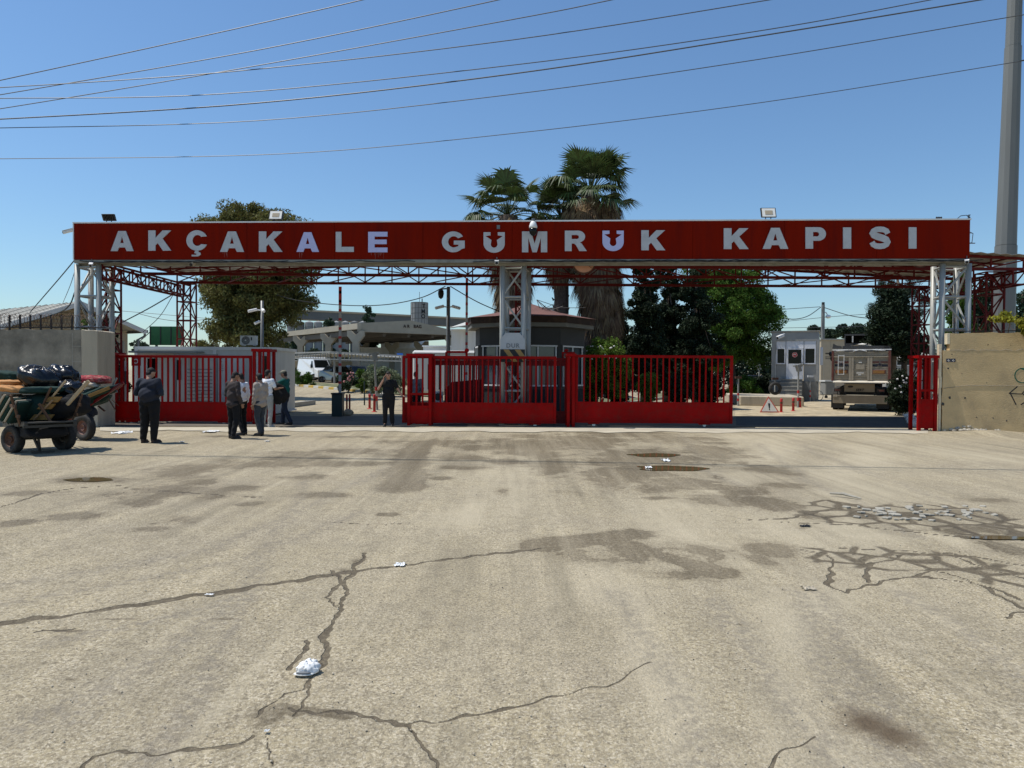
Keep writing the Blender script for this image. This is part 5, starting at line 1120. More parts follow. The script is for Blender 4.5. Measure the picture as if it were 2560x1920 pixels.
# beige building and others on the right
Y = 62; mb = MB(); t2 = thing('building', 'beige windowless building between the small booth and the lorry', 'building', (X(2100, Y), Y + 3, 0))
mb.box(X(2052, Y), X(2150, Y), Y, Y + 8, 0, Z(2090, 850, Y)); mb.build('wall', 'cream', t2); mb = MB(); mb.box(X(2050, Y), X(2152, Y), Y - .1, Y + 8.1, Z(2090, 850, Y) + .001, Z(2090, 847, Y)); mb.build('roof', 'concrete', t2)
mb = MB(); mb.box(X(2058, Y), X(2060, Y), Y - .02, Y - .001, 1, 3.8); mb.box(X(2075, Y), X(2076, Y), Y - .02, Y - .001, 0, Z(2090, 851, Y)); mb.build('joint', 'concrete_pale', t2)
Y = 60; t2 = thing('building', 'low grey building with dark windows right of the lorry', 'building', (X(2260, Y), Y + 3, 0)); zt = Z(2240, 897, Y)
mb = MB(); mb.box(X(2215, Y), X(2340, Y), Y, Y + 6, 0, zt); mb.build('wall', 'concrete_grey', t2); mb = MB(); mb.prism([(X(2205, Y), Y - .3, zt + .002), (X(2350, Y), Y - .3, zt + .002), (X(2320, Y), Y + 2.5, zt + .8), (X(2225, Y), Y + 2.5, zt + .8)], (0, .05, .08)); mb.build('roof', 'concrete', t2)
for a, b in ((2228, 2237), (2240, 2256), (2262, 2280)): w_ = frame_(X(a, Y), X(b, Y), Z(a, 914, Y), Z(a, 899, Y), Y - .05, .05).build('window', 'pvc', t2); mb = MB(); mb.box(X(a, Y) + .06, X(b, Y) - .06, Y - .03, Y - .01, Z(a, 913, Y), Z(a, 900, Y)); mb.build('pane', 'glass_dark', w_)
mb = MB(); Y = 41; p = Vector((X(2258, Y), Y, 0)); mb.tube(p, p + Vector((0, 0, 1.9)), .06); mb.obox(p + Vector((-.1, 0, 1.95)), (.28, 0, 0), (0, .15, 0), (0, 0, .04)); tag(mb.build('small_lamp_post', 'concrete_pale'), 'short post with a flat white head among the bush right of the lorry', 'post')
# wooden utility pole
Y = 75; x = X(2055.5, Y); t2 = thing('utility_pole', 'far wooden utility pole with a white camera above the small booth', 'pole', (x, Y, 0)); mb = MB(); mb.tube((x, Y, 0), (x, Y, Z(2055, 762, Y)), .24, .17, n=10); mb.build('shaft', 'booth_dark', t2)
mb = MB(); z = Z(2060, 789, Y); mb.path([(x, Y, z + .3), (x + .3, Y, z + .35), (x + .5, Y, z)], .06, 6); mb.ell((x + .55, Y, z - .1), .3, .25, .2, 10, 6); mb.build('camera', 'white_trim', t2)
mb = MB(); mb.box(x - .12, x + .12, Y - .1, Y + .1, Z(2055, 762, Y) - .2, Z(2055, 758, Y) + .1); mb.build('cap', 'dark_metal', t2)
# ================================================================== GUARD HOUSE (OCTAGONAL)
cx, cy = X(1322, 31.2), 31.2; R8 = 2.42; ze = Z(1322, 818, 29.2); zap = Z(1335, 758, 31.2)
t = thing('guard_house', 'octagonal grey guard house with a red brown roof behind the middle tower', 'building', (cx, cy, 0))
def oct_(r, z, rot=math.radians(22.5 + 8)): return [(cx + r * math.cos(rot + k * math.pi / 4), cy + r * math.sin(rot + k * math.pi / 4), z) for k in range(8)]
zs_ = Z(1322, 975, 29.2); zw1, zw0 = Z(1322, 868, 29.0), Z(1322, 966, 29.0)
mb = MB(); mb.prism(oct_(R8, zw1 + .1), (0, 0, ze - zw1 - .1)); mb.prism(oct_(R8, zw0 - .12), (0, 0, .12)); mb.build('wall', 'booth_wall', t)
mb = MB(); mb.prism(oct_(R8 - .03, 0), (0, 0, zw0 - .121)); mb.build('plinth', 'booth_wall_low', t)
mb = MB(); mb.prism(oct_(R8 - .10, zw0 + .001), (0, 0, zw1 + .098 - zw0)); mb.build('glazing', 'glass_grey', t)
o8 = oct_(R8, 0)
for k in range(8):
    a, b = Vector(o8[k]), Vector(o8[(k + 1) % 8]); 
    if (a.y + b.y) / 2 > cy + 1.2: continue
    d_ = (b - a).normalized(); nrm_ = Vector((d_.y, -d_.x, 0)); L_ = (b - a).length; mb = MB(); m2 = MB()
    for s_ in (.03, .97): p_ = a.lerp(b, s_); mb.beam(p_ + Vector((0, 0, zw0)), p_ + Vector((0, 0, zw1 + .1)), .12)
    for s_ in (.1, .5, .9): p_ = a.lerp(b, s_) + nrm_ * .0; m2.beam(p_ + Vector((0, 0, zw0 + .05)), p_ + Vector((0, 0, zw1 + .04)), .06)
    for z_ in (zw0 + .03, zw1 + .06): m2.beam(a.lerp(b, .06) + Vector((0, 0, z_)), a.lerp(b, .94) + Vector((0, 0, z_)), .06, .06)
    mb.build('corner_post', 'booth_wall', t); m2.build('window_frame', 'pvc', t)
mb = MB(); mb.prism(oct_(R8 + .38, ze + .001), (0, 0, .16)); mb.build('soffit', 'booth_dark', t)
mb = MB(); mb.prism(oct_(R8 + .42, ze + .162), (0, 0, .26)); mb.build('fascia', 'fascia_brown', t)
mb = MB(); e8 = oct_(R8 + .50, ze + .423); m8 = [(lerp(p[0], cx, .55), lerp(p[1], cy, .55), lerp(ze + .423, zap, .42)) for p in e8]; ap = (cx, cy, zap)
mb.add(e8 + m8 + [ap], [(k, (k + 1) % 8, 8 + (k + 1) % 8, 8 + k) for k in range(8)] + [(8 + k, 8 + (k + 1) % 8, 16) for k in range(8)] + [tuple(range(7, -1, -1))]); mb.build('roof', 'roof_red', t)
mb = MB(); rr = random.Random(9)
for k in range(7): a = rr.uniform(0, 6); p0 = Vector((cx + .3, cy - .5, zap + .1)); p1 = p0 + Vector((rr.uniform(.2, 2.2), rr.uniform(-.8, -.2), rr.uniform(-.1, .1))); mb.path([p0, p0.lerp(p1, .5) + Vector((0, 0, rr.uniform(-.5, -.2))), p1 + Vector((0, 0, -rr.uniform(.2, .5)))], .012, 4)
tag(mb.build('loose_cable', 'black'), 'tangle of loose black cables over the red brown guard house roof', 'cable')
# wall lamp panel on the guard house
xw, yw_ = X(1405, 28.8), 28.8
# ================================================================== YARD BEHIND THE GATE, LEFT
def kerb(p0, p1, n, label, cols=('kerb_white', 'kerb_yellow'), h=.16, w_=.3):
    p0, p1 = Vector(p0), Vector(p1); t = thing('kerb', label, 'kerb', (p0 + p1) / 2)
    for k in range(n):
        a, b = p0.lerp(p1, k / n), p0.lerp(p1, (k + .985) / n); za = GH(a.x, a.y); zb_ = GH(b.x, b.y); mb = MB(); d_ = (b - a).normalized(); s_ = Vector((-d_.y, d_.x, 0)) * w_
        A_ = [Vector((a.x, a.y, za - .05)), Vector((b.x, b.y, zb_ - .05)), Vector((b.x, b.y, zb_ - .05)) + s_, Vector((a.x, a.y, za - .05)) + s_]; mb.prism(A_, (0, 0, h + .05)); mb.build('kerb_stone', cols[k % len(cols)], t)
def GT(px, py):
    z = 0
    for _ in range(12): p = G(px, py, z) if CAMH - z > .2 else p; z = GH(p.x, min(p.y, 90))
    return Vector((p.x, p.y, z))
k0 = Vector((X(735, 56), 56, 0)); k1 = Vector((X(962, 49), 49, 0)); kerb(k0, k1, 17, 'white and yellow painted kerb along the flower bed behind the gateway')
mb = MB(); q0, q1 = G(655, 1030), G(757, 1014); t2 = None
mb.prism([(q0.x, q0.y, 0), (q1.x, q1.y, 0), (q1.x + .3, q1.y + 1.2, 0), (q0.x, q0.y + 1.2, 0)], (0, 0, .22)); tag(mb.build('kerb_island', 'concrete', bevel=.02), 'short raised concrete island behind the man in the green shirt', 'kerb')
# flower bed soil behind kerb
mb = MB(); s_ = [k0 + Vector((-3, 3, 0)), k0 + Vector((0, .3, 0)), k1 + Vector((0, .3, 0)), k1 + Vector((5, 0, 0)), k1 + Vector((5, 6, 0)), k0 + Vector((-3, 11, 0))]
vv = []; 
for i in range(14):
    for j in range(6):
        x_ = lerp(k0.x - 1, k1.x + 4, i / 13); yk = lerp(k0.y, k1.y, (x_ - k0.x) / (k1.x - k0.x)) + .32; y_ = yk + j * .8; vv.append((x_, y_, GH(x_, y_) + .07))
mb.add(vv, [(i * 6 + j, (i + 1) * 6 + j, (i + 1) * 6 + j + 1, i * 6 + j + 1) for i in range(13) for j in range(5)]); mm('grass_soil', (.12, .13, .06), .95, .35, 2, dirt=(.22, .19, .12), dscale=1, damt=.7); tag(mb.build('flower_bed', 'grass_soil'), kind='structure')
def bush(px, pbase, Y, w_px, h_px, n, leaf, m, label, cat='bush', name='bush', rc=.3, blobs=None, z0=None, **kw):
    x = X(px, Y); z0 = GH(x, Y) if z0 is None else z0; w_ = w_px * Y / F / 2; h = h_px * Y / F
    bl = blobs(x, Y, z0, w_, h) if blobs else [(x, Y, z0 + h * .5, w_, w_ * .8, h * .5)]
    t = thing(name, label, cat, (x, Y, z0)); mb = MB()
    for k in range(5): a = k * 1.3; mb.path([(x + .05 * math.cos(a), Y, z0), (x + w_ * .5 * math.cos(a), Y + w_ * .4 * math.sin(a), z0 + h * .7)], [.03, .012], 5)
    mb.build('stem', 'trunk', t); leafmesh('foliage', clumps(bl, n, rc, .72), leaf, m, t, **kw); return t
def hedgeblob(x, Y, z0, w_, h): return [(x + w_ * f, Y, z0 + h * .48, w_ * .42, .6, h * .52) for f in (-.6, -.2, .2, .6)]
bush(715, 960, 57.5, 58, 34, 3500, .14, 'leaf_hedge', 'clipped green hedge at the left end of the kerbed flower bed', 'hedge', 'hedge', .25, hedgeblob)
bush(762, 960, 56, 50, 34, 4500, .13, 'leaf_hedge', 'rounded clipped green hedge in front of the white van', 'hedge', 'hedge', .25, hedgeblob)
bush(958, 985, 47, 108, 78, 9000, .16, 'leaf_olive', 'silvery olive bush behind the man in black', 'bush', 'olive_bush', .35)
bush(870, 985, 50.5, 62, 52, 4500, .14, 'leaf_conifer', 'dark green rose bush right of the barrier pole', 'bush', 'rose_bush', .3)
bush(905, 985, 50, 46, 58, 3000, .15, 'leaf_broad', 'loose bright green shrub between the rose bush and the olive bush', 'bush', 'shrub', .3)
mb = MB(); rr = random.Random(2)
for k in range(14): mb.ell((X(rr.uniform(860, 885), 49.4), 49.3, GH(-10, 49.3) + rr.uniform(.8, 1.45)), .07, .07, .06, 6, 4)
tag(mb.build('rose_bloom', 'pink_flower'), 'pale pink roses in bloom on the dark green rose bush', 'flowers', kind='stuff')
bush(725, 960, 60, 40, 62, 2500, .16, 'leaf_conifer', 'tall dark bush behind the hedge left of the white van', 'bush', 'bush', .35)
# lattice pergola roof for parked cars
t = thing('car_shelter', 'grey lattice steel car shelter above the white van', 'shelter', (X(865, 62), 62, .68))
pa, pb_, pc = Vector((X(722, 66), 66, 0)), Vector((X(827, 60), 60, 0)), Vector((X(1008, 57), 57, 0)); zt, zb_ = Z(827, 880, 60), Z(827, 898, 60)
for a, b, n_ in ((pa, pb_, 26), (pb_, pc, 20)):
    mb = MB()
    za = zt if a is pb_ else Z(722, 883, 66); zc = Z(1008, 890, 57) if b is pc else zt; ya = zb_ if a is pb_ else Z(722, 895, 66); yc = Z(1008, 903, 57) if b is pc else zb_
    mb.beam(a + Vector((0, 0, za)), b + Vector((0, 0, zc)), .12, .12); mb.beam(a + Vector((0, 0, ya)), b + Vector((0, 0, yc)), .10, .10)
    for i in range(n_ + 1): f = i / n_; p_ = a.lerp(b, f); mb.beam(p_ + Vector((0, 0, lerp(ya, yc, f))), p_ + Vector((0, 0, lerp(za, zc, f))), .06)
    mb.build('lattice_beam', 'concrete_grey', t)
for px, Y_ in ((722, 66), (836, 60), (1005, 57)): x = X(px, Y_); mb = MB(); mb.tube((x, Y_, .5), (x, Y_, Z(px, 892, Y_)), .08); mb.build('post', 'concrete_grey', t)
mb = MB(); mb.prism([pa + Vector((0, .4, zt - .3)), pb_ + Vector((0, .4, zt - .12)), pc + Vector((0, .4, zt - .5)), pc + Vector((2, 6, zt - .5)), pb_ + Vector((-2, 9, zt - .1)), pa + Vector((-3, 8, zt - .3))], (0, 0, .05)); mb.build('roof_sheet', 'white_panel', t)
# ================================================================== VEHICLES
def wheel(t, x, y, r=.34, w_=.22, axis='Y', z0=0):
    mb = MB(); mb.lathe((x, y, r) if axis == 'Y' else (x, y, r), [(r * .62, 0), (r * .94, 0), (r, w_ * .15), (r, w_ * .85), (r * .94, w_), (r * .62, w_)], 20, axis=axis, ring=True); ty = mb.build('wheel', 'rubber', t, smooth_=False)
    mb = MB(); mb.lathe((x, y, r), [(.001, w_ * .2), (r * .15, w_ * .05), (r * .60, w_ * .12), (r * .615, w_ * .5), (.001, w_ * .6)], 16, axis=axis); mb.build('rim', 'galv', ty)
def vehicle(name, label, cat, prof, wid, glass, paint, loc, rz, wheels, extras=None):
    """prof: side outline (y forward negative, z). built along -Y (front towards the viewer)."""
    t = thing(name, label, cat, (0, 0, 0)); mb = MB(); n_ = len(prof); V = []
    for s_, inset in ((-1, 0), (-1, 1), (1, 1), (1, 0)):
        pass
    hw = wid / 2; L_ = []
    for sgn in (-1, 1):
        for (y, z, ins) in prof: V.append((sgn * (hw - ins), y, z))
    mb.add(V, [tuple(range(n_ - 1, -1, -1)), tuple(range(n_, 2 * n_))] + [(i, (i + 1) % n_, n_ + (i + 1) % n_, n_ + i) for i in range(n_)]); mb.build('body', paint, t, bevel=.03)
    for nm, quad, th in glass:
        mb = MB(); c_ = sum((Vector(q) for q in quad), Vector()) / len(quad); nn = (Vector(quad[1]) - Vector(quad[0])).cross(Vector(quad[2]) - Vector(quad[1])).normalized()
        if nn.dot(c_ - Vector((0, c_.y * .3, .9))) < 0: nn = -nn
        mb.prism([Vector(q) + nn * .004 for q in quad], nn * th); mb.build(nm, 'glass_dark', t)
    for (x, y, r) in wheels: wheel(t, x, y, r)
    if extras: extras(t)
    t.location = loc; t.rotation_euler = (0, 0, rz); return t
vp = [(-2.75, .35, .05), (-2.78, .75, .05), (-2.55, 1.12, .06), (-1.75, 1.30, .08), (-1.05, 2.25, .22), (-.75, 2.45, .25), (2.75, 2.50, .22), (2.85, 1.2, .03), (2.8, .35, .03)]
def vx(t):
    mb = MB(); mb.box(-.62, .62, -2.83, -2.74, .72, .92); mb.box(-.85, .85, -2.86, -2.77, .38, .56); mb.build('grille', 'black', t)
    for s_ in (-1, 1): mb = MB(); mb.obox((s_ * .82, -2.68, .93), (.14, 0, 0), (0, .05, 0), (0, 0, .12)); mb.build('headlight', 'sign_white', t); mb = MB(); mb.obox((s_ * 1.1, -1.4, 1.5), (.08, 0, 0), (0, .04, 0), (0, 0, .18)); mb.build('mirror', 'black', t)
    mb = MB(); mb.box(.97, .99, -.3, 1.0, 1.3, 1.9); mb.build('side_panel_line', 'concrete_grey', t)
wsq = [(-.82, -1.712, 1.355), (.82, -1.712, 1.355), (.70, -1.13, 2.145), (-.70, -1.13, 2.145)]
van = vehicle('van', 'white high roof van parked under the lattice shelter behind the hedge', 'van', vp, 2.0, [('windscreen', wsq, .01), ('side_window', [(-.90, -1.45, 1.35), (-.90, -.75, 1.35), (-.79, -.75, 2.05), (-.79, -1.05, 2.05)], .03)], 'van_white', (X(790, 76), 76, .68), math.radians(38), [(-.98, -1.85, .36), (.78, -1.85, .36), (-.98, 1.9, .36), (.78, 1.9, .36)], vx)
cp = [(-2.15, .28, .03), (-2.2, .6, .05), (-2.0, .82, .08), (-1.1, .96, .08), (-.35, 1.48, .25), (.9, 1.55, .27), (1.75, 1.15, .15), (2.15, 1.05, .1), (2.2, .6, .04), (2.15, .28, .03)]
def cx_(t):
    mb = MB(); mb.box(-.55, .55, -2.24, -2.16, .52, .66); mb.box(-.6, .6, -2.25, -2.15, .32, .42); mb.build('grille', 'black', t)
    for s_ in (-1, 1): mb = MB(); mb.obox((s_ * .68, -2.12, .66), (.15, 0, 0), (0, .05, 0), (0, 0, .06)); mb.build('headlight', 'sign_white', t); mb = MB(); mb.obox((s_ * .98, -.75, 1.05), (.09, 0, 0), (0, .05, 0), (0, 0, .06)); mb.build('mirror', 'black', t)
cg = [('windscreen', [(-.70, -1.05, .99), (.70, -1.05, .99), (.58, -.42, 1.43), (-.58, -.42, 1.43)], .01), ('side_window', [(-.84, -.7, 1.0), (-.84, 1.3, 1.05), (-.68, .9, 1.46), (-.68, -.2, 1.46)], .03)]
vehicle('car', 'dark grey car with its front sticking out left of the barrier pole', 'car', cp, 1.78, cg, 'car_grey', (X(842, 62), 62.5, .62), math.radians(38), [(-.88, -1.35, .31), (.68, -1.35, .31), (-.88, 1.35, .31), (.68, 1.35, .31)], cx_)
vehicle('car', 'black car parked behind the dark grey car and the rose bush', 'car', cp, 1.85, cg, 'car_black', (X(880, 66), 68, .68), math.radians(35), [(-.9, -1.35, .31), (.7, -1.35, .31), (-.9, 1.35, .31), (.7, 1.35, .31)], cx_)
# ================================================================== CONCRETE CANOPY WITH Y SHAPED COLUMNS
t = thing('inspection_canopy', 'large concrete canopy on Y shaped columns with faded lettering, behind the car shelter', 'canopy', (-12, 78, .68))
C0 = Vector((X(893, 70), 70, 0)); C1 = Vector((X(690, 89), 89, 0)); C2 = Vector((X(1137, 76), 76, 0)); zt0, zb0 = Z(893, 808, 70), Z(893, 829, 70)
pk = C0.lerp(C2, .53); zpk = Z(1022, 801, 73.2); zr_ = Z(1137, 827, 76); zbr = Z(1137, 838, 76)
mb = MB(); fn_ = Vector((.3, -.9, 0)).normalized(); bk = Vector((0, .5, 0))
mb.prism([C0 + Vector((0, 0, zb0)), C2 + Vector((0, 0, zbr)), C2 + Vector((0, 0, zr_)), pk + Vector((0, 0, zpk)), C0 + Vector((0, 0, zt0))], bk); mb.build('front_fascia', 'concrete_canopy', t)
mb = MB(); e1 = C1 - C0; mb.prism([C0 + Vector((0, .001, zb0 + .25)), C1 + Vector((0, 0, zb0 + .25)), C1 + Vector((0, 0, zt0)), C0 + Vector((0, .001, zt0))], (.4, .15, 0)); mb.build('side_fascia', 'concrete_canopy', t)
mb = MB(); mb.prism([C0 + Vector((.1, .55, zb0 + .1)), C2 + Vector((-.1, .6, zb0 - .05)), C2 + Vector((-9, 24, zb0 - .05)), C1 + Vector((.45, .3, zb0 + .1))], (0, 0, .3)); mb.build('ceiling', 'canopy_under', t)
mb = MB(); pb2 = pk + Vector((-12, 22, zpk)); mb.add([C0 + Vector((0, .5, zt0)), pk + Vector((0, .5, zpk)), C2 + Vector((0, .5, zr_)), C2 + Vector((-9, 24, zr_)), pb2, C1 + Vector((0, .3, zt0))], [(0, 1, 4, 5), (1, 2, 3, 4)]); mb.build('roof', 'roof_sheet', t)
for f in (.0, .25, .5, .75, 1.0):
    a = C0.lerp(C2, f)
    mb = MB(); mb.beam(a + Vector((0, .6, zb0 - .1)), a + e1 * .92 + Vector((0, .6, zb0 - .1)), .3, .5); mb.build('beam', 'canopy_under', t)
def ycol(p, zt, w_=.62, ax=Vector((1, 0, 0))):
    mb = MB(); z0_ = .5; h = zt; mb.box(p.x - w_ / 2, p.x + w_ / 2, p.y - .3, p.y + .3, z0_, h - 1.15)
    mb.prism([p + Vector((-w_ / 2, -.3, h - 1.149)), p + Vector((w_ / 2, -.3, h - 1.149)), p + Vector((.82, -.3, h - .5)), p + Vector((.82, -.3, h)), p + Vector((.45, -.3, h)), p + Vector((0, -.3, h - .45)), p + Vector((-.45, -.3, h)), p + Vector((-.82, -.3, h)), p + Vector((-.82, -.3, h - .5))], (0, .6, 0))
    mb.build('column', 'concrete_canopy', t)
for px, Y_, zt in ((890, 70.3, zb0 + .1), (822, 76, zb0 + .1), (752, 82, zb0 + .1), (694, 88.5, zb0 + .1), (980, 85, zb0 - .4), (1053, 82, zb0 - .4), (1132, 76.5, zbr), (905, 88, zb0 - .4)):
    ycol(Vector((X(px, Y_), Y_, 0)), zt)
dv = (C2 - C0).normalized()
def fasc(txt, px, py, size, nm='lettering'):
    v, f = text2d(txt, size, .03, .012, 1.05); f_ = (px - 893) / (1137 - 893); p_ = C0.lerp(C2, f_); pz = Z(px, py, p_.y); mkobj(nm, frame_map(v, p_ + Vector((0, -.03, pz)), dv, (0, 0, 1)), f, 'fascia_brown', t)
fasc('A R', 1011, 819, .42); fasc('BAG', 1039, 820, .45)
# ================================================================== SILO COMPLEX
Y = 150; mm('silo_gallery', (.14, .145, .14), .8, .1, .3, dirt=(.10, .10, .095), damt=.5)
t = thing('grain_silo', 'distant concrete grain silos with a long gallery and a round lettered tower', 'silo', (X(950, Y), Y, 0))
mb = MB(); a, b = W(735, 777, 140), W(1180, 799, 165); a0, b0 = W(735, 797, 140), W(1180, 817, 165); mb.prism([a0, b0, b, a], (0, 4, 0)); mb.build('gallery', 'silo_gallery', t)
mb = MB(); mb.prism([a + Vector((-.3, -.3, 0)), b + Vector((.3, -.3, 0)), b + Vector((.3, -.3, .35)), a + Vector((-.3, -.3, .35))], (0, 5, 0)); mb.build('gallery_roof', 'cream', t)
for px in (793, 839, 883, 968, 1007, 1038, 1102, 1138):
    f = (px - 735) / 445; p_ = W(px, lerp(777, 799, f) + 8, lerp(140, 165, f)); mb = MB(); mb.obox(p_ + Vector((0, -.02, 0)), (.22, 0, 0), (0, .05, 0), (0, 0, .2)); mb.build('vent', 'black', t)
mb = MB(); Yc = 150; xc = X(1051, Yc); rc_ = 21 * Yc / F; zt = Z(1051, 759, Yc); mb.lathe((xc, Yc - 2, 0), [(rc_, 0), (rc_, zt), (rc_ * .9, zt + .02), (.01, zt + .03)], 32); mb.build('tower', 'silo', t, smooth_=False)
mb = MB()
for k in range(10): z = zt - 1.1 * k - .1; mb.lathe((xc, Yc - 2, z), [(rc_ + .015, 0), (rc_ + .03, .03), (rc_ + .03, .09), (rc_ + .015, .12)], 32)
for k in range(16): a_ = k * math.pi / 8; mb.beam((xc + (rc_ + .01) * math.cos(a_), Yc - 2 + (rc_ + .01) * math.sin(a_), 0), (xc + (rc_ + .01) * math.cos(a_), Yc - 2 + (rc_ + .01) * math.sin(a_), zt), .08)
mb.beam((xc, Yc - 2, zt), (xc, Yc - 2, zt + 2.2), .08); mb.beam((xc + .6, Yc - 2.4, zt), (xc + .6, Yc - 2.4, zt + .8), .2); mb.build('panel_joint', 'silo_dark', t)
for ch, px, py, s_ in (('T', 1064, 770, 1.0), ('M', 1063, 783.5, 1.0), ('O', 1063, 796, 1.0)):
    v, f = text2d(ch, s_ * 1.15, .05, .03); an = math.asin((px - 1051) / 21 * .95); cp_ = Vector((xc + (rc_ + .05) * math.sin(an), Yc - 2 - (rc_ + .05) * math.cos(an), Z(px, py, Yc - 3) - .0)); mkobj('lettering', frame_map(v, cp_, (math.cos(an), math.sin(an), 0), (0, 0, 1)), f, 'black', t)
for k in range(9):
    px = 728 + k * 22.5; Yk = 128 + k * .5; x = X(px, Yk); r_ = 10.5 * Yk / F; zt_ = Z(px, 806, Yk); mb = MB(); mb.lathe((x, Yk, 0), [(r_, 0), (r_, zt_), (.01, zt_ + .3)], 18); o = mb.build('silo_cell', 'silo_gallery' if k % 3 == 1 else 'silo', t)
    mb = MB()
    for j in range(8): mb.lathe((x, Yk, zt_ - .9 - 1.4 * j), [(r_ + .01, 0), (r_ + .03, .02), (r_ + .03, .08), (r_ + .01, .1)], 18)
    mb.build('joint', 'silo_dark', o)
# sheds between
def shed(px0, px1, pt, Y, label, m='white_clean', rib=None, d=4, pt2=None, roof='white_trim'):
    x0, x1 = X(px0, Y), X(px1, Y); z0_ = GH((x0 + x1) / 2, Y); t = thing('shed', label, 'building', ((x0 + x1) / 2, Y + d / 2, z0_)); z1_ = Z((px0 + px1) / 2, pt, Y)
    mb = MB(); mb.box(x0, x1, Y, Y + d, z0_ - .3, z1_); mb.build('wall', m, t); mb = MB(); mb.box(x0 - .1, x1 + .1, Y - .12, Y + d + .1, z1_ + .001, z1_ + .10); mb.build('roof', roof, t)
    if rib:
        mb = MB(); n_ = int((x1 - x0) / rib)
        for i in range(n_ + 1): x = lerp(x0 + .03, x1 - .03, i / max(1, n_)); mb.box(x - .03, x + .03, Y - .04, Y - .001, z0_ - .2, z1_ - .02)
        mb.build('rib', m, t)
    return t
shed(952, 1062, 838, 95, 'white ribbed shed seen under the concrete canopy', 'white_clean', .6)
shed(900, 1060, 871, 86, 'low white cabin row behind the olive bush', 'white_panel', 2.2)
shed(1058, 1195, 867, 64, 'low pale shed with a flat roof left of the guard house', 'white_panel', 2.0)
shed(1128, 1200, 826, 58, 'white ribbed shed with dark openings just left of the guard house', 'white_clean', .5)
x0, x1 = X(1115, 56), X(1180, 56); mb = MB(); mb.prism([W(1125, 821, 56), W(1182, 813, 56), W(1182, 804, 60), W(1168, 806, 61)], (0, 0, .08)); tag(mb.build('canopy_roof', 'roof_white'), 'small bright white sloping roof sheet left of the guard house roof', 'roof')
mb = MB(); Y = 40; x0, x1 = X(1030, Y), X(1195, Y); t2 = thing('container', 'pale beige container body directly behind the middle gate', 'container', ((x0 + x1) / 2, Y + 1.2, 0)); mb.box(x0, x1, Y, Y + 2.4, .5, Z(1110, 876, Y)); mb.build('body', 'white_panel', t2, bevel=.12)
mb = MB(); mb.box(x0 - .01, x1 + .01, Y - .01, Y + .1, Z(1110, 884, Y) - .04, Z(1110, 884, Y)); mb.build('trim', 'wood_cream', t2)
mb = MB()
for k in range(6): x = lerp(x0 + .3, x1 - .3, k / 5); mb.box(x - .04, x + .04, Y - .015, Y - .001, .7, 2.1)
mb.build('seam', 'black', t2)
mb = MB(); Y = 63.5; mb.box(X(992, Y), X(1007, Y), Y, Y + .05, Z(1000, 890, Y), Z(1000, 883, Y)); tag(mb.build('banner', 'blue_tarp'), 'small blue banner on the low white cabin row', 'banner')
t2 = shed(700, 905, 903, 92, 'low pale wall seen behind the white van', 'cream', None)
# red panel / reception desk area behind gate
Y = 25.6; mb = MB(); x0, x1 = X(1112, Y), X(1205, Y); mb.prism([(x0, Y, .05), (x1, Y, .05), (x1, Y, Z(1200, 948, Y)), (X(1128, Y), Y, Z(1130, 955, Y)), (x0, Y, Z(1112, 975, Y))], (0, .5, 0)); tag(mb.build('red_barrier_block', 'gate_red_old', bevel=.02), 'solid dark red steel block behind the bars of the middle gate', 'block')
t2 = thing('ac_unit', 'white air conditioner unit standing on the ground behind the left part of the middle gate', 'air conditioner', (X(1090, 27), 27, 0)); mb = MB(); mb.box(X(1081, 27), X(1107, 27), 27, 27.3, .55, .95); mb.box(X(1083, 27), X(1085, 27), 27.05, 27.25, 0, .549); mb.box(X(1102, 27), X(1104, 27), 27.05, 27.25, 0, .549); mb.build('casing', 'white_panel', t2, bevel=.01); mb = MB(); mb.lathe((X(1093, 27) + .04, 26.985, .75), [(.001, 0), (.14, 0), (.14, .012), (.001, .013)], 18, axis='Y'); mb.build('fan_grille', 'dark_metal', t2)
shed(1455, 1530, 872, 48, 'white wall glimpsed behind the bushes right of the guard house', 'white_clean')
shed(1300, 1400, 770, 120, 'pale distant block just visible above the guard house roof', 'silo')
# ================================================================== TIPPER LORRY (rear view)
Y = 32.6; xc = X(2153, Y); t = thing('tipper_lorry', 'dusty tipper lorry seen from behind with stars and orange lamps on its tailgate', 'lorry', (xc, Y, 0))
def tx(px): return X(px, Y)
def tz(py): return Z(2153, py, Y)
def cr(cx_, cy_): return tx(1980 + cx_ / 6.9125), tz(820 + cy_ / 6.9125)
xl, xr = tx(2082), tx(2224); zb_, zt = tz(951), tz(873); zside = tz(870)
mb = MB(); mb.box(xl + .08, xr - .08, Y, Y + .06, zb_ + .02, tz(892)); mb.build('tailgate', 'truck_body', t)
mb = MB()
for k in range(11):
    z = lerp(zb_ + .06, tz(893), k / 10); mb.box(xl + .10, xr - .10, Y - .012, Y - .001, z, z + .05)
mb.build('tailgate_rib', 'truck_body', t)
mb = MB()
for px in (2125, 2131.5, 2170, 2176.5): mb.box(tx(px) - .05, tx(px) + .05, Y - .05, Y - .013, zb_, tz(892))
mb.box(xl + .05, xr - .05, Y - .055, Y - .0135, tz(893), tz(890)); mb.build('tailgate_frame', 'truck_body', t)
for a, b in ((2080, 2085), (2217, 2223)): mb = MB(); mb.box(tx(a), tx(b), Y - .06, Y + .1, zb_ - .03, tz(877)); mb.build('corner_post', 'truck_red', t)
mb = MB(); mb.box(xl + .07, xr - .07, Y - .03, Y + .05, tz(889), tz(882)); mb.box(xl + .07, xr - .07, Y - .05, Y + .04, tz(881.5), tz(879)); mb.build('upper_board', 'truck_body', t)
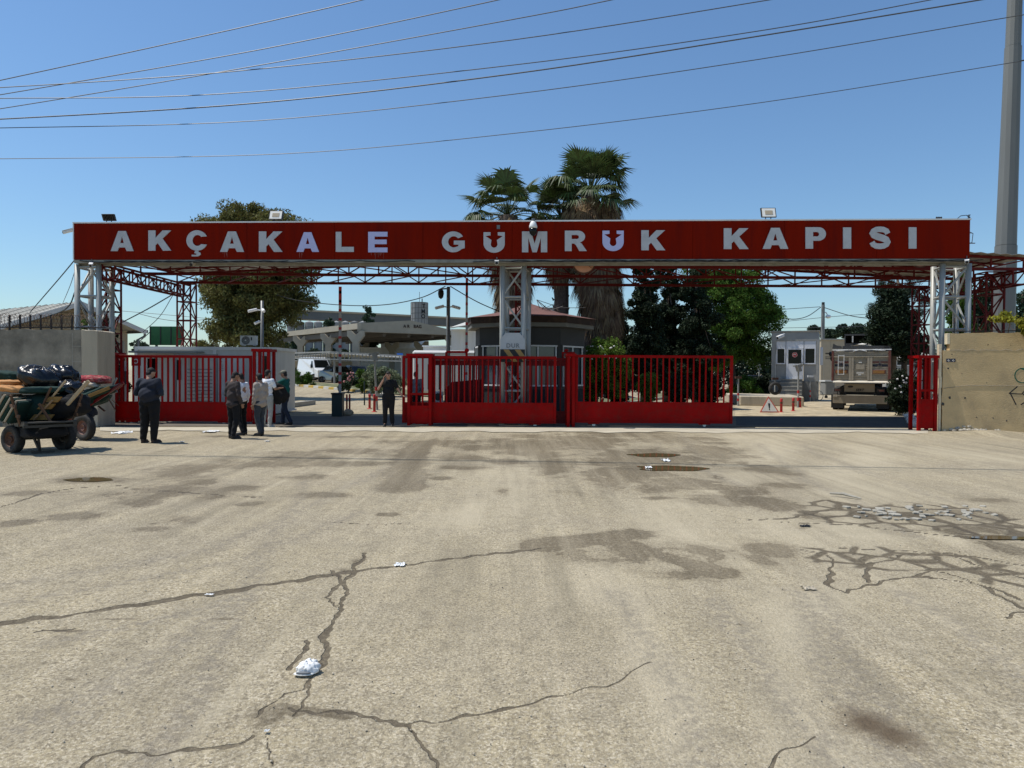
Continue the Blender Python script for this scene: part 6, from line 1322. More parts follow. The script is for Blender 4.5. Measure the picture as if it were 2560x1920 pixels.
mb = MB(); mb.beam((xl, Y - .03, tz(874.5)), (xr, Y - .03, tz(874)), .06, .05); mb.beam((tx(2132), Y - .07, tz(878)), (tx(2148), Y - .07, tz(874.5)), .03); mb.beam((tx(2148), Y - .07, tz(874.5)), (tx(2166), Y - .07, tz(878)), .03); mb.beam((tx(2090), Y - .07, tz(877)), (tx(2120), Y - .07, tz(875)), .025); mb.beam((tx(2180), Y - .07, tz(875)), (tx(2210), Y - .07, tz(877)), .025); mb.build('top_bar', 'white_trim', t)
mb = MB(); L6 = 6.4
for x, s_ in ((xl, 1), (xr - .06, -1)): mb.box(x, x + .06, Y + .1, Y + L6, zb_, zside - .15)
mb.box(xl + .06, xr - .06, Y + L6 - .06, Y + L6, zb_, zside); mb.box(xl + .061, xr - .061, Y + .061, Y + L6 - .061, zb_ + .01, zb_ + .08); mb.build('tipper_body', 'truck_body', t)
mb = MB(); mb.prism([(xl - .02, Y + .05, tz(871)), (tx(2105), Y + .05, tz(871)), (tx(2104), Y + .05, tz(865)), (tx(2092), Y + .05, tz(863)), (tx(2083), Y + .05, tz(858))], (0, .3, 0)); mb.box(tx(2106), xr, Y + .1, Y + .6, tz(871.5), tz(864.5)); mb.build('tarpaulin', 'booth_wall', t)
mb = MB(); a = Y + 3.2; mb.box(tx(2105), tx(2215), a, a + .1, Z(2153, 866, a), Z(2153, 861, a)); pl = MB(); pl.ell(((tx(2150) + tx(2190)) / 2, Y + 1.5, tz(862)), .75, .6, .10, 14, 6, noise=.5, seed=4); pl.build('rolled_sheet', 'sign_white', t)
yc_ = Y + 5.4; mb = MB(); X_ = tx; Z_ = lambda py: Z(2153, py, yc_)
mb.box(X_(2104), X_(2218), yc_, yc_ + 1.6, Z_(840), Z_(836)); mb.box(X_(2104), X_(2107), yc_, yc_ + 1.6, 1.2, Z_(840.2)); mb.box(X_(2214), X_(2218), yc_, yc_ + 1.6, 1.2, Z_(840.2)); mb.box(X_(2107.2), X_(2213.8), yc_ + 1.4, yc_ + 1.6, 1.2, Z_(840.2)); mb.box(X_(2107.2), X_(2213.8), yc_, yc_ + .1, 1.2, Z_(859)); mb.build('cab_guard', 'booth_wall', t)
mb = MB(); 
for px in (2125, 2194): mb.box(X_(px), X_(px + 4), yc_ - .05, yc_ - .005, Z_(857), Z_(841))
mb.build('cab_upright', 'white_panel', t)
mb = MB(); mb.box(X_(2108), X_(2213), yc_ + 1.7, yc_ + 3.8, .9, Z_(850)); mb.build('cab', 'truck_dark', t)
for px, s_ in ((2087, 1), (2195, 1)):
    pass
for px, lab in ((2088, 0), (2177, 1)):
    x0, x1 = tx(px if lab == 0 else 2177), tx(2122 if lab == 0 else 2216)
    mb = MB(); mb.box(x0, x1, Y - .018, Y - .013, tz(908), tz(903)); mb.build('red_stripe', 'truck_red', t); mb = MB(); mb.box(x0, x1, Y - .018, Y - .013, tz(916), tz(911)); mb.build('navy_stripe', 'navy_paint', t)
    xs_ = tx(2104 if lab == 0 else 2197); zs_ = tz(911)
    def star(r): return [(r * (1 if k % 2 == 0 else .4) * math.sin(k * math.pi / 5), r * (1 if k % 2 == 0 else .4) * math.cos(k * math.pi / 5)) for k in range(10)]
    v, f = shape2d([star(.165)], .004); mkobj('star_outline', frame_map(v, (xs_, Y - .021, zs_), (1, 0, 0), (0, 0, 1)), f, 'truck_body', t); v, f = shape2d([star(.125)], .004); mkobj('star', frame_map(v, (xs_, Y - .026, zs_), (1, 0, 0), (0, 0, 1)), f, 'navy_paint', t)
    a, b = (2089, 2120) if lab == 0 else (2179, 2211)
    mb = MB(); mb.box(tx(a), tx(b), Y - .05, Y - .019, tz(934), tz(924.5)); o = mb.build('tail_lamp', 'truck_red', t, bevel=.012); mb = MB(); mb.box(tx(a) + .05, tx(b) - .05, Y - .056, Y - .051, tz(933), tz(926)); mb.build('orange_reflector', 'light_orange', o)
mb = MB()
for px in (2096.5, 2110.5): mb.beam((tx(px), Y - .10, tz(937)), (tx(px), Y - .10, tz(887)), .028)
for py in (889, 905, 920, 936): mb.beam((tx(2096.5), Y - .10, tz(py)), (tx(2110.5), Y - .10, tz(py)), .024)
mb.build('ladder', 'white_trim', t)
mb = MB(); mb.box(tx(2140), tx(2161), Y - .028, Y - .016, tz(923), tz(910)); mb.box(tx(2133), tx(2168), Y - .03, Y - .016, tz(941), tz(939)); mb.box(tx(2133), tx(2135), Y - .03, Y - .016, tz(939), tz(925)); mb.box(tx(2166), tx(2168), Y - .03, Y - .016, tz(939), tz(925)); mb.build('hatch', 'truck_body', t)
mb = MB()
for px, py, w_ in ((2150, 906, 8), (2149, 937, 7), (2150, 932.5, 18)): mb.box(tx(px - w_ / 2), tx(px + w_ / 2), Y - .04, Y - .031, tz(py + 1), tz(py - 1))
mb.build('latch', 'white_trim', t)
mb = MB(); mb.prism([(xl + .03, Y - .16, tz(956.5)), (xr - .02, Y - .16, tz(956.5)), (xr - .05, Y + .05, tz(951.5)), (xl + .08, Y + .05, tz(951.5))], (0, 0, .02)); mb.box(xl + .03, xr - .02, Y - .17, Y - .155, tz(957.5), tz(956) - .002); mb.build('dust_ledge', 'truck_dust', t)
mb = MB(); mb.box(tx(2112), tx(2186), Y + .15, Y + .18, tz(980), tz(960)); mb.build('mud_flap_board', 'truck_box', t)
v, f = text2d('SERT', .15, .006, .006, 1.1); v = [(p[0] + p[1] * .2, p[1], p[2]) for p in v]; mkobj('lettering', frame_map(v, (tx(2150), Y + .145, tz(978)), (1, 0, 0), (0, 0, 1)), f, 'truck_dark', t)
mb = MB(); mb.ell((tx(2127), Y + .145, tz(967)), .13, .004, .05, 10, 5); mb.build('mark', 'truck_dark', t)
mb = MB(); mb.box(tx(2084), tx(2216), Y + .0, Y + .28, tz(1009), tz(990)); mb.build('rear_bumper_box', 'truck_box', t, bevel=.01)
mb = MB(); mb.box(tx(2084), tx(2216), Y - .012, Y - .001, tz(990), tz(988)); mb.box(tx(2084), tx(2095), Y - .02, Y - .002, tz(993), tz(987.5) ); mb.build('bumper_lip', 'truck_body', t)
mb = MB(); mb.box(tx(2100), tx(2200), Y + .3, Y + 7.5, .75, 1.1); mb.box(tx(2112), tx(2116), Y + .1, Y + .2, tz(990) + .001, tz(981)); mb.box(tx(2184), tx(2188), Y + .1, Y + .2, tz(990) + .001, tz(981)); mb.build('chassis', 'truck_dark', t)
for px, py in ((2095, 976), (2201, 976)): mb = MB(); mb.box(tx(px - 9), tx(px + 9), Y + .1, Y + .16, tz(py + 4), tz(py - 4)); o = mb.build('rear_lamp', 'truck_dark', t); mb = MB(); mb.box(tx(px - 5), tx(px + 7), Y + .09, Y + .098, tz(py + 2), tz(py - 2)); mb.build('red_lens', 'truck_red', o)
for px in (2094, 2206): mb = MB(); mb.box(tx(px) - .28, tx(px) + .28, Y + .62, Y + .64, .12, .75); mb.build('mud_flap', 'black', t)
for yy in (1.5, 2.8, 6.6):
    for px, s_ in ((2086, 0), (2204, 1)):
        x = xl - .02 if s_ == 0 else xr - .50; mb = MB(); r = .52; mb.lathe((x, Y + yy + .1, r), [(r * .55, 0), (r * .95, 0), (r, .05), (r, .21), (r * .93, .25), (r * .93, .28), (r, .32), (r, .48), (r * .95, .52), (r * .55, .52)], 24, axis='X', ring=True); o = mb.build('wheel', 'rubber', t); mb = MB(); mb.lathe((x, Y + yy + .1, r), [(.01, .1), (r * .5, .08), (r * .54, .02), (r * .54, .5), (.01, .45)], 16, axis='X'); mb.build('rim', 'truck_body', o)
t.rotation_euler = (0, 0, math.radians(-26)); t.scale = (.93, 1, 1)
# ================================================================== TREES
tree('dark_tree', 'huge olive brown tree at the left whose top shows above the sign', 'tree', (X(640, 44), 44, 0),
     [(X(645, 44), 44, 0), (X(642, 44), 44, 2.5), (X(650, 44), 44, 5), (X(640, 44), 44, 8)],
     [(X(590, 44), 44, 6.5, 2.2, 2.5, 2.4), (X(560, 44), 44, 9.3, 1.7, 2.2, 1.9), (X(640, 44), 43.5, 8.8, 2.6, 2.6, 2.8), (X(720, 44), 44, 8.4, 2.0, 2.2, 2.0), (X(610, 44), 44.5, 11.0, 1.9, 2, 1.1), (X(535, 44), 44, 10.5, .9, 1.2, .8), (X(690, 44), 44, 10.7, 1.5, 1.6, .95), (X(760, 44), 44, 10.3, .7, 1, .5), (X(590, 43), 43, 4.4, 2.0, 1.8, 2.1), (X(640, 44), 44, 7.2, 3.0, 2.0, 2.4), (X(680, 44), 43.5, 5.8, 2.2, 2.0, 2.2), (X(735, 44), 44, 5.9, 1.2, 1.5, 1.6), (X(560, 44), 44, 6.2, 1.2, 1.2, 1.6), (X(780, 44), 44, 9.0, 1.1, 1.2, .7), (X(660, 44), 43.5, 3.6, 1.6, 1.3, 1.3)],
     125000, .22, 'leaf_eucalyptus', 'trunk_pale', rc=.62, r0=.42, limbs=14, droop=.7, aspect=.34, shell=.62)
tree('dark_tree', 'smaller olive green tree at the lower left edge of the huge tree', 'tree', (X(530, 48), 48, 0), [(X(530, 48), 48, 0), (X(530, 48), 48, 3)],
     [(X(540, 48), 48, 3.6, 1.3, 1.2, 1.6), (X(510, 48), 48, 2.8, 1.1, 1.1, 1.0), (X(560, 48), 48, 4.4, 1, 1, 1)], 9000, .17, 'leaf_eucalyptus', rc=.4, limbs=4, r0=.15, droop=.5, aspect=.35)
tree('cypress', 'slim dark cypress between the huge tree and the barrier pole', 'tree', (X(822, 100), 100, .6), [(X(822, 100), 100, 0), (X(822, 100), 100, 9)], [(X(822, 100), 100, z_, .55 + .45 * (1 - z_ / 9.6), .8, 1.3) for z_ in (2, 3.5, 5, 6.3, 7.4, 8.3)], 6000, .32, 'leaf_conifer', rc=.4, limbs=2, r0=.15)
tree('cypress', 'broad dark conifer rising over the concrete canopy right of the barrier pole', 'tree', (X(920, 92), 92, .6), [(X(920, 92), 92, 0), (X(920, 92), 92, 9)], [(X(920, 92), 92, z_, r_, r_, 1.2) for z_, r_ in ((4, 1.4), (5.5, 1.5), (7, 1.2), (8.2, .8), (9.0, .45))] + [(X(943, 92), 92, 6.6, .5, .5, 1.2)], 8000, .30, 'leaf_conifer', rc=.4, limbs=3, r0=.15)
for px, Y_, w_, h_, lab in ((735, 100, 17, 90, 'leaning dark conifer right beside the huge tree'), (715, 84, 20, 75, 'dark conifer behind the first concrete column of the canopy'), (862, 96, 26, 62, 'dark conifer seen under the middle of the concrete canopy'), (930, 99, 40, 62, 'wide dark tree in the shade under the right half of the concrete canopy')):
    w2, h2 = w_ * Y_ / F / 2, h_ * Y_ / F; z_b = 1.2
    tree('cypress', lab, 'tree', (X(px, Y_), Y_, .6), [(X(px, Y_), Y_, 0), (X(px, Y_), Y_, h2)], [(X(px, Y_), Y_, z_b + h2 * f, w2 * (1.15 - f), w2, h2 * .2) for f in (.1, .3, .5, .7, .9)], 5000, .30, 'leaf_conifer', rc=.4, limbs=2, r0=.12)
tree('broadleaf_tree', 'bright green leafy tree right of the dark conifers', 'tree', (X(1835, 47), 47, 0), [(X(1835, 47), 47, 0), (X(1830, 47), 47, 2.5), (X(1820, 47), 47, 5)],
     [(X(1800, 47), 47, 7.8, 2.2, 2, 1.8), (X(1850, 47), 46.5, 6.8, 2.3, 2, 2.0), (X(1900, 47), 47, 5.6, 1.6, 1.6, 1.3), (X(1860, 47), 46.5, 4.8, 2.3, 2, 1.8), (X(1790, 47), 46, 5, 2, 2, 2.2), (X(1925, 47), 47, 5.4, .8, .9, .6), (X(1870, 47), 47, 3.2, 1.7, 1.5, 1.3), (X(1780, 46), 46, 3.0, 1.6, 1.5, 1.5), (X(1760, 47), 47, 8.2, 1.6, 1.5, 1.4)],
     120000, .13, 'leaf_broad', rc=.50, r0=.22, limbs=10, aspect=.55, shell=.62)
def conifer(px, Y_, ptop, hwpx, n, lab, zlow=.6, lean=0, m='leaf_dark', sz=.15, name='conifer', rc=.36):
    n = int(n * 1.35)
    x = X(px, Y_); zt = Z(px, ptop, Y_); hw = hwpx * Y_ / F; bl = []
    k_ = 9
    for k in range(k_):
        f = k / (k_ - 1); r_ = hw * (1 - .72 * f ** 1.5) * (1 + .16 * math.sin(k * 2.3 + px)); bl.append((x + lean * f + .18 * hw * math.sin(k * 1.9 + px), Y_ + .15 * math.cos(k * 2), lerp(zlow + .8, zt - .8, f), r_, r_ * .9, (zt - zlow) / k_ * .95))
    return tree(name, lab, 'tree', (x, Y_, 0), [(x, Y_, 0), (x + lean, Y_, zt - .5)], bl, n, sz, m, rc=rc, r0=.2, limbs=5, shell=.68)
conifer(1610, 38, 640, 62, 42000, 'leftmost of the tall dark conifers right of the palms, in front of a thin one')
conifer(1668, 41, 628, 66, 42000, 'middle one of the tall dark conifers right of the palms')
conifer(1738, 40, 655, 66, 40000, 'rightmost of the tall dark conifers, against the bright green tree')
conifer(1548, 42, 745, 34, 14000, 'thin greyish conifer between the palms and the tall dark conifers', zlow=1.2, m='leaf_conifer')
bush(1500, 1000, 33, 135, 176, 34000, .11, 'leaf_bush', 'bright green flowering bush right of the guard house', 'bush', 'flowering_bush', .32, lambda x, Y, z, w_, h: [(x, Y, z + h * .72, w_ * .85, 1.1, h * .28), (x - w_ * .4, Y, z + h * .45, w_ * .5, .8, h * .35), (x + w_ * .6, Y, z + h * .45, w_ * .5, .8, h * .38)])
mb = MB(); rr = random.Random(4)
for k in range(18): px = rr.uniform(1462, 1545); mb.ell(W(px, rr.uniform(862, 900), 32.1), .045, .04, .04, 6, 4)
tag(mb.build('blossom', 'flower'), 'white blossoms on the bright green bush', 'flowers', kind='stuff')
for px, w_, h_, lf, lab in ((1545, 70, 118, 'leaf_dark', 'dark round shrub behind the left half of the right gate'), (1622, 38, 85, 'leaf_bush', 'yellow green shrub seen through the middle of the right gate'), (1480, 60, 110, 'leaf_hedge', 'green shrub right behind the post of the right gate'), (1700, 80, 70, 'leaf_dark', 'low dark shrub under the conifers behind the right gate')):
    bush(px, 1000, 34 if px < 1600 else 36, w_, h_, 9000, .12, lf, lab, 'bush', 'shrub', .3, z0=.1)
# right side trees
conifer(2232, 33, 690, 60, 46000, 'dark cypress like tree right of the lorry', zlow=2.2, name='conifer', rc=.45)
tree('pine_tree', 'long pine branch reaching left from the dark trees over the lorry', 'tree', (X(2262, 36), 36, 0), [(X(2262, 36), 36, 0), (X(2258, 36), 36, 4), (X(2240, 36), 36, 6.5)],
     [(X(2240, 36), 36, 6.2, 1.0, 1, .9), (X(2215, 36), 36, 5.9, .7, .8, .5), (X(2190, 36), 36, 5.1, .5, .5, .3), (X(2270, 36), 36, 5.0, 1.0, 1.2, 1.5), (X(2205, 36), 36, 6.5, .4, .5, .25), (X(2275, 36), 36, 3.2, .8, 1, 1.2)], 22000, .16, 'leaf_pine', rc=.3, r0=.16, limbs=9, aspect=.12)
bush(2262, 1010, 29.5, 70, 120, 16000, .10, 'leaf_dark', 'dark bush with white flowers right of the lorry', 'bush', 'flowering_bush', .26, z0=0)
mb = MB()
for k in range(14): px = rr.uniform(2236, 2285); mb.ell(W(px, rr.uniform(925, 1000), 28.8), .045, .04, .04, 6, 4, noise=.4, seed=k)
tag(mb.build('blossom', 'flower'), 'white blossoms on the dark bush right of the lorry', 'flowers', kind='stuff')
mb = MB()
for k in range(9): a = G(2246 + 5.5 * k, 1012 + 7.0 * k); mb.ell(a + Vector((0, 0, .08)), .18, .28, .13, 8, 6, noise=.3, seed=k)
tag(mb.build('kerb', 'kerb_white', smooth_=True), 'white painted rounded kerb stones at the right side of the lorry lane', 'kerb')
for px, Y_, top, w_, h_, lab in ((2112, 115, 803, 56, 44, 'round topped distant pine above the lorry'), (2148, 118, 806, 34, 40, 'right shoulder of the distant pine group above the lorry'), (2072, 120, 822, 30, 26, 'distant pine left part above the beige building'), (2035, 125, 817, 26, 20, 'small distant pine above the small booth roof'), (2192, 120, 824, 20, 16, 'smallest distant tree right of the round topped pine')):
    z1 = Z(px, top, Y_); hw, hh = w_ / 2 * Y_ / F, h_ / 2 * Y_ / F
    tree('pine_tree', lab, 'tree', (X(px, Y_), Y_, 0), [(X(px, Y_), Y_, 0), (X(px, Y_), Y_, z1 - 1)], [(X(px, Y_) + hw * f, Y_, z1 - hh * (1 + abs(f) * .4), hw * .6, hw * .6, hh * .85) for f in (-.55, 0, .5)], 6000, .42, 'leaf_pine', rc=.7, r0=.25, limbs=6, group='distant pines behind the small booth and the lorry')
conifer(2395, 34, 660, 48, 16000, 'green tree filling the gap between the right tower and the red column', zlow=1.5, m='leaf_broad', name='broadleaf_tree')
conifer(2450, 37, 690, 50, 22000, 'green tree behind the right red column', zlow=1.5, m='leaf_conifer', name='broadleaf_tree')
conifer(2555, 40, 705, 45, 16000, 'dark green tree at the right edge behind the tall mast', zlow=1.5, m='leaf_conifer', name='broadleaf_tree')
tree('yellow_leaf_tree', 'yellow green leafy branches hanging over the top of the beige wall at the right edge', 'tree', (X(2590, 22.6), 22.6, 0), [(X(2590, 22.6), 22.6, 0), (X(2580, 22.6), 22.6, 3.2)],
     [(X(2540, 20.9), 20.7, 3.3, .45, .4, .35), (X(2570, 20.9), 20.8, 3.2, .5, .5, .5), (X(2500, 20.9), 20.7, 3.35, .3, .3, .2), (X(2556, 20.9), 20.2, 2.85, .2, .25, .25)], 2600, .10, 'leaf_yellow', rc=.16, r0=.07, limbs=9, aspect=.6)
conifer(262, 25.2, 752, 22, 9000, 'dark ivy covered shrub behind the left grey tower', zlow=.3, sz=.11, m='leaf_dark', name='ivy_shrub', rc=.25)
conifer(296, 26.2, 850, 13, 5000, 'small dark cypress between the left tower and the beige hall', zlow=.3, sz=.10, m='leaf_dark', name='cypress', rc=.2)
conifer(225, 27.5, 762, 22, 5000, 'bright green tree top glimpsed between the pipes of the left tower', zlow=1.5, sz=.13, m='leaf_broad', name='broadleaf_tree', rc=.3)
for px, w_, h_, lab in ((350, 44, 16, 'distant low tree line below the left end of the green panel'), (700, 40, 30, 'distant dark tree behind the first canopy column')):
    Y_ = 130; tree('distant_tree', lab, 'tree', (X(px, Y_), Y_, 0), [(X(px, Y_), Y_, 0), (X(px, Y_), Y_, 3)], [(X(px, Y_), Y_, Z(px, 862, Y_), w_ / 2 * Y_ / F, 2, h_ / 2 * Y_ / F), (X(px, Y_), Y_, Z(px, 880, Y_), w_ / 2 * Y_ / F, 2, 2)], 3000, .4, 'leaf_pine', rc=.6, limbs=2, r0=.2)
# far tree belts that close the view behind the yard
for a, b, Y_, top, lab in ((1380, 1990, 88, 872, 'far dark tree belt behind the yard between the conifers and the small booth'), (2200, 2330, 90, 868, 'far dark tree belt right of the lorry'), (560, 900, 125, 893, 'far dark tree belt behind the concrete canopy')):
    n_ = 26000 if b - a > 300 else 6000; pp = []
    for i in range(n_):
        px = random.uniform(a, b); x = X(px, Y_); zt_ = Z(px, top + 14 * math.sin(px * .03) + 9 * math.sin(px * .11), Y_); pp.append((x, Y_ + random.uniform(-1.5, 1.5), random.random() ** .8 * zt_))
    o = leafmesh('tree_belt', np.array(pp), .42, 'leaf_pine'); tag(o, lab, 'tree belt', kind='stuff')
kp = [G(1470, 1022), G(1560, 1014), G(1640, 1000), G(1760, 987), G(1935, 972)]
t = thing('kerb', 'grey white kerb curving along the planted bed behind the right gate', 'kerb', kp[2]); 
for a, b in zip(kp, kp[1:]):
    d_ = (b - a); n_ = max(1, int(d_.length / 1.2))
    for k in range(n_): p_, q_ = a.lerp(b, k / n_), a.lerp(b, (k + .97) / n_); mb = MB(); mb.beam(p_ + Vector((0, 0, .07)), q_ + Vector((0, 0, .07)), .18, .16); mb.build('kerb_stone', 'concrete', t)
mb = MB(); mb.add([(p_.x, p_.y + .2, .03) for p_ in kp] + [(p_.x * 1.25, p_.y + 14, .03) for p_ in kp], [(i, i + 1, 6 + i, 5 + i) for i in range(4)]); tag(mb.build('planted_bed', 'grass_soil'), kind='structure')
for px, Y_, w_, h_, lf, lab in ((1770, 40, 90, 70, 'leaf_dark', 'dark shrub at the foot of the rightmost tall conifer'), (1860, 45, 95, 62, 'leaf_hedge', 'shaded green shrub under the bright green leafy tree'), (1905, 49, 50, 60, 'leaf_dark', 'dark shrub left of the small booth')):
    bush(px, 1000, Y_, w_, h_, 9000, .13, lf, lab, 'bush', 'shrub', .3, z0=0)
cp2 = [(-2.15, .28, .03), (-2.2, .6, .05), (-2.0, .82, .08), (-1.1, .96, .08), (-.35, 1.48, .25), (.9, 1.55, .27), (1.75, 1.15, .15), (2.15, 1.05, .1), (2.2, .6, .04), (2.15, .28, .03)]
vehicle('car', 'dark parked car glimpsed under the trees left of the small booth', 'car', cp2, 1.8, cg, 'car_black', (X(1895, 72), 72, 0), math.radians(80), [(-.88, -1.35, .31), (.68, -1.35, .31), (-.88, 1.35, .31), (.68, 1.35, .31)], cx_)
# ---- palms
def fan(mb, base, d, up, R_, nseg=20, spread=150, droop=.3, m=0):
    """one fan leaf: narrow folded segments radiating from the petiole end"""
    d = d.normalized(); s_ = d.cross(up).normalized(); u_ = s_.cross(d).normalized()
    for i in range(nseg):
        a = math.radians(-spread + 2 * spread * (i + .5) / nseg); dr = (d * math.cos(a) + s_ * math.sin(a)); L_ = R_ * (.72 + .28 * math.cos(a * .6)) * random.uniform(.88, 1.08)
        w_ = R_ * math.radians(2 * spread / nseg) * .34; side = dr.cross(u_).normalized(); p0 = base; p1 = base + dr * L_ * .55 + u_ * (.05 * R_); p2 = base + dr * L_ + Vector((0, 0, -droop * R_ * random.uniform(.6, 1.4)))
        q = p1 - u_ * w_ * .3; b = len(mb.v)
        mb.add([p0, p1 + side * w_, q, p1 - side * w_, p2], [(0, 1, 2), (0, 2, 3), (1, 4, 2), (2, 4, 3)], m)
def palm(label, px, Y_, pcrown, Rr, nlive, ndead, skirt_len, skirt_r, trunk_r=.28, seed=1, skx=0, up_bias=.25, wind=0.0):
    random.seed(seed); x = X(px, Y_); zc = Z(px, pcrown, Y_); t = thing('fan_palm', label, 'palm', (x, Y_, 0), 'fan palms behind the middle of the sign'); C_ = Vector((x, Y_, zc))
    mb = MB(); n_ = 14; mb.path([(x + .05 * math.sin(k), Y_, zc * k / n_) for k in range(n_ + 1)], [trunk_r * (1.15 if k == 0 else 1 + .06 * (k % 2)) for k in range(n_ + 1)], 12)
    for k in range(60): a = k * 2.4; z = zc * (.25 + .75 * k / 60); p = Vector((x + trunk_r * math.cos(a), Y_ + trunk_r * math.sin(a), z)); mb.path([p, p + Vector((.10 * math.cos(a), .10 * math.sin(a), .14))], [.06, .02], 4)
    mb.build('trunk', 'palm_trunk', t)
    mb, st = MB(), MB()
    for i in range(nlive):
        a = i * 2.399 + seed; e = math.radians(random.uniform(-22, 86)); d = Vector((math.cos(a) * math.cos(e) + wind, math.sin(a) * math.cos(e), math.sin(e) + up_bias * .3)).normalized()
        L_ = Rr * random.uniform(.40, .72); tip = C_ + d * L_ + Vector((0, 0, -.06 * L_)); st.path([C_, C_ + d * L_ * .5 + Vector((0, 0, .04)), tip], [.025, .018, .012], 4)
        fan(mb, tip, (d + Vector((0, 0, -.18))).normalized(), Vector((0, 0, 1)) if abs(d.z) < .9 else Vector((0, 1, 0)), Rr * random.uniform(.32, .48), 24, random.uniform(62, 105), random.uniform(.05, .55))
    mb.build('green_frond', 'leaf_palm', t); st.build('leaf_stalk', 'leaf_palm', t)
    mb = MB()
    for i in range(ndead):
        f = (i / ndead); a = i * 2.399; r_ = skirt_r * (1 - .45 * f) * random.uniform(.75, 1.05); z = zc - .15 - f * skirt_len; d = Vector((math.cos(a) * .55, math.sin(a) * .55, -1 + .5 * (1 - f) * random.uniform(0, 1))).normalized()
        p = Vector((x + skx * f + (r_ - .35) * math.cos(a) * .8, Y_ + (r_ - .35) * math.sin(a) * .8, z)); fan(mb, p, d, Vector((math.cos(a), math.sin(a), .2)), random.uniform(.6, 1.15), 12, random.uniform(18, 46), .25)
    mb.build('dead_frond_skirt', 'leaf_dead', t); return t
palm('leftmost of the three fan palms, lower crown left of the middle tower', 1268, 35, 540, 2.5, 40, 380, 4.9, 1.45, .42, 3, wind=-.05, skx=.35)
palm('middle fan palm with slim trunk and low crown behind the letters Ü and M', 1400, 36, 545, 2.3, 34, 160, 2.4, 1.35, .36, 8)
palm('tallest fan palm with the highest crown and a long brown skirt of dead leaves', 1472, 35, 488, 2.65, 60, 620, 6.7, 1.75, .4, 14, skx=.75, up_bias=.35, wind=.1)
# ================================================================== LITTER AND STONES
p = G(771, 1680); t = thing('baseball_cap', 'crumpled white cap lying on the asphalt in the foreground', 'cap', p); mb = MB()
mb.ell(p + Vector((0, 0, .026)), .064, .056, .040, 40, 24, noise=.22, seed=4)
for i, q in enumerate(mb.v): x_, y_, z_ = q; k_ = .005 * math.sin(170 * x_ + 90 * z_) * math.cos(140 * y_) + .003 * math.sin(310 * x_ - 220 * y_); mb.v[i] = (x_ + k_, y_ + k_, max(.003, z_ + k_ - .35 * abs(x_ - p.x) * .3))
mb.build('crown', 'paper', t, smooth_=True); mb = MB(); mb.ell(p + Vector((-.012, -.045, .010)), .060, .030, .008, 14, 6); mb.build('brim', 'sign_white', t, smooth_=True); mb = MB(); mb.ell(p + Vector((-.012, -.0595, .020)), .044, .012, .007, 12, 5); mb.build('dark_band', 'sign_text', t, smooth_=True)
def litter(px, py, w_, d_, h, label, seed, name='paper_scrap', cat='paper', m='paper'):
    p = G(px, py); rr = random.Random(seed); mb = MB(); n_ = 8; vv = []
    for i in range(n_ + 1):
        for j in range(n_ + 1): vv.append((p.x + (i / n_ - .5) * w_ * (1 + .15 * math.sin(j)), p.y + (j / n_ - .5) * d_ * (1 + .2 * math.sin(i * 1.3)), .006 + h * abs(math.sin(i * 1.7 + seed) * math.cos(j * 1.3 + seed)) * rr.uniform(.4, 1)))
    mb.add(vv, [(i * (n_ + 1) + j, (i + 1) * (n_ + 1) + j, (i + 1) * (n_ + 1) + j + 1, i * (n_ + 1) + j + 1) for i in range(n_) for j in range(n_)]); o = mb.build(name, m); return tag(o, label, cat, 'litter on the asphalt')
litter(1000, 1413, .085, .11, .02, 'folded white paper on the thin crack in the middle foreground', 1)
litter(305, 1083, .32, .5, .06, 'crumpled white plastic beside the man in the navy sweatshirt', 2, 'plastic_scrap', 'plastic')
litter(527, 1080, .32, .5, .05, 'crumpled white plastic left of the feet of the man in the brown suit', 3, 'plastic_scrap', 'plastic')
litter(668, 1104, .10, .12, .03, 'tiny white scrap right of the shoes of the man in the beige jacket', 4)
litter(1665, 1153, .14, .2, .06, 'white scrap between the two puddles', 5)
litter(1622, 1171, .10, .14, .05, 'round white scrap in the larger brown puddle', 6)
litter(524, 1488, .06, .03, .008, 'thin white scrap on the long dark crack at the left', 7)
litter(2022, 1473, .10, .06, .02, 'small broken whitish plate on the asphalt at the right', 8, 'plastic_scrap', 'plastic', 'concrete_pale')
litter(667, 1831, .022, .02, .01, 'tiny white scrap in the dark wet patch in the foreground', 9)
litter(455, 1105, .10, .10, .02, 'tiny white scrap at the tip of the shadow of the man in navy', 10)
litter(2012, 1316, .12, .06, .02, 'dark twisted scrap on the asphalt at the right', 11, 'rubber_scrap', 'scrap', 'black')
def stones(name, gen, n, s0, s1, m, label, cat, zf=None, kind='stuff', flat=.6):
    mb = MB(); rr = random.Random(len(name) * 7 + n)
    for i in range(n):
        p = gen(rr); s = rr.uniform(s0, s1) * (p.y / 8 if s0 < .02 else 1) ** .3; mb.ell((p.x, p.y, (zf(p) if zf else 0) + s * flat * .35), s, s * rr.uniform(.6, 1.1), s * flat, 6, 4, noise=.4, seed=i)
    return tag(mb.build(name, m), label, cat, kind=kind)
stones('loose_gravel', lambda r: G(r.uniform(60, 2540), 1180 + 740 * r.random() ** 1.3), 300, .003, .009, 'concrete_pale', 'loose small stones scattered over the asphalt', 'gravel')
stones('dark_pebbles', lambda r: G(r.uniform(60, 2540), 1180 + 740 * r.random() ** 1.2), 110, .003, .007, 'dark_metal', 'tiny dark pebbles scattered over the asphalt', 'pebbles')
pr_ = G(2412, 1078)
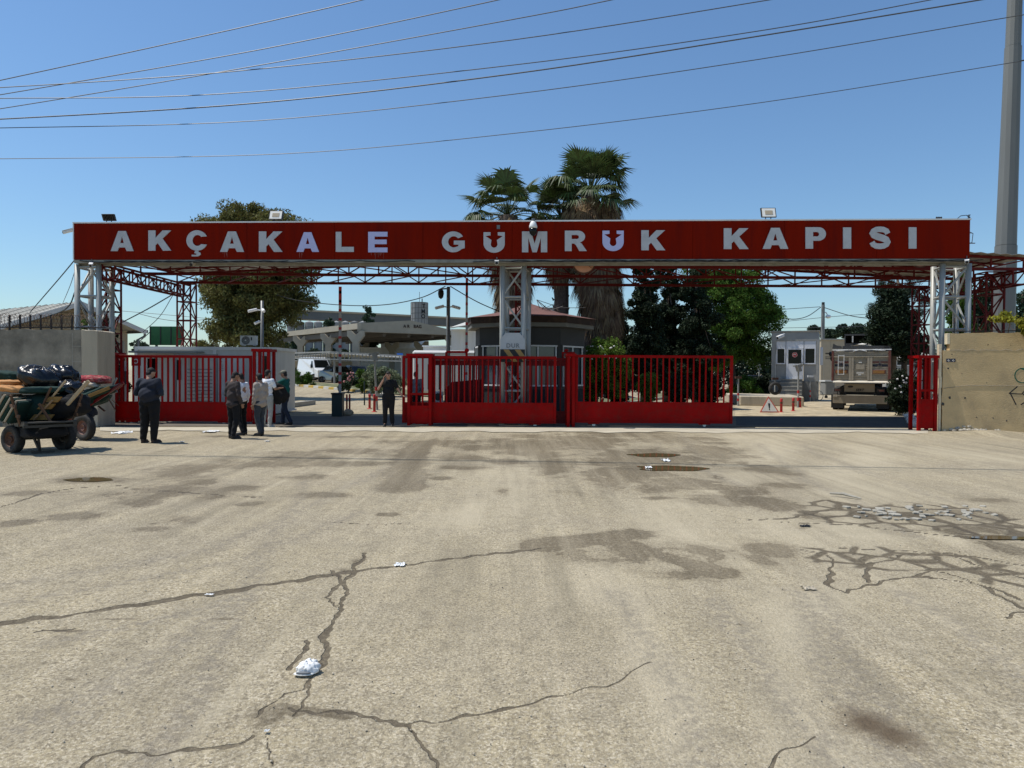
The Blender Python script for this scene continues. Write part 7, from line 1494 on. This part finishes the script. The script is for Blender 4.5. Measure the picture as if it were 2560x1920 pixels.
stones('rubble_pile', lambda r: Vector((pr_.x + r.gauss(.05, .32), pr_.y + r.gauss(-.05, .14), 0)), 240, .02, .07, 'rubble', 'small heap of broken plaster at the foot of the beige wall', 'rubble', zf=lambda p: .02 + .30 * math.exp(-((p.x - pr_.x) / .33) ** 2 - ((p.y - pr_.y) / .3) ** 2))
stones('rubble_edge', lambda r: Vector((pr_.x + r.uniform(-.5, 2.2), pr_.y - r.uniform(.05, .5), 0)), 160, .015, .05, 'rubble', 'crumbled plaster strewn along the foot of the beige wall', 'rubble', zf=lambda p: .06)
mb = MB(); rr = random.Random(12)
for i in range(70):
    p = G(rr.gauss(2290, 95), rr.gauss(1280, 10)); s = rr.uniform(.012, .055); a = rr.uniform(0, 3); u_ = Vector((math.cos(a), math.sin(a), rr.uniform(-.12, .12))); v_ = Vector((-u_.y, u_.x, rr.uniform(-.15, .15))); mb.obox(p + Vector((0, 0, .006)), u_ * s, v_ * s * .7, (0, 0, .010))
tag(mb.build('broken_asphalt', 'slab', bevel=.004), 'broken slabs of asphalt in the crazed patch at the right', 'asphalt pieces', kind='stuff')
for (px, py, lab) in ((2112, 1245, 'curved pale asphalt flake at the left end of the broken patch'),):
    p = G(px, py); mb = MB(); mb.path([p + Vector((-.14, .15, .04)), p + Vector((0, .05, .05)), p + Vector((.15, -.15, .02))], [.014, .022, .010], 6); tag(mb.build('asphalt_flake', 'slab'), lab, 'asphalt piece')
P_ = np.array([[pr_.x + .6 + 2.2 * random.random(), pr_.y - .15 - .3 * random.random(), .05 + .12 * random.random()] for _ in range(900)])
o = leafmesh('weeds', P_, .07, 'leaf_hedge', aspect=.2); tag(o, 'low weeds growing along the foot of the beige wall', 'weeds', kind='stuff')
# ================================================================== PEOPLE
def cap(mb, p, q, r1, r2, n=12):
    p, q = Vector(p), Vector(q); mb.path([p, p.lerp(q, .5), q], [r1, (r1 + r2) / 2, r2], n); mb.ell(p, r1, r1, r1, n, 8); mb.ell(q, r2, r2, r2, n, 8)
def hand(mb, wr, dirv, side, palmn, curl=.5):
    d = Vector(dirv).normalized(); n_ = Vector(palmn); n_ = (n_ - d * n_.dot(d)).normalized(); s_ = d.cross(n_).normalized() * side
    R_ = Matrix((s_, d, n_)).transposed(); mb.ell(wr + d * .045, .042, .055, .018, 12, 8, R=R_)
    for k, (off, L_) in enumerate(((-.030, .068), (-.010, .078), (.011, .073), (.030, .058))):
        a = wr + d * .085 + s_ * off; dd = (d + n_ * curl * .6).normalized(); b = a + dd * L_ * .55; d3 = (d + n_ * curl * 1.8).normalized(); cap(mb, a, b, .0098, .0092, 7); cap(mb, b, b + d3 * L_ * .45, .0092, .008, 7)
    a = wr + d * .03 - s_ * .036; dd = (d * .7 - s_ * .8 + n_ * .3).normalized(); cap(mb, a, a + dd * .035, .0125, .011, 7); cap(mb, a + dd * .035, a + dd * .035 + (d + n_ * curl).normalized() * .03, .011, .009, 7)
def person(label, loc, rz, H=1.75, J=None, top='black_cloth', bottom='black_cloth', sleeve='long', girth=1.0, jacket=False, skin='skin', hairc='hair', head=(0, -.02, 1.62), hd=None, shoes='shoe', cap_=None, extra=None, curl=(.5, .5), hat_hair=True, hdir={}):
    j = dict(pel=(0, 0, .95), chest=(0, 0, 1.30), nb=(0, .015, 1.45))
    for s, k in ((1, 'l'), (-1, 'r')):
        j['sh' + k] = (s * .175, .01, 1.405); j['el' + k] = (s * .225, .04, 1.12); j['wr' + k] = (s * .235, -.05, .87)
        j['hp' + k] = (s * .09, 0, .92); j['kn' + k] = (s * .10, -.02, .50); j['an' + k] = (s * .105, .03, .085); j['to' + k] = (s * .12, -.15, .035)
    if J: j.update(J)
    j = {k: Vector(v) for k, v in j.items()}; g = girth; t = thing('person', label, 'person', (0, 0, 0)); hc = Vector(head)
    face = Vector(hd) if hd else Vector((0, -1, 0)); face.normalize(); rt = face.cross(Vector((0, 0, 1))).normalized(); up = rt.cross(face).normalized(); HR = Matrix((rt, -face, up)).transposed()
    def hp(x, y, z): return hc + HR @ Vector((x, y, z))
    b = MB()
    b.ell(hc + HR @ Vector((0, .008, .012)), .076, .095, .102, 16, 12, R=HR); b.ell(hp(0, -.022, -.052), .056, .066, .062, 14, 10, R=HR); b.ell(hp(0, -.098, -.012), .014, .020, .022, 8, 6, R=HR)
    b.ell(hp(0, -.086, -.055), .026, .012, .010, 8, 6, R=HR)
    for s in (-1, 1): b.ell(hp(s * .078, .008, -.008), .012, .020, .030, 8, 6, R=HR)
    cap(b, j['nb'] + Vector((0, 0, -.03)), hp(0, .02, -.06), .060, .055)
    cap(b, j['pel'], j['chest'], .10, .12); cap(b, j['chest'], j['nb'], .10, .06)
    for k, s in (('l', 1), ('r', -1)):
        cap(b, j['chest'] + Vector((0, 0, .08)), j['sh' + k], .05, .05); cap(b, j['sh' + k], j['el' + k], .050, .041); cap(b, j['el' + k], j['wr' + k], .040, .027)
        d = (j['wr' + k] - j['el' + k]).normalized(); d = Vector(hdir.get(k, d)); hand(b, j['wr' + k] + d * .01, d, s, Vector((-s * .8, -.3, .1)) if abs(d.z) > .6 else Vector((0, 0, -1)), curl[0 if k == 'l' else 1])
        cap(b, j['pel'], j['hp' + k], .08, .07); cap(b, j['hp' + k], j['kn' + k], .07, .045); cap(b, j['kn' + k], j['an' + k], .045, .032); cap(b, j['an' + k], j['to' + k], .032, .022)
    v, f = remesh(b, .0115, 2); mkobj('body', v, f, skin, t, smooth_=True)
    for s in (-1, 1): e = MB(); e.ell(hp(s * .030, -.083, .010), .012, .008, .007, 8, 6, R=HR); e.build('eye', 'black', t, smooth_=True)
    e = MB()
    for s in (-1, 1): e.ell(hp(s * .031, -.086, .030), .019, .008, .005, 8, 5, R=HR)
    e.build('eyebrow', hairc, t)
    if hat_hair:
        h = MB(); h.ell(hp(0, .020, .030), .079, .092, .090, 18, 12, R=HR); h.ell(hp(0, .046, -.025), .070, .058, .080, 16, 10, R=HR); h.ell(hp(0, -.045, .072), .055, .045, .030, 12, 8, R=HR); v, f = remesh(h, .012, 1)
        v2 = MB(); v2.add(v, f); v2.build('hair', hairc, t, smooth_=True)
    if cap_:
        h = MB(); h.ell(hp(0, .006, .062), .092, .104, .066, 18, 10, R=HR); v, f = remesh(h, .012, 1); mkobj('cap', v, f, cap_, t, smooth_=True); h = MB(); h.ell(hp(0, -.125, .048), .062, .055, .008, 14, 6, R=HR); h.build('cap_brim', cap_, t, smooth_=True)
    c = MB(); ch, pe = j['chest'], j['pel']; ax = (j['shl'] - j['shr']).normalized()
    yaw = math.atan2(ax.y, ax.x); RZ = Matrix.Rotation(yaw, 3, 'Z')
    c.ell(ch + Vector((0, 0, .01)), .172 * g, .118 * g, .165, 18, 12, R=RZ); c.ell(ch.lerp(pe, .55), .162 * g, .128 * g * g, .20, 18, 12, R=RZ); c.ell(pe + Vector((0, 0, .02)), .168 * g, .126 * g, .10 if not jacket else .17, 18, 10, R=RZ)
    if jacket: c.ell(pe + Vector((0, .01, -.06)), .180 * g, .135 * g, .12, 18, 10, R=RZ)
    c.ell(j['nb'] + Vector((0, .005, -.035)), .085, .075, .05, 14, 8)
    for k in 'lr':
        cap(c, j['nb'] + Vector((0, 0, -.06)), j['sh' + k], .055, .066 * g ** .5); cap(c, ch + Vector((0, 0, .03)), j['sh' + k], .09, .064 * g ** .5)
        if sleeve == 'long': cap(c, j['sh' + k], j['el' + k], .066 * g ** .7, .055 * g ** .5); cap(c, j['el' + k], j['wr' + k].lerp(j['el' + k], .06), .054 * g ** .5, .042)
        else: cap(c, j['sh' + k], j['sh' + k].lerp(j['el' + k], .72), .066 * g ** .5, .060)
    v, f = remesh(c, .015, 3)
    v = [(p[0] + .004 * math.sin(p[2] * 55 + p[0] * 30), p[1] + .005 * math.sin(p[2] * 42 + p[0] * 25), p[2]) for p in v]; mkobj('jacket' if jacket else 'shirt', v, f, top, t, smooth_=True)
    c = MB(); c.ell(pe + Vector((0, 0, -.01)), .160 * g, .122 * g, .11, 16, 10, R=RZ)
    for k in 'lr':
        cap(c, j['hp' + k] + Vector((0, 0, .0)), j['kn' + k], .100 * g, .072 * g); cap(c, j['kn' + k], j['an' + k] + Vector((0, 0, .03)), .072 * g, .060 * g ** .6)
    v, f = remesh(c, .015, 3); v = [(p[0], p[1] + .005 * math.sin(p[2] * 38 + p[0] * 20), p[2]) for p in v]; mkobj('trousers', v, f, bottom, t, smooth_=True)
    for k in 'lr':
        c = MB(); a, to = j['an' + k], j['to' + k]; d = (to - a); d.z = 0; cap(c, a + Vector((0, 0, -.02)) - d.normalized() * .03, to, .044, .036); c.obox((a + to) / 2 + Vector((0, 0, -(a.z + to.z) / 2 + min(a.z - .085, to.z - .035) + .012)), d.normalized() * (d.length / 2 + .05), d.normalized().cross(Vector((0, 0, 1))) * .04, (0, 0, .012)); v, f = remesh(c, .010, 2); mkobj('shoe', v, f, shoes, t, smooth_=True)
    if extra: extra(t, j)
    s = H / 1.75; t.scale = (s, s, s); t.location = loc; t.rotation_euler = (0, 0, rz); return t
def phone(k):
    def f(t, j): p = j['wr' + k]; mb = MB(); mb.obox(p + Vector((0, -.07, .05)), (.036, 0, 0), (0, .006, 0), (0, .01, .07)); mb.build('phone', 'black', t, bevel=.003)
    return f
person('heavy man in a navy sweatshirt and black trousers seen from behind, looking down', G(374, 1107), math.radians(172), 1.78,
       dict(ell=(.31, .03, 1.13), wrl=(.14, -.22, 1.16), elr=(-.31, .03, 1.13), wrr=(-.12, -.22, 1.14), shl=(.21, .01, 1.41), shr=(-.21, .01, 1.41), knl=(.12, -.01, .50), knr=(-.12, -.01, .5), anl=(.135, .03, .085), anr=(-.125, .03, .085), tol=(.16, -.13, .035), tor=(-.16, -.13, .035), hpl=(.11, 0, .92), hpr=(-.11, 0, .92)),
       'navy_knit', 'black_cloth', 'long', 1.38, head=(.0, -.065, 1.60), hd=(-.35, -.8, -.55), shoes='suit_brown')
person('man in a dark brown suit jacket seen from behind with his head bowed', G(583, 1096), math.radians(150), 1.70,
       dict(ell=(.24, .02, 1.12), wrl=(.10, -.20, 1.02), elr=(-.25, .03, 1.12), wrr=(-.20, -.10, .90), anl=(.09, .0, .085), tol=(.12, -.18, .035), anr=(-.10, .08, .085), tor=(-.12, -.09, .035)), 'suit_brown', 'black_cloth', 'long', 1.10, jacket=True, head=(0, -.07, 1.60), hd=(-.1, -.85, -.45), skin='skin_tan')
person('man in a pale shirt half hidden behind the man in the brown suit', G(604, 1087), math.radians(-112), 1.66,
       dict(knl=(.10, -.02, .50), anl=(.13, .16, .085), tol=(.15, -.02, .035), ell=(.24, .0, 1.12), wrl=(.12, -.18, 1.05)), 'white_shirt', 'black_cloth', 'long', .98, head=(0, -.05, 1.60), hd=(.1, -.9, -.35), skin='skin_tan')
person('man in a beige jacket and grey trousers holding out one hand', G(651, 1089), math.radians(-118), 1.66,
       dict(elr=(-.24, -.02, 1.12), wrr=(-.16, -.36, 1.10), ell=(.23, .03, 1.12), wrl=(.22, -.04, .86), anl=(.10, .10, .085), tol=(.12, -.07, .035), anr=(-.09, -.04, .085), tor=(-.10, -.22, .035), knr=(-.10, -.07, .5)), 'beige_jacket', 'slate_trousers', 'long', 1.10, jacket=True, head=(0, -.06, 1.60), hd=(-.15, -.97, -.15), skin='skin_tan', curl=(.5, .15), hdir={'r': Vector((0, -1, .05))})
person('man in a white T shirt facing away behind the man in the beige jacket', G(668, 1068), math.radians(165), 1.74,
       dict(ell=(.27, -.05, 1.20), wrl=(.25, -.28, 1.14), elr=(-.25, -.04, 1.16), wrr=(-.30, -.28, 1.18)), 'white_shirt', 'concrete_grey', 'short', 1.05, head=(.0, -.04, 1.62), hd=(-.2, -.95, -.2), shoes='shoe_white', skin='skin_tan')
person('man in a teal T shirt and olive cap stepping left with an arm stretched out', G(713, 1063), math.radians(-97), 1.74,
       dict(elr=(-.22, -.24, 1.26), wrr=(-.12, -.48, 1.22), ell=(.22, -.22, 1.24), wrl=(.10, -.46, 1.20), anl=(.10, .22, .10), knl=(.10, .04, .50), tol=(.12, .06, .035), anr=(-.09, -.12, .085), knr=(-.09, -.10, .5), tor=(-.10, -.31, .035)), 'teal_shirt', 'blue_jeans', 'short', 1.05, head=(0, -.05, 1.60), hd=(-.1, -.97, -.25), cap_='cap_olive', skin='skin_tan')
person('man all in black facing the camera with a phone at his ear', G(971, 1066), math.radians(6), 1.72,
       dict(elr=(-.31, -.03, 1.17), wrr=(-.15, -.13, 1.46), ell=(.29, .02, 1.17), wrl=(.42, -.02, .97), hpl=(.10, 0, .92), anl=(.12, .02, .085), anr=(-.11, .02, .085)), 'black_cloth', 'black_cloth', 'short', 1.16, head=(-.01, -.035, 1.61), hd=(-.15, -.93, -.2), extra=lambda t, j: MB().obox(Vector((-.11, -.115, 1.56)), (.012, 0, 0), (0, .034, 0), (0, .01, .06)).build('phone', 'black', t), hdir={'r': Vector((.25, 0, .95)), 'l': Vector((.8, 0, -.25))}, curl=(.4, .9))
person('person in a grey shirt seen through the left end of the middle gate', Vector((X(1040, 25.0), 25.0, 0)), math.radians(-160), 1.72, None, 'grey_shirt', 'black_cloth', 'long', 1.05, head=(0, -.05, 1.6), hd=(0, -.9, -.4))
person('distant person in black clothes under the conifers behind the right gate', Vector((X(1778, 40), 40, 0)), math.radians(30), 1.72, dict(wrl=(.15, -.2, 1.1), wrr=(-.12, -.2, 1.12)), 'black_cloth', 'black_cloth', 'short', 1.0)
# black coat held between the two men
Yc = 21.9; c0 = W(697, 985, Yc); mb = MB(); mb.ell(c0, .24, .16, .30, 18, 12, noise=.35, seed=8); mb.ell(c0 + Vector((-.10, 0, .20)), .14, .12, .16, 12, 8, noise=.3, seed=2); mb.ell(c0 + Vector((.16, 0, -.05)), .16, .10, .16, 12, 8, noise=.3, seed=3); v, f = remesh(mb, .02, 3)
o = mkobj('black_coat', v, f, 'black_cloth', smooth_=True); tag(o, 'black bundled coat held between the man in white and the man in teal', 'coat')
mb = MB(); mb.path([W(680, 1010, 21.9), W(678, 1045, 21.9), G(684, 1066)], .012, 5); mb.path([c0 + Vector((-.15, 0, -.25)), G(672, 1064)], .015, 5); tag(mb.build('crutch', 'dark_metal'), 'thin dark stand legs below the black bundled coat', 'stand')
# ================================================================== HAND CARTS WITH LOADS
def cwheel(t, c, yaw, r, w_, rimm):
    R_ = Matrix.Translation(c) @ Matrix.Rotation(yaw, 4, 'Z'); mb = MB(); mb.lathe((0, 0, 0), [(r * .55, -w_ * .45), (r * .9, -w_ * .5), (r * .98, -w_ * .38), (r, -w_ * .2), (r, w_ * .2), (r * .98, w_ * .38), (r * .9, w_ * .5), (r * .55, w_ * .45)], 28, axis='X', ring=True); mb.xf(R_); o = mb.build('wheel', 'rubber', t, smooth_=True)
    mb = MB(); mb.lathe((0, 0, 0), [(.02, -w_ * .25), (r * .22, -w_ * .42), (r * .25, -w_ * .22), (r * .42, -w_ * .18), (r * .54, -w_ * .42), (r * .56, -w_ * .40), (r * .56, w_ * .4), (r * .25, w_ * .2), (.02, w_ * .3)], 20, axis='X'); mb.xf(R_); mb.build('rim', rimm, o)
WL_A, WL_B = G(33, 1131), G(160, 1123); ax = (WL_B - WL_A); yaw = math.atan2(ax.y, ax.x); r = .27
ct = thing('hand_cart', 'two wheeled wooden hand cart at the left edge heaped with green cloth and black bags', 'cart', (WL_A + WL_B) / 2, 'loaded two wheeled hand carts')
axu = ax.normalized(); fw = Vector((axu.y, -axu.x, 0))        # towards the viewer and right
cA, cB = WL_A + Vector((0, 0, r)), WL_B + Vector((0, 0, r))
cwheel(ct, cA, yaw + .38, r * 1.06, .17, 'rust'); cwheel(ct, cB, yaw + .45, r * 1.06, .17, 'dark_metal')
mb = MB(); mb.tube(cA, cB, .028); mid = (cA + cB) / 2; mb.obox(mid + Vector((0, 0, .10)), axu * .34, fw * .05, (0, 0, .06)); mb.build('axle', 'dark_metal', ct)
up = Vector((0, 0, 1)); P0 = mid + up * .30
mb = MB()
for s in (-.42, .42): mb.beam(P0 + axu * s - fw * 1.0 - up * .06, P0 + axu * s + fw * .95 + up * .06, .06, .09)
for s in (-.9, -.45, 0, .45, .9): mb.beam(P0 + fw * s - axu * .46, P0 + fw * s + axu * .46, .05, .05)
mb.build('frame', 'dark_metal', ct)
mb = MB()
for k in range(8): mb.obox(P0 + fw * (-.88 + .25 * k) + up * (.06 + .015 * (k - 4) * .3), axu * .44, fw * .11, up * .012)
mb.build('deck', 'dark_metal', ct)
for s in (-1, 1):
    for q in (-.75, -.1, .6): mb = MB(); a = P0 + axu * .44 * s + fw * q; mb.beam(a, a + axu * .18 * s + up * .62 + fw * .10, .045, .03); mb.build('stake', 'wood_dark', ct)
    mb = MB(); a = P0 + axu * .56 * s + up * .40; mb.beam(a - fw * .8, a + fw * .8, .03, .06); a = P0 + axu * .50 * s + up * .2; mb.beam(a - fw * .8, a + fw * .8, .03, .06); mb.build('side_rail', 'wood_dark', ct)
mb = MB(); mb.beam(P0 + fw * .3 - axu * .25, mid + fw * .55 - up * .24 - axu * .1, .04); mb.beam(P0 + fw * .75 - axu * .2, mid + fw * .55 - up * .24 - axu * .1, .04); mb.beam(mid + fw * .55 - up * .245 - axu * .25, mid + fw * .55 - up * .245 + axu * .15, .05, .03); mb.build('stand', 'dark_metal', ct)
mb = MB(); mb.obox(P0 + up * (-.07) + fw * .15, axu * .36, fw * .02, up * .10); mb.build('red_board', 'truck_red', ct)
def soft(name, label, cat, c, a, b, d, m, sq=.55, noise=.12, seed=1, vox=.022, grp=None, tr=None, wr=.010):
    """a stuffed or folded soft thing: squarish ellipsoid with half axes a, b, d (vectors)"""
    mb = MB(); A_, B_, D_ = Vector(a), Vector(b), Vector(d); R_ = Matrix((A_.normalized(), B_.normalized(), D_.normalized())).transposed(); mb.ell(c, A_.length, B_.length, D_.length, 36, 22, R=R_, noise=noise, seed=seed, sq=sq); rr = random.Random(seed); ph = [rr.uniform(0, 6) for _ in range(6)]
    for i, p in enumerate(mb.v):
        x, y, z = p; w_ = wr * (math.sin(31 * x + 17 * z + ph[0]) * math.cos(27 * y - 21 * z + ph[1]) + .6 * math.sin(57 * x - 39 * z + ph[2]) + .4 * math.sin(83 * z + 61 * x + ph[3])); q = (Vector(p) - Vector(c)).normalized(); mb.v[i] = tuple(Vector(p) + q * w_)
    o = mb.build(name, m, smooth_=True); return tag(o, label, cat, grp)
g3 = 'goods piled on the hand carts'
def WV(px, py, Y): return W(px, py, Y)
soft('garbage_bag', 'large shiny black bag on top of the left cart, left of the other black bag', 'bag', WV(102, 944, 15.1), (.40, 0, -.10), (0, .32, 0), (.04, 0, .21), 'bag_black', .8, .18, 3, grp=g3, wr=.016)
soft('garbage_bag', 'tall shiny black bag with a knotted top on the right part of the left cart', 'bag', WV(155, 942, 15.5), (.31, 0, -.08), (0, .30, 0), (.05, 0, .24), 'bag_black', .8, .2, 6, grp=g3, wr=.018)
soft('garbage_bag', 'smaller black bag tucked under the tall one at the right of the left cart', 'bag', WV(176, 970, 15.2), (.22, 0, -.05), (0, .22, 0), (.03, 0, .15), 'bag_black', .8, .2, 9, grp=g3, wr=.014)
soft('cushion', 'flat dark green cushion under the large black bag', 'cushion', WV(112, 975, 14.9), (.36, 0, .01), (0, .40, 0), (0, 0, .075), 'cloth_green', .6, .1, 4, grp=g3)
soft('cushion', 'orange patterned cushion, the upper of the two at the left edge', 'cushion', WV(12, 957, 15.1), (.32, 0, .0), (0, .30, 0), (0, 0, .06), 'cloth_orange', .55, .08, 5, grp=g3)
soft('cushion', 'orange patterned cushion, the lower of the two at the left edge', 'cushion', WV(32, 972, 14.8), (.27, 0, -.03), (0, .30, 0), (0, 0, .065), 'cloth_orange', .6, .1, 7, grp=g3)
soft('bolster', 'black green bolster behind the orange cushions at the left edge', 'cushion', WV(26, 940, 15.5), (.24, 0, -.03), (0, .25, 0), (0, 0, .10), 'cloth_green', .5, .08, 8, grp=g3)
soft('deck_shade_filler', 'dark filler added for the shade under the deck of the left cart', 'cloth', P0 + fw * .1 - up * .14, axu * .40, fw * .75, up * .13, 'black_cloth', .5, .1, 41, grp='goods piled on the hand carts')  # added dark filler, stands in for the shade beneath the cart
soft('cloth_heap', 'black cloth heap packed behind the slats of the left cart', 'cloth', W(150, 1022, 15.1), (.50, 0, .12), (0, .45, 0), (-.03, 0, .24), 'black_cloth', .6, .14, 43, grp='goods piled on the hand carts')
soft('cloth_heap', 'big heap of dark green cloth filling the left cart', 'cloth', WV(90, 1020, 15.0), (.62, 0, .05), (0, .42, 0), (-.02, 0, .27), 'cloth_green', .6, .12, 11, grp=g3)
for k, (px, py, lab) in enumerate(((26, 1018, 'padded green board with a cream edge on the left cart, leftmost of three'), (42, 1024, 'padded green board with a cream edge on the left cart, middle of three'), (58, 1030, 'padded green board with a cream edge on the left cart, rightmost of three'))):
    c = WV(px - 8, py - 3, 14.7 - .12 * k); d = Vector((.50, 0, .86)); n_ = Vector((.86, 0, -.50)); t = thing('padded_board', lab, 'board', c, g3)
    mb = MB(); mb.obox(c + n_ * .045, d * (.27 - .01 * k), (0, .26, 0), n_ * .035); mb.build('padding', 'cloth_green', t, bevel=.02); mb = MB(); mb.obox(c - n_ * .012, d * (.27 - .01 * k), (0, .27, 0), n_ * .018); mb.build('cream_edge', 'wood_cream', t, bevel=.008)
def board(pts, w_, h, m, name, label, grp=g3, cat='board'): mb = MB(); mb.beam(pts[0], pts[1], w_, h); return tag(mb.build(name, m, bevel=.004), label, cat, grp)
board((WV(128, 996, 14.6), WV(164, 952, 14.6)), .035, .03, 'wood_pale', 'pole', 'thin pale pole rising in front of the black bags')
board((WV(168, 1012, 14.6), WV(222, 952, 14.6)), .05, .06, 'wood_pale', 'pole', 'thick pale wooden beam slanting up at the right of the left cart')
board((WV(108, 1012, 14.5), WV(128, 968, 14.5)), .045, .03, 'wood_dark', 'pole', 'dark slat leaning left of the thin pale pole')
board((WV(98, 1010, 14.45), WV(128, 1056, 14.45)), .05, .04, 'wood_dark', 'pole', 'dark crossed slat in the middle of the left cart, running down to the right')
board((WV(84, 1050, 14.5), WV(132, 1000, 14.5)), .035, .03, 'wood', 'pole', 'brown crossed slat in the middle of the left cart, running up to the right')
for k, (px, py, w_, lab) in enumerate(((133, 999, .13, 'upper orange slatted crate side showing between the slats of the left cart'), (116, 1016, .14, 'middle orange slatted crate side showing between the slats of the left cart'), (105, 1043, .20, 'lowest orange slatted crate side showing between the slats of the left cart'))):
    mb = MB(); c = WV(px, py, 14.56); mb.prism([c + Vector((-w_ - .06, 0, -.055)), c + Vector((w_ - .06, 0, -.055)), c + Vector((w_ + .03, 0, .055)), c + Vector((-w_ + .05, 0, .055))], (0, .05, 0)); tag(mb.build('crate', 'cloth_yellow'), lab, 'crate', g3)
# second cart
A2, B2 = G(212, 1101), G(247, 1084); ax2 = (B2 - A2); ax2 = ax2.normalized() * 1.05; B2 = A2 + ax2; yaw2 = math.atan2(ax2.y, ax2.x); r = .31
ct2 = thing('hand_cart', 'red framed hand cart with raised shafts between the left cart and the gate', 'cart', (A2 + B2) / 2, 'loaded two wheeled hand carts')
yw = yaw2 - math.radians(8); cA, cB = A2 + up * r, B2 + up * r; cwheel(ct2, cA, math.radians(68), r, .16, 'truck_red'); cwheel(ct2, cB + Vector((-.15, 0, 0)), math.radians(52), r, .16, 'dark_metal'); mb = MB(); mb.tube(cA, cB, .028); mb.build('axle', 'dark_metal', ct2)
Yq = 17.6
for k, dy in enumerate((-.28, .35)):
    mb = MB(); mb.beam(WV(150 + 12 * k, 1062 - 6 * k, Yq + dy), WV(309 - 4 * k, 956 + 6 * k, Yq + dy), .05, .06); mb.build('shaft', 'gate_red_old', ct2)
mb = MB()
for k in range(5): f = k / 4; a = WV(165 + 90 * f, 1050 - 60 * f, Yq - .28); b = WV(173 + 86 * f, 1046 - 58 * f, Yq + .35); mb.beam(a, b, .05, .04)
mb.beam(WV(272, 982, Yq - .3), WV(304, 960, Yq - .3), .03); mb.build('cross_bar', 'truck_red', ct2)
mb = MB(); mb.beam(WV(246, 1015, Yq), WV(262, 1028, Yq), .05, .03); mb.beam(WV(270, 995, Yq - .3), WV(289, 1026, Yq - .3), .02); mb.beam(WV(280, 1000, Yq - .3), WV(297, 1015, Yq - .3), .012); mb.build('rod', 'rust', ct2)
mb = MB(); mb.beam(WV(276, 975, Yq), WV(292, 945, Yq), .04, .03); mb.beam(WV(280, 966, Yq), WV(302, 959, Yq), .03); mb.beam(WV(272, 985, Yq), WV(293, 978, Yq), .04, .05); mb.build('tie_bar', 'galv', ct2)
soft('cloth_heap', 'dark green folded cloth heap on the second cart', 'cloth', WV(218, 998, Yq), (.50, 0, .16), (0, .36, 0), (-.06, 0, .20), 'cloth_green', .6, .12, 21, grp=g3)
soft('mattress', 'dark mattress on the second cart with its yellow edge showing', 'mattress', WV(247, 983, Yq - .2), (.33, 0, .13), (0, .30, 0), (-.02, 0, .09), 'cloth_green', .5, .06, 23, grp=g3)
board((WV(222, 990, Yq - .52), WV(274, 969, Yq - .52)), .04, .075, 'cloth_yellow', 'foam_strip', 'yellow foam strip along the edge of the mattress on the second cart', cat='foam')
soft('blanket', 'folded red blanket with cream frills on top of the second cart', 'blanket', WV(235, 949, Yq), (.36, 0, -.01), (0, .32, 0), (0, 0, .10), 'cloth_red', .7, .16, 25, grp=g3, wr=.018)
soft('blanket', 'cream frilled cloth hanging under the red blanket', 'blanket', WV(228, 961, Yq - .2), (.17, 0, -.03), (0, .18, 0), (0, 0, .07), 'cloth_cream', .8, .25, 27, grp=g3, wr=.02)
soft('cloth_bundle', 'dark navy cloth bundle above the wheel of the second cart', 'cloth', WV(222, 1030, Yq - .1), (.16, 0, 0), (0, .2, 0), (0, 0, .13), 'navy_knit', .8, .2, 29, grp=g3)
mb = MB(); c = WV(214, 1011, Yq - .45); mb.lathe(c, [(.001, 0), (.10, 0), (.10, .012), (.001, .0121)], 20, axis='Y'); mb.lathe(c + Vector((.02, -.014, 0)), [(.055, 0), (.055, .01), (.07, .01), (.07, 0)], 20, axis='Y', ring=True); tag(mb.build('white_disc', 'white_panel'), 'round white disc tied to the side of the second cart', 'disc')
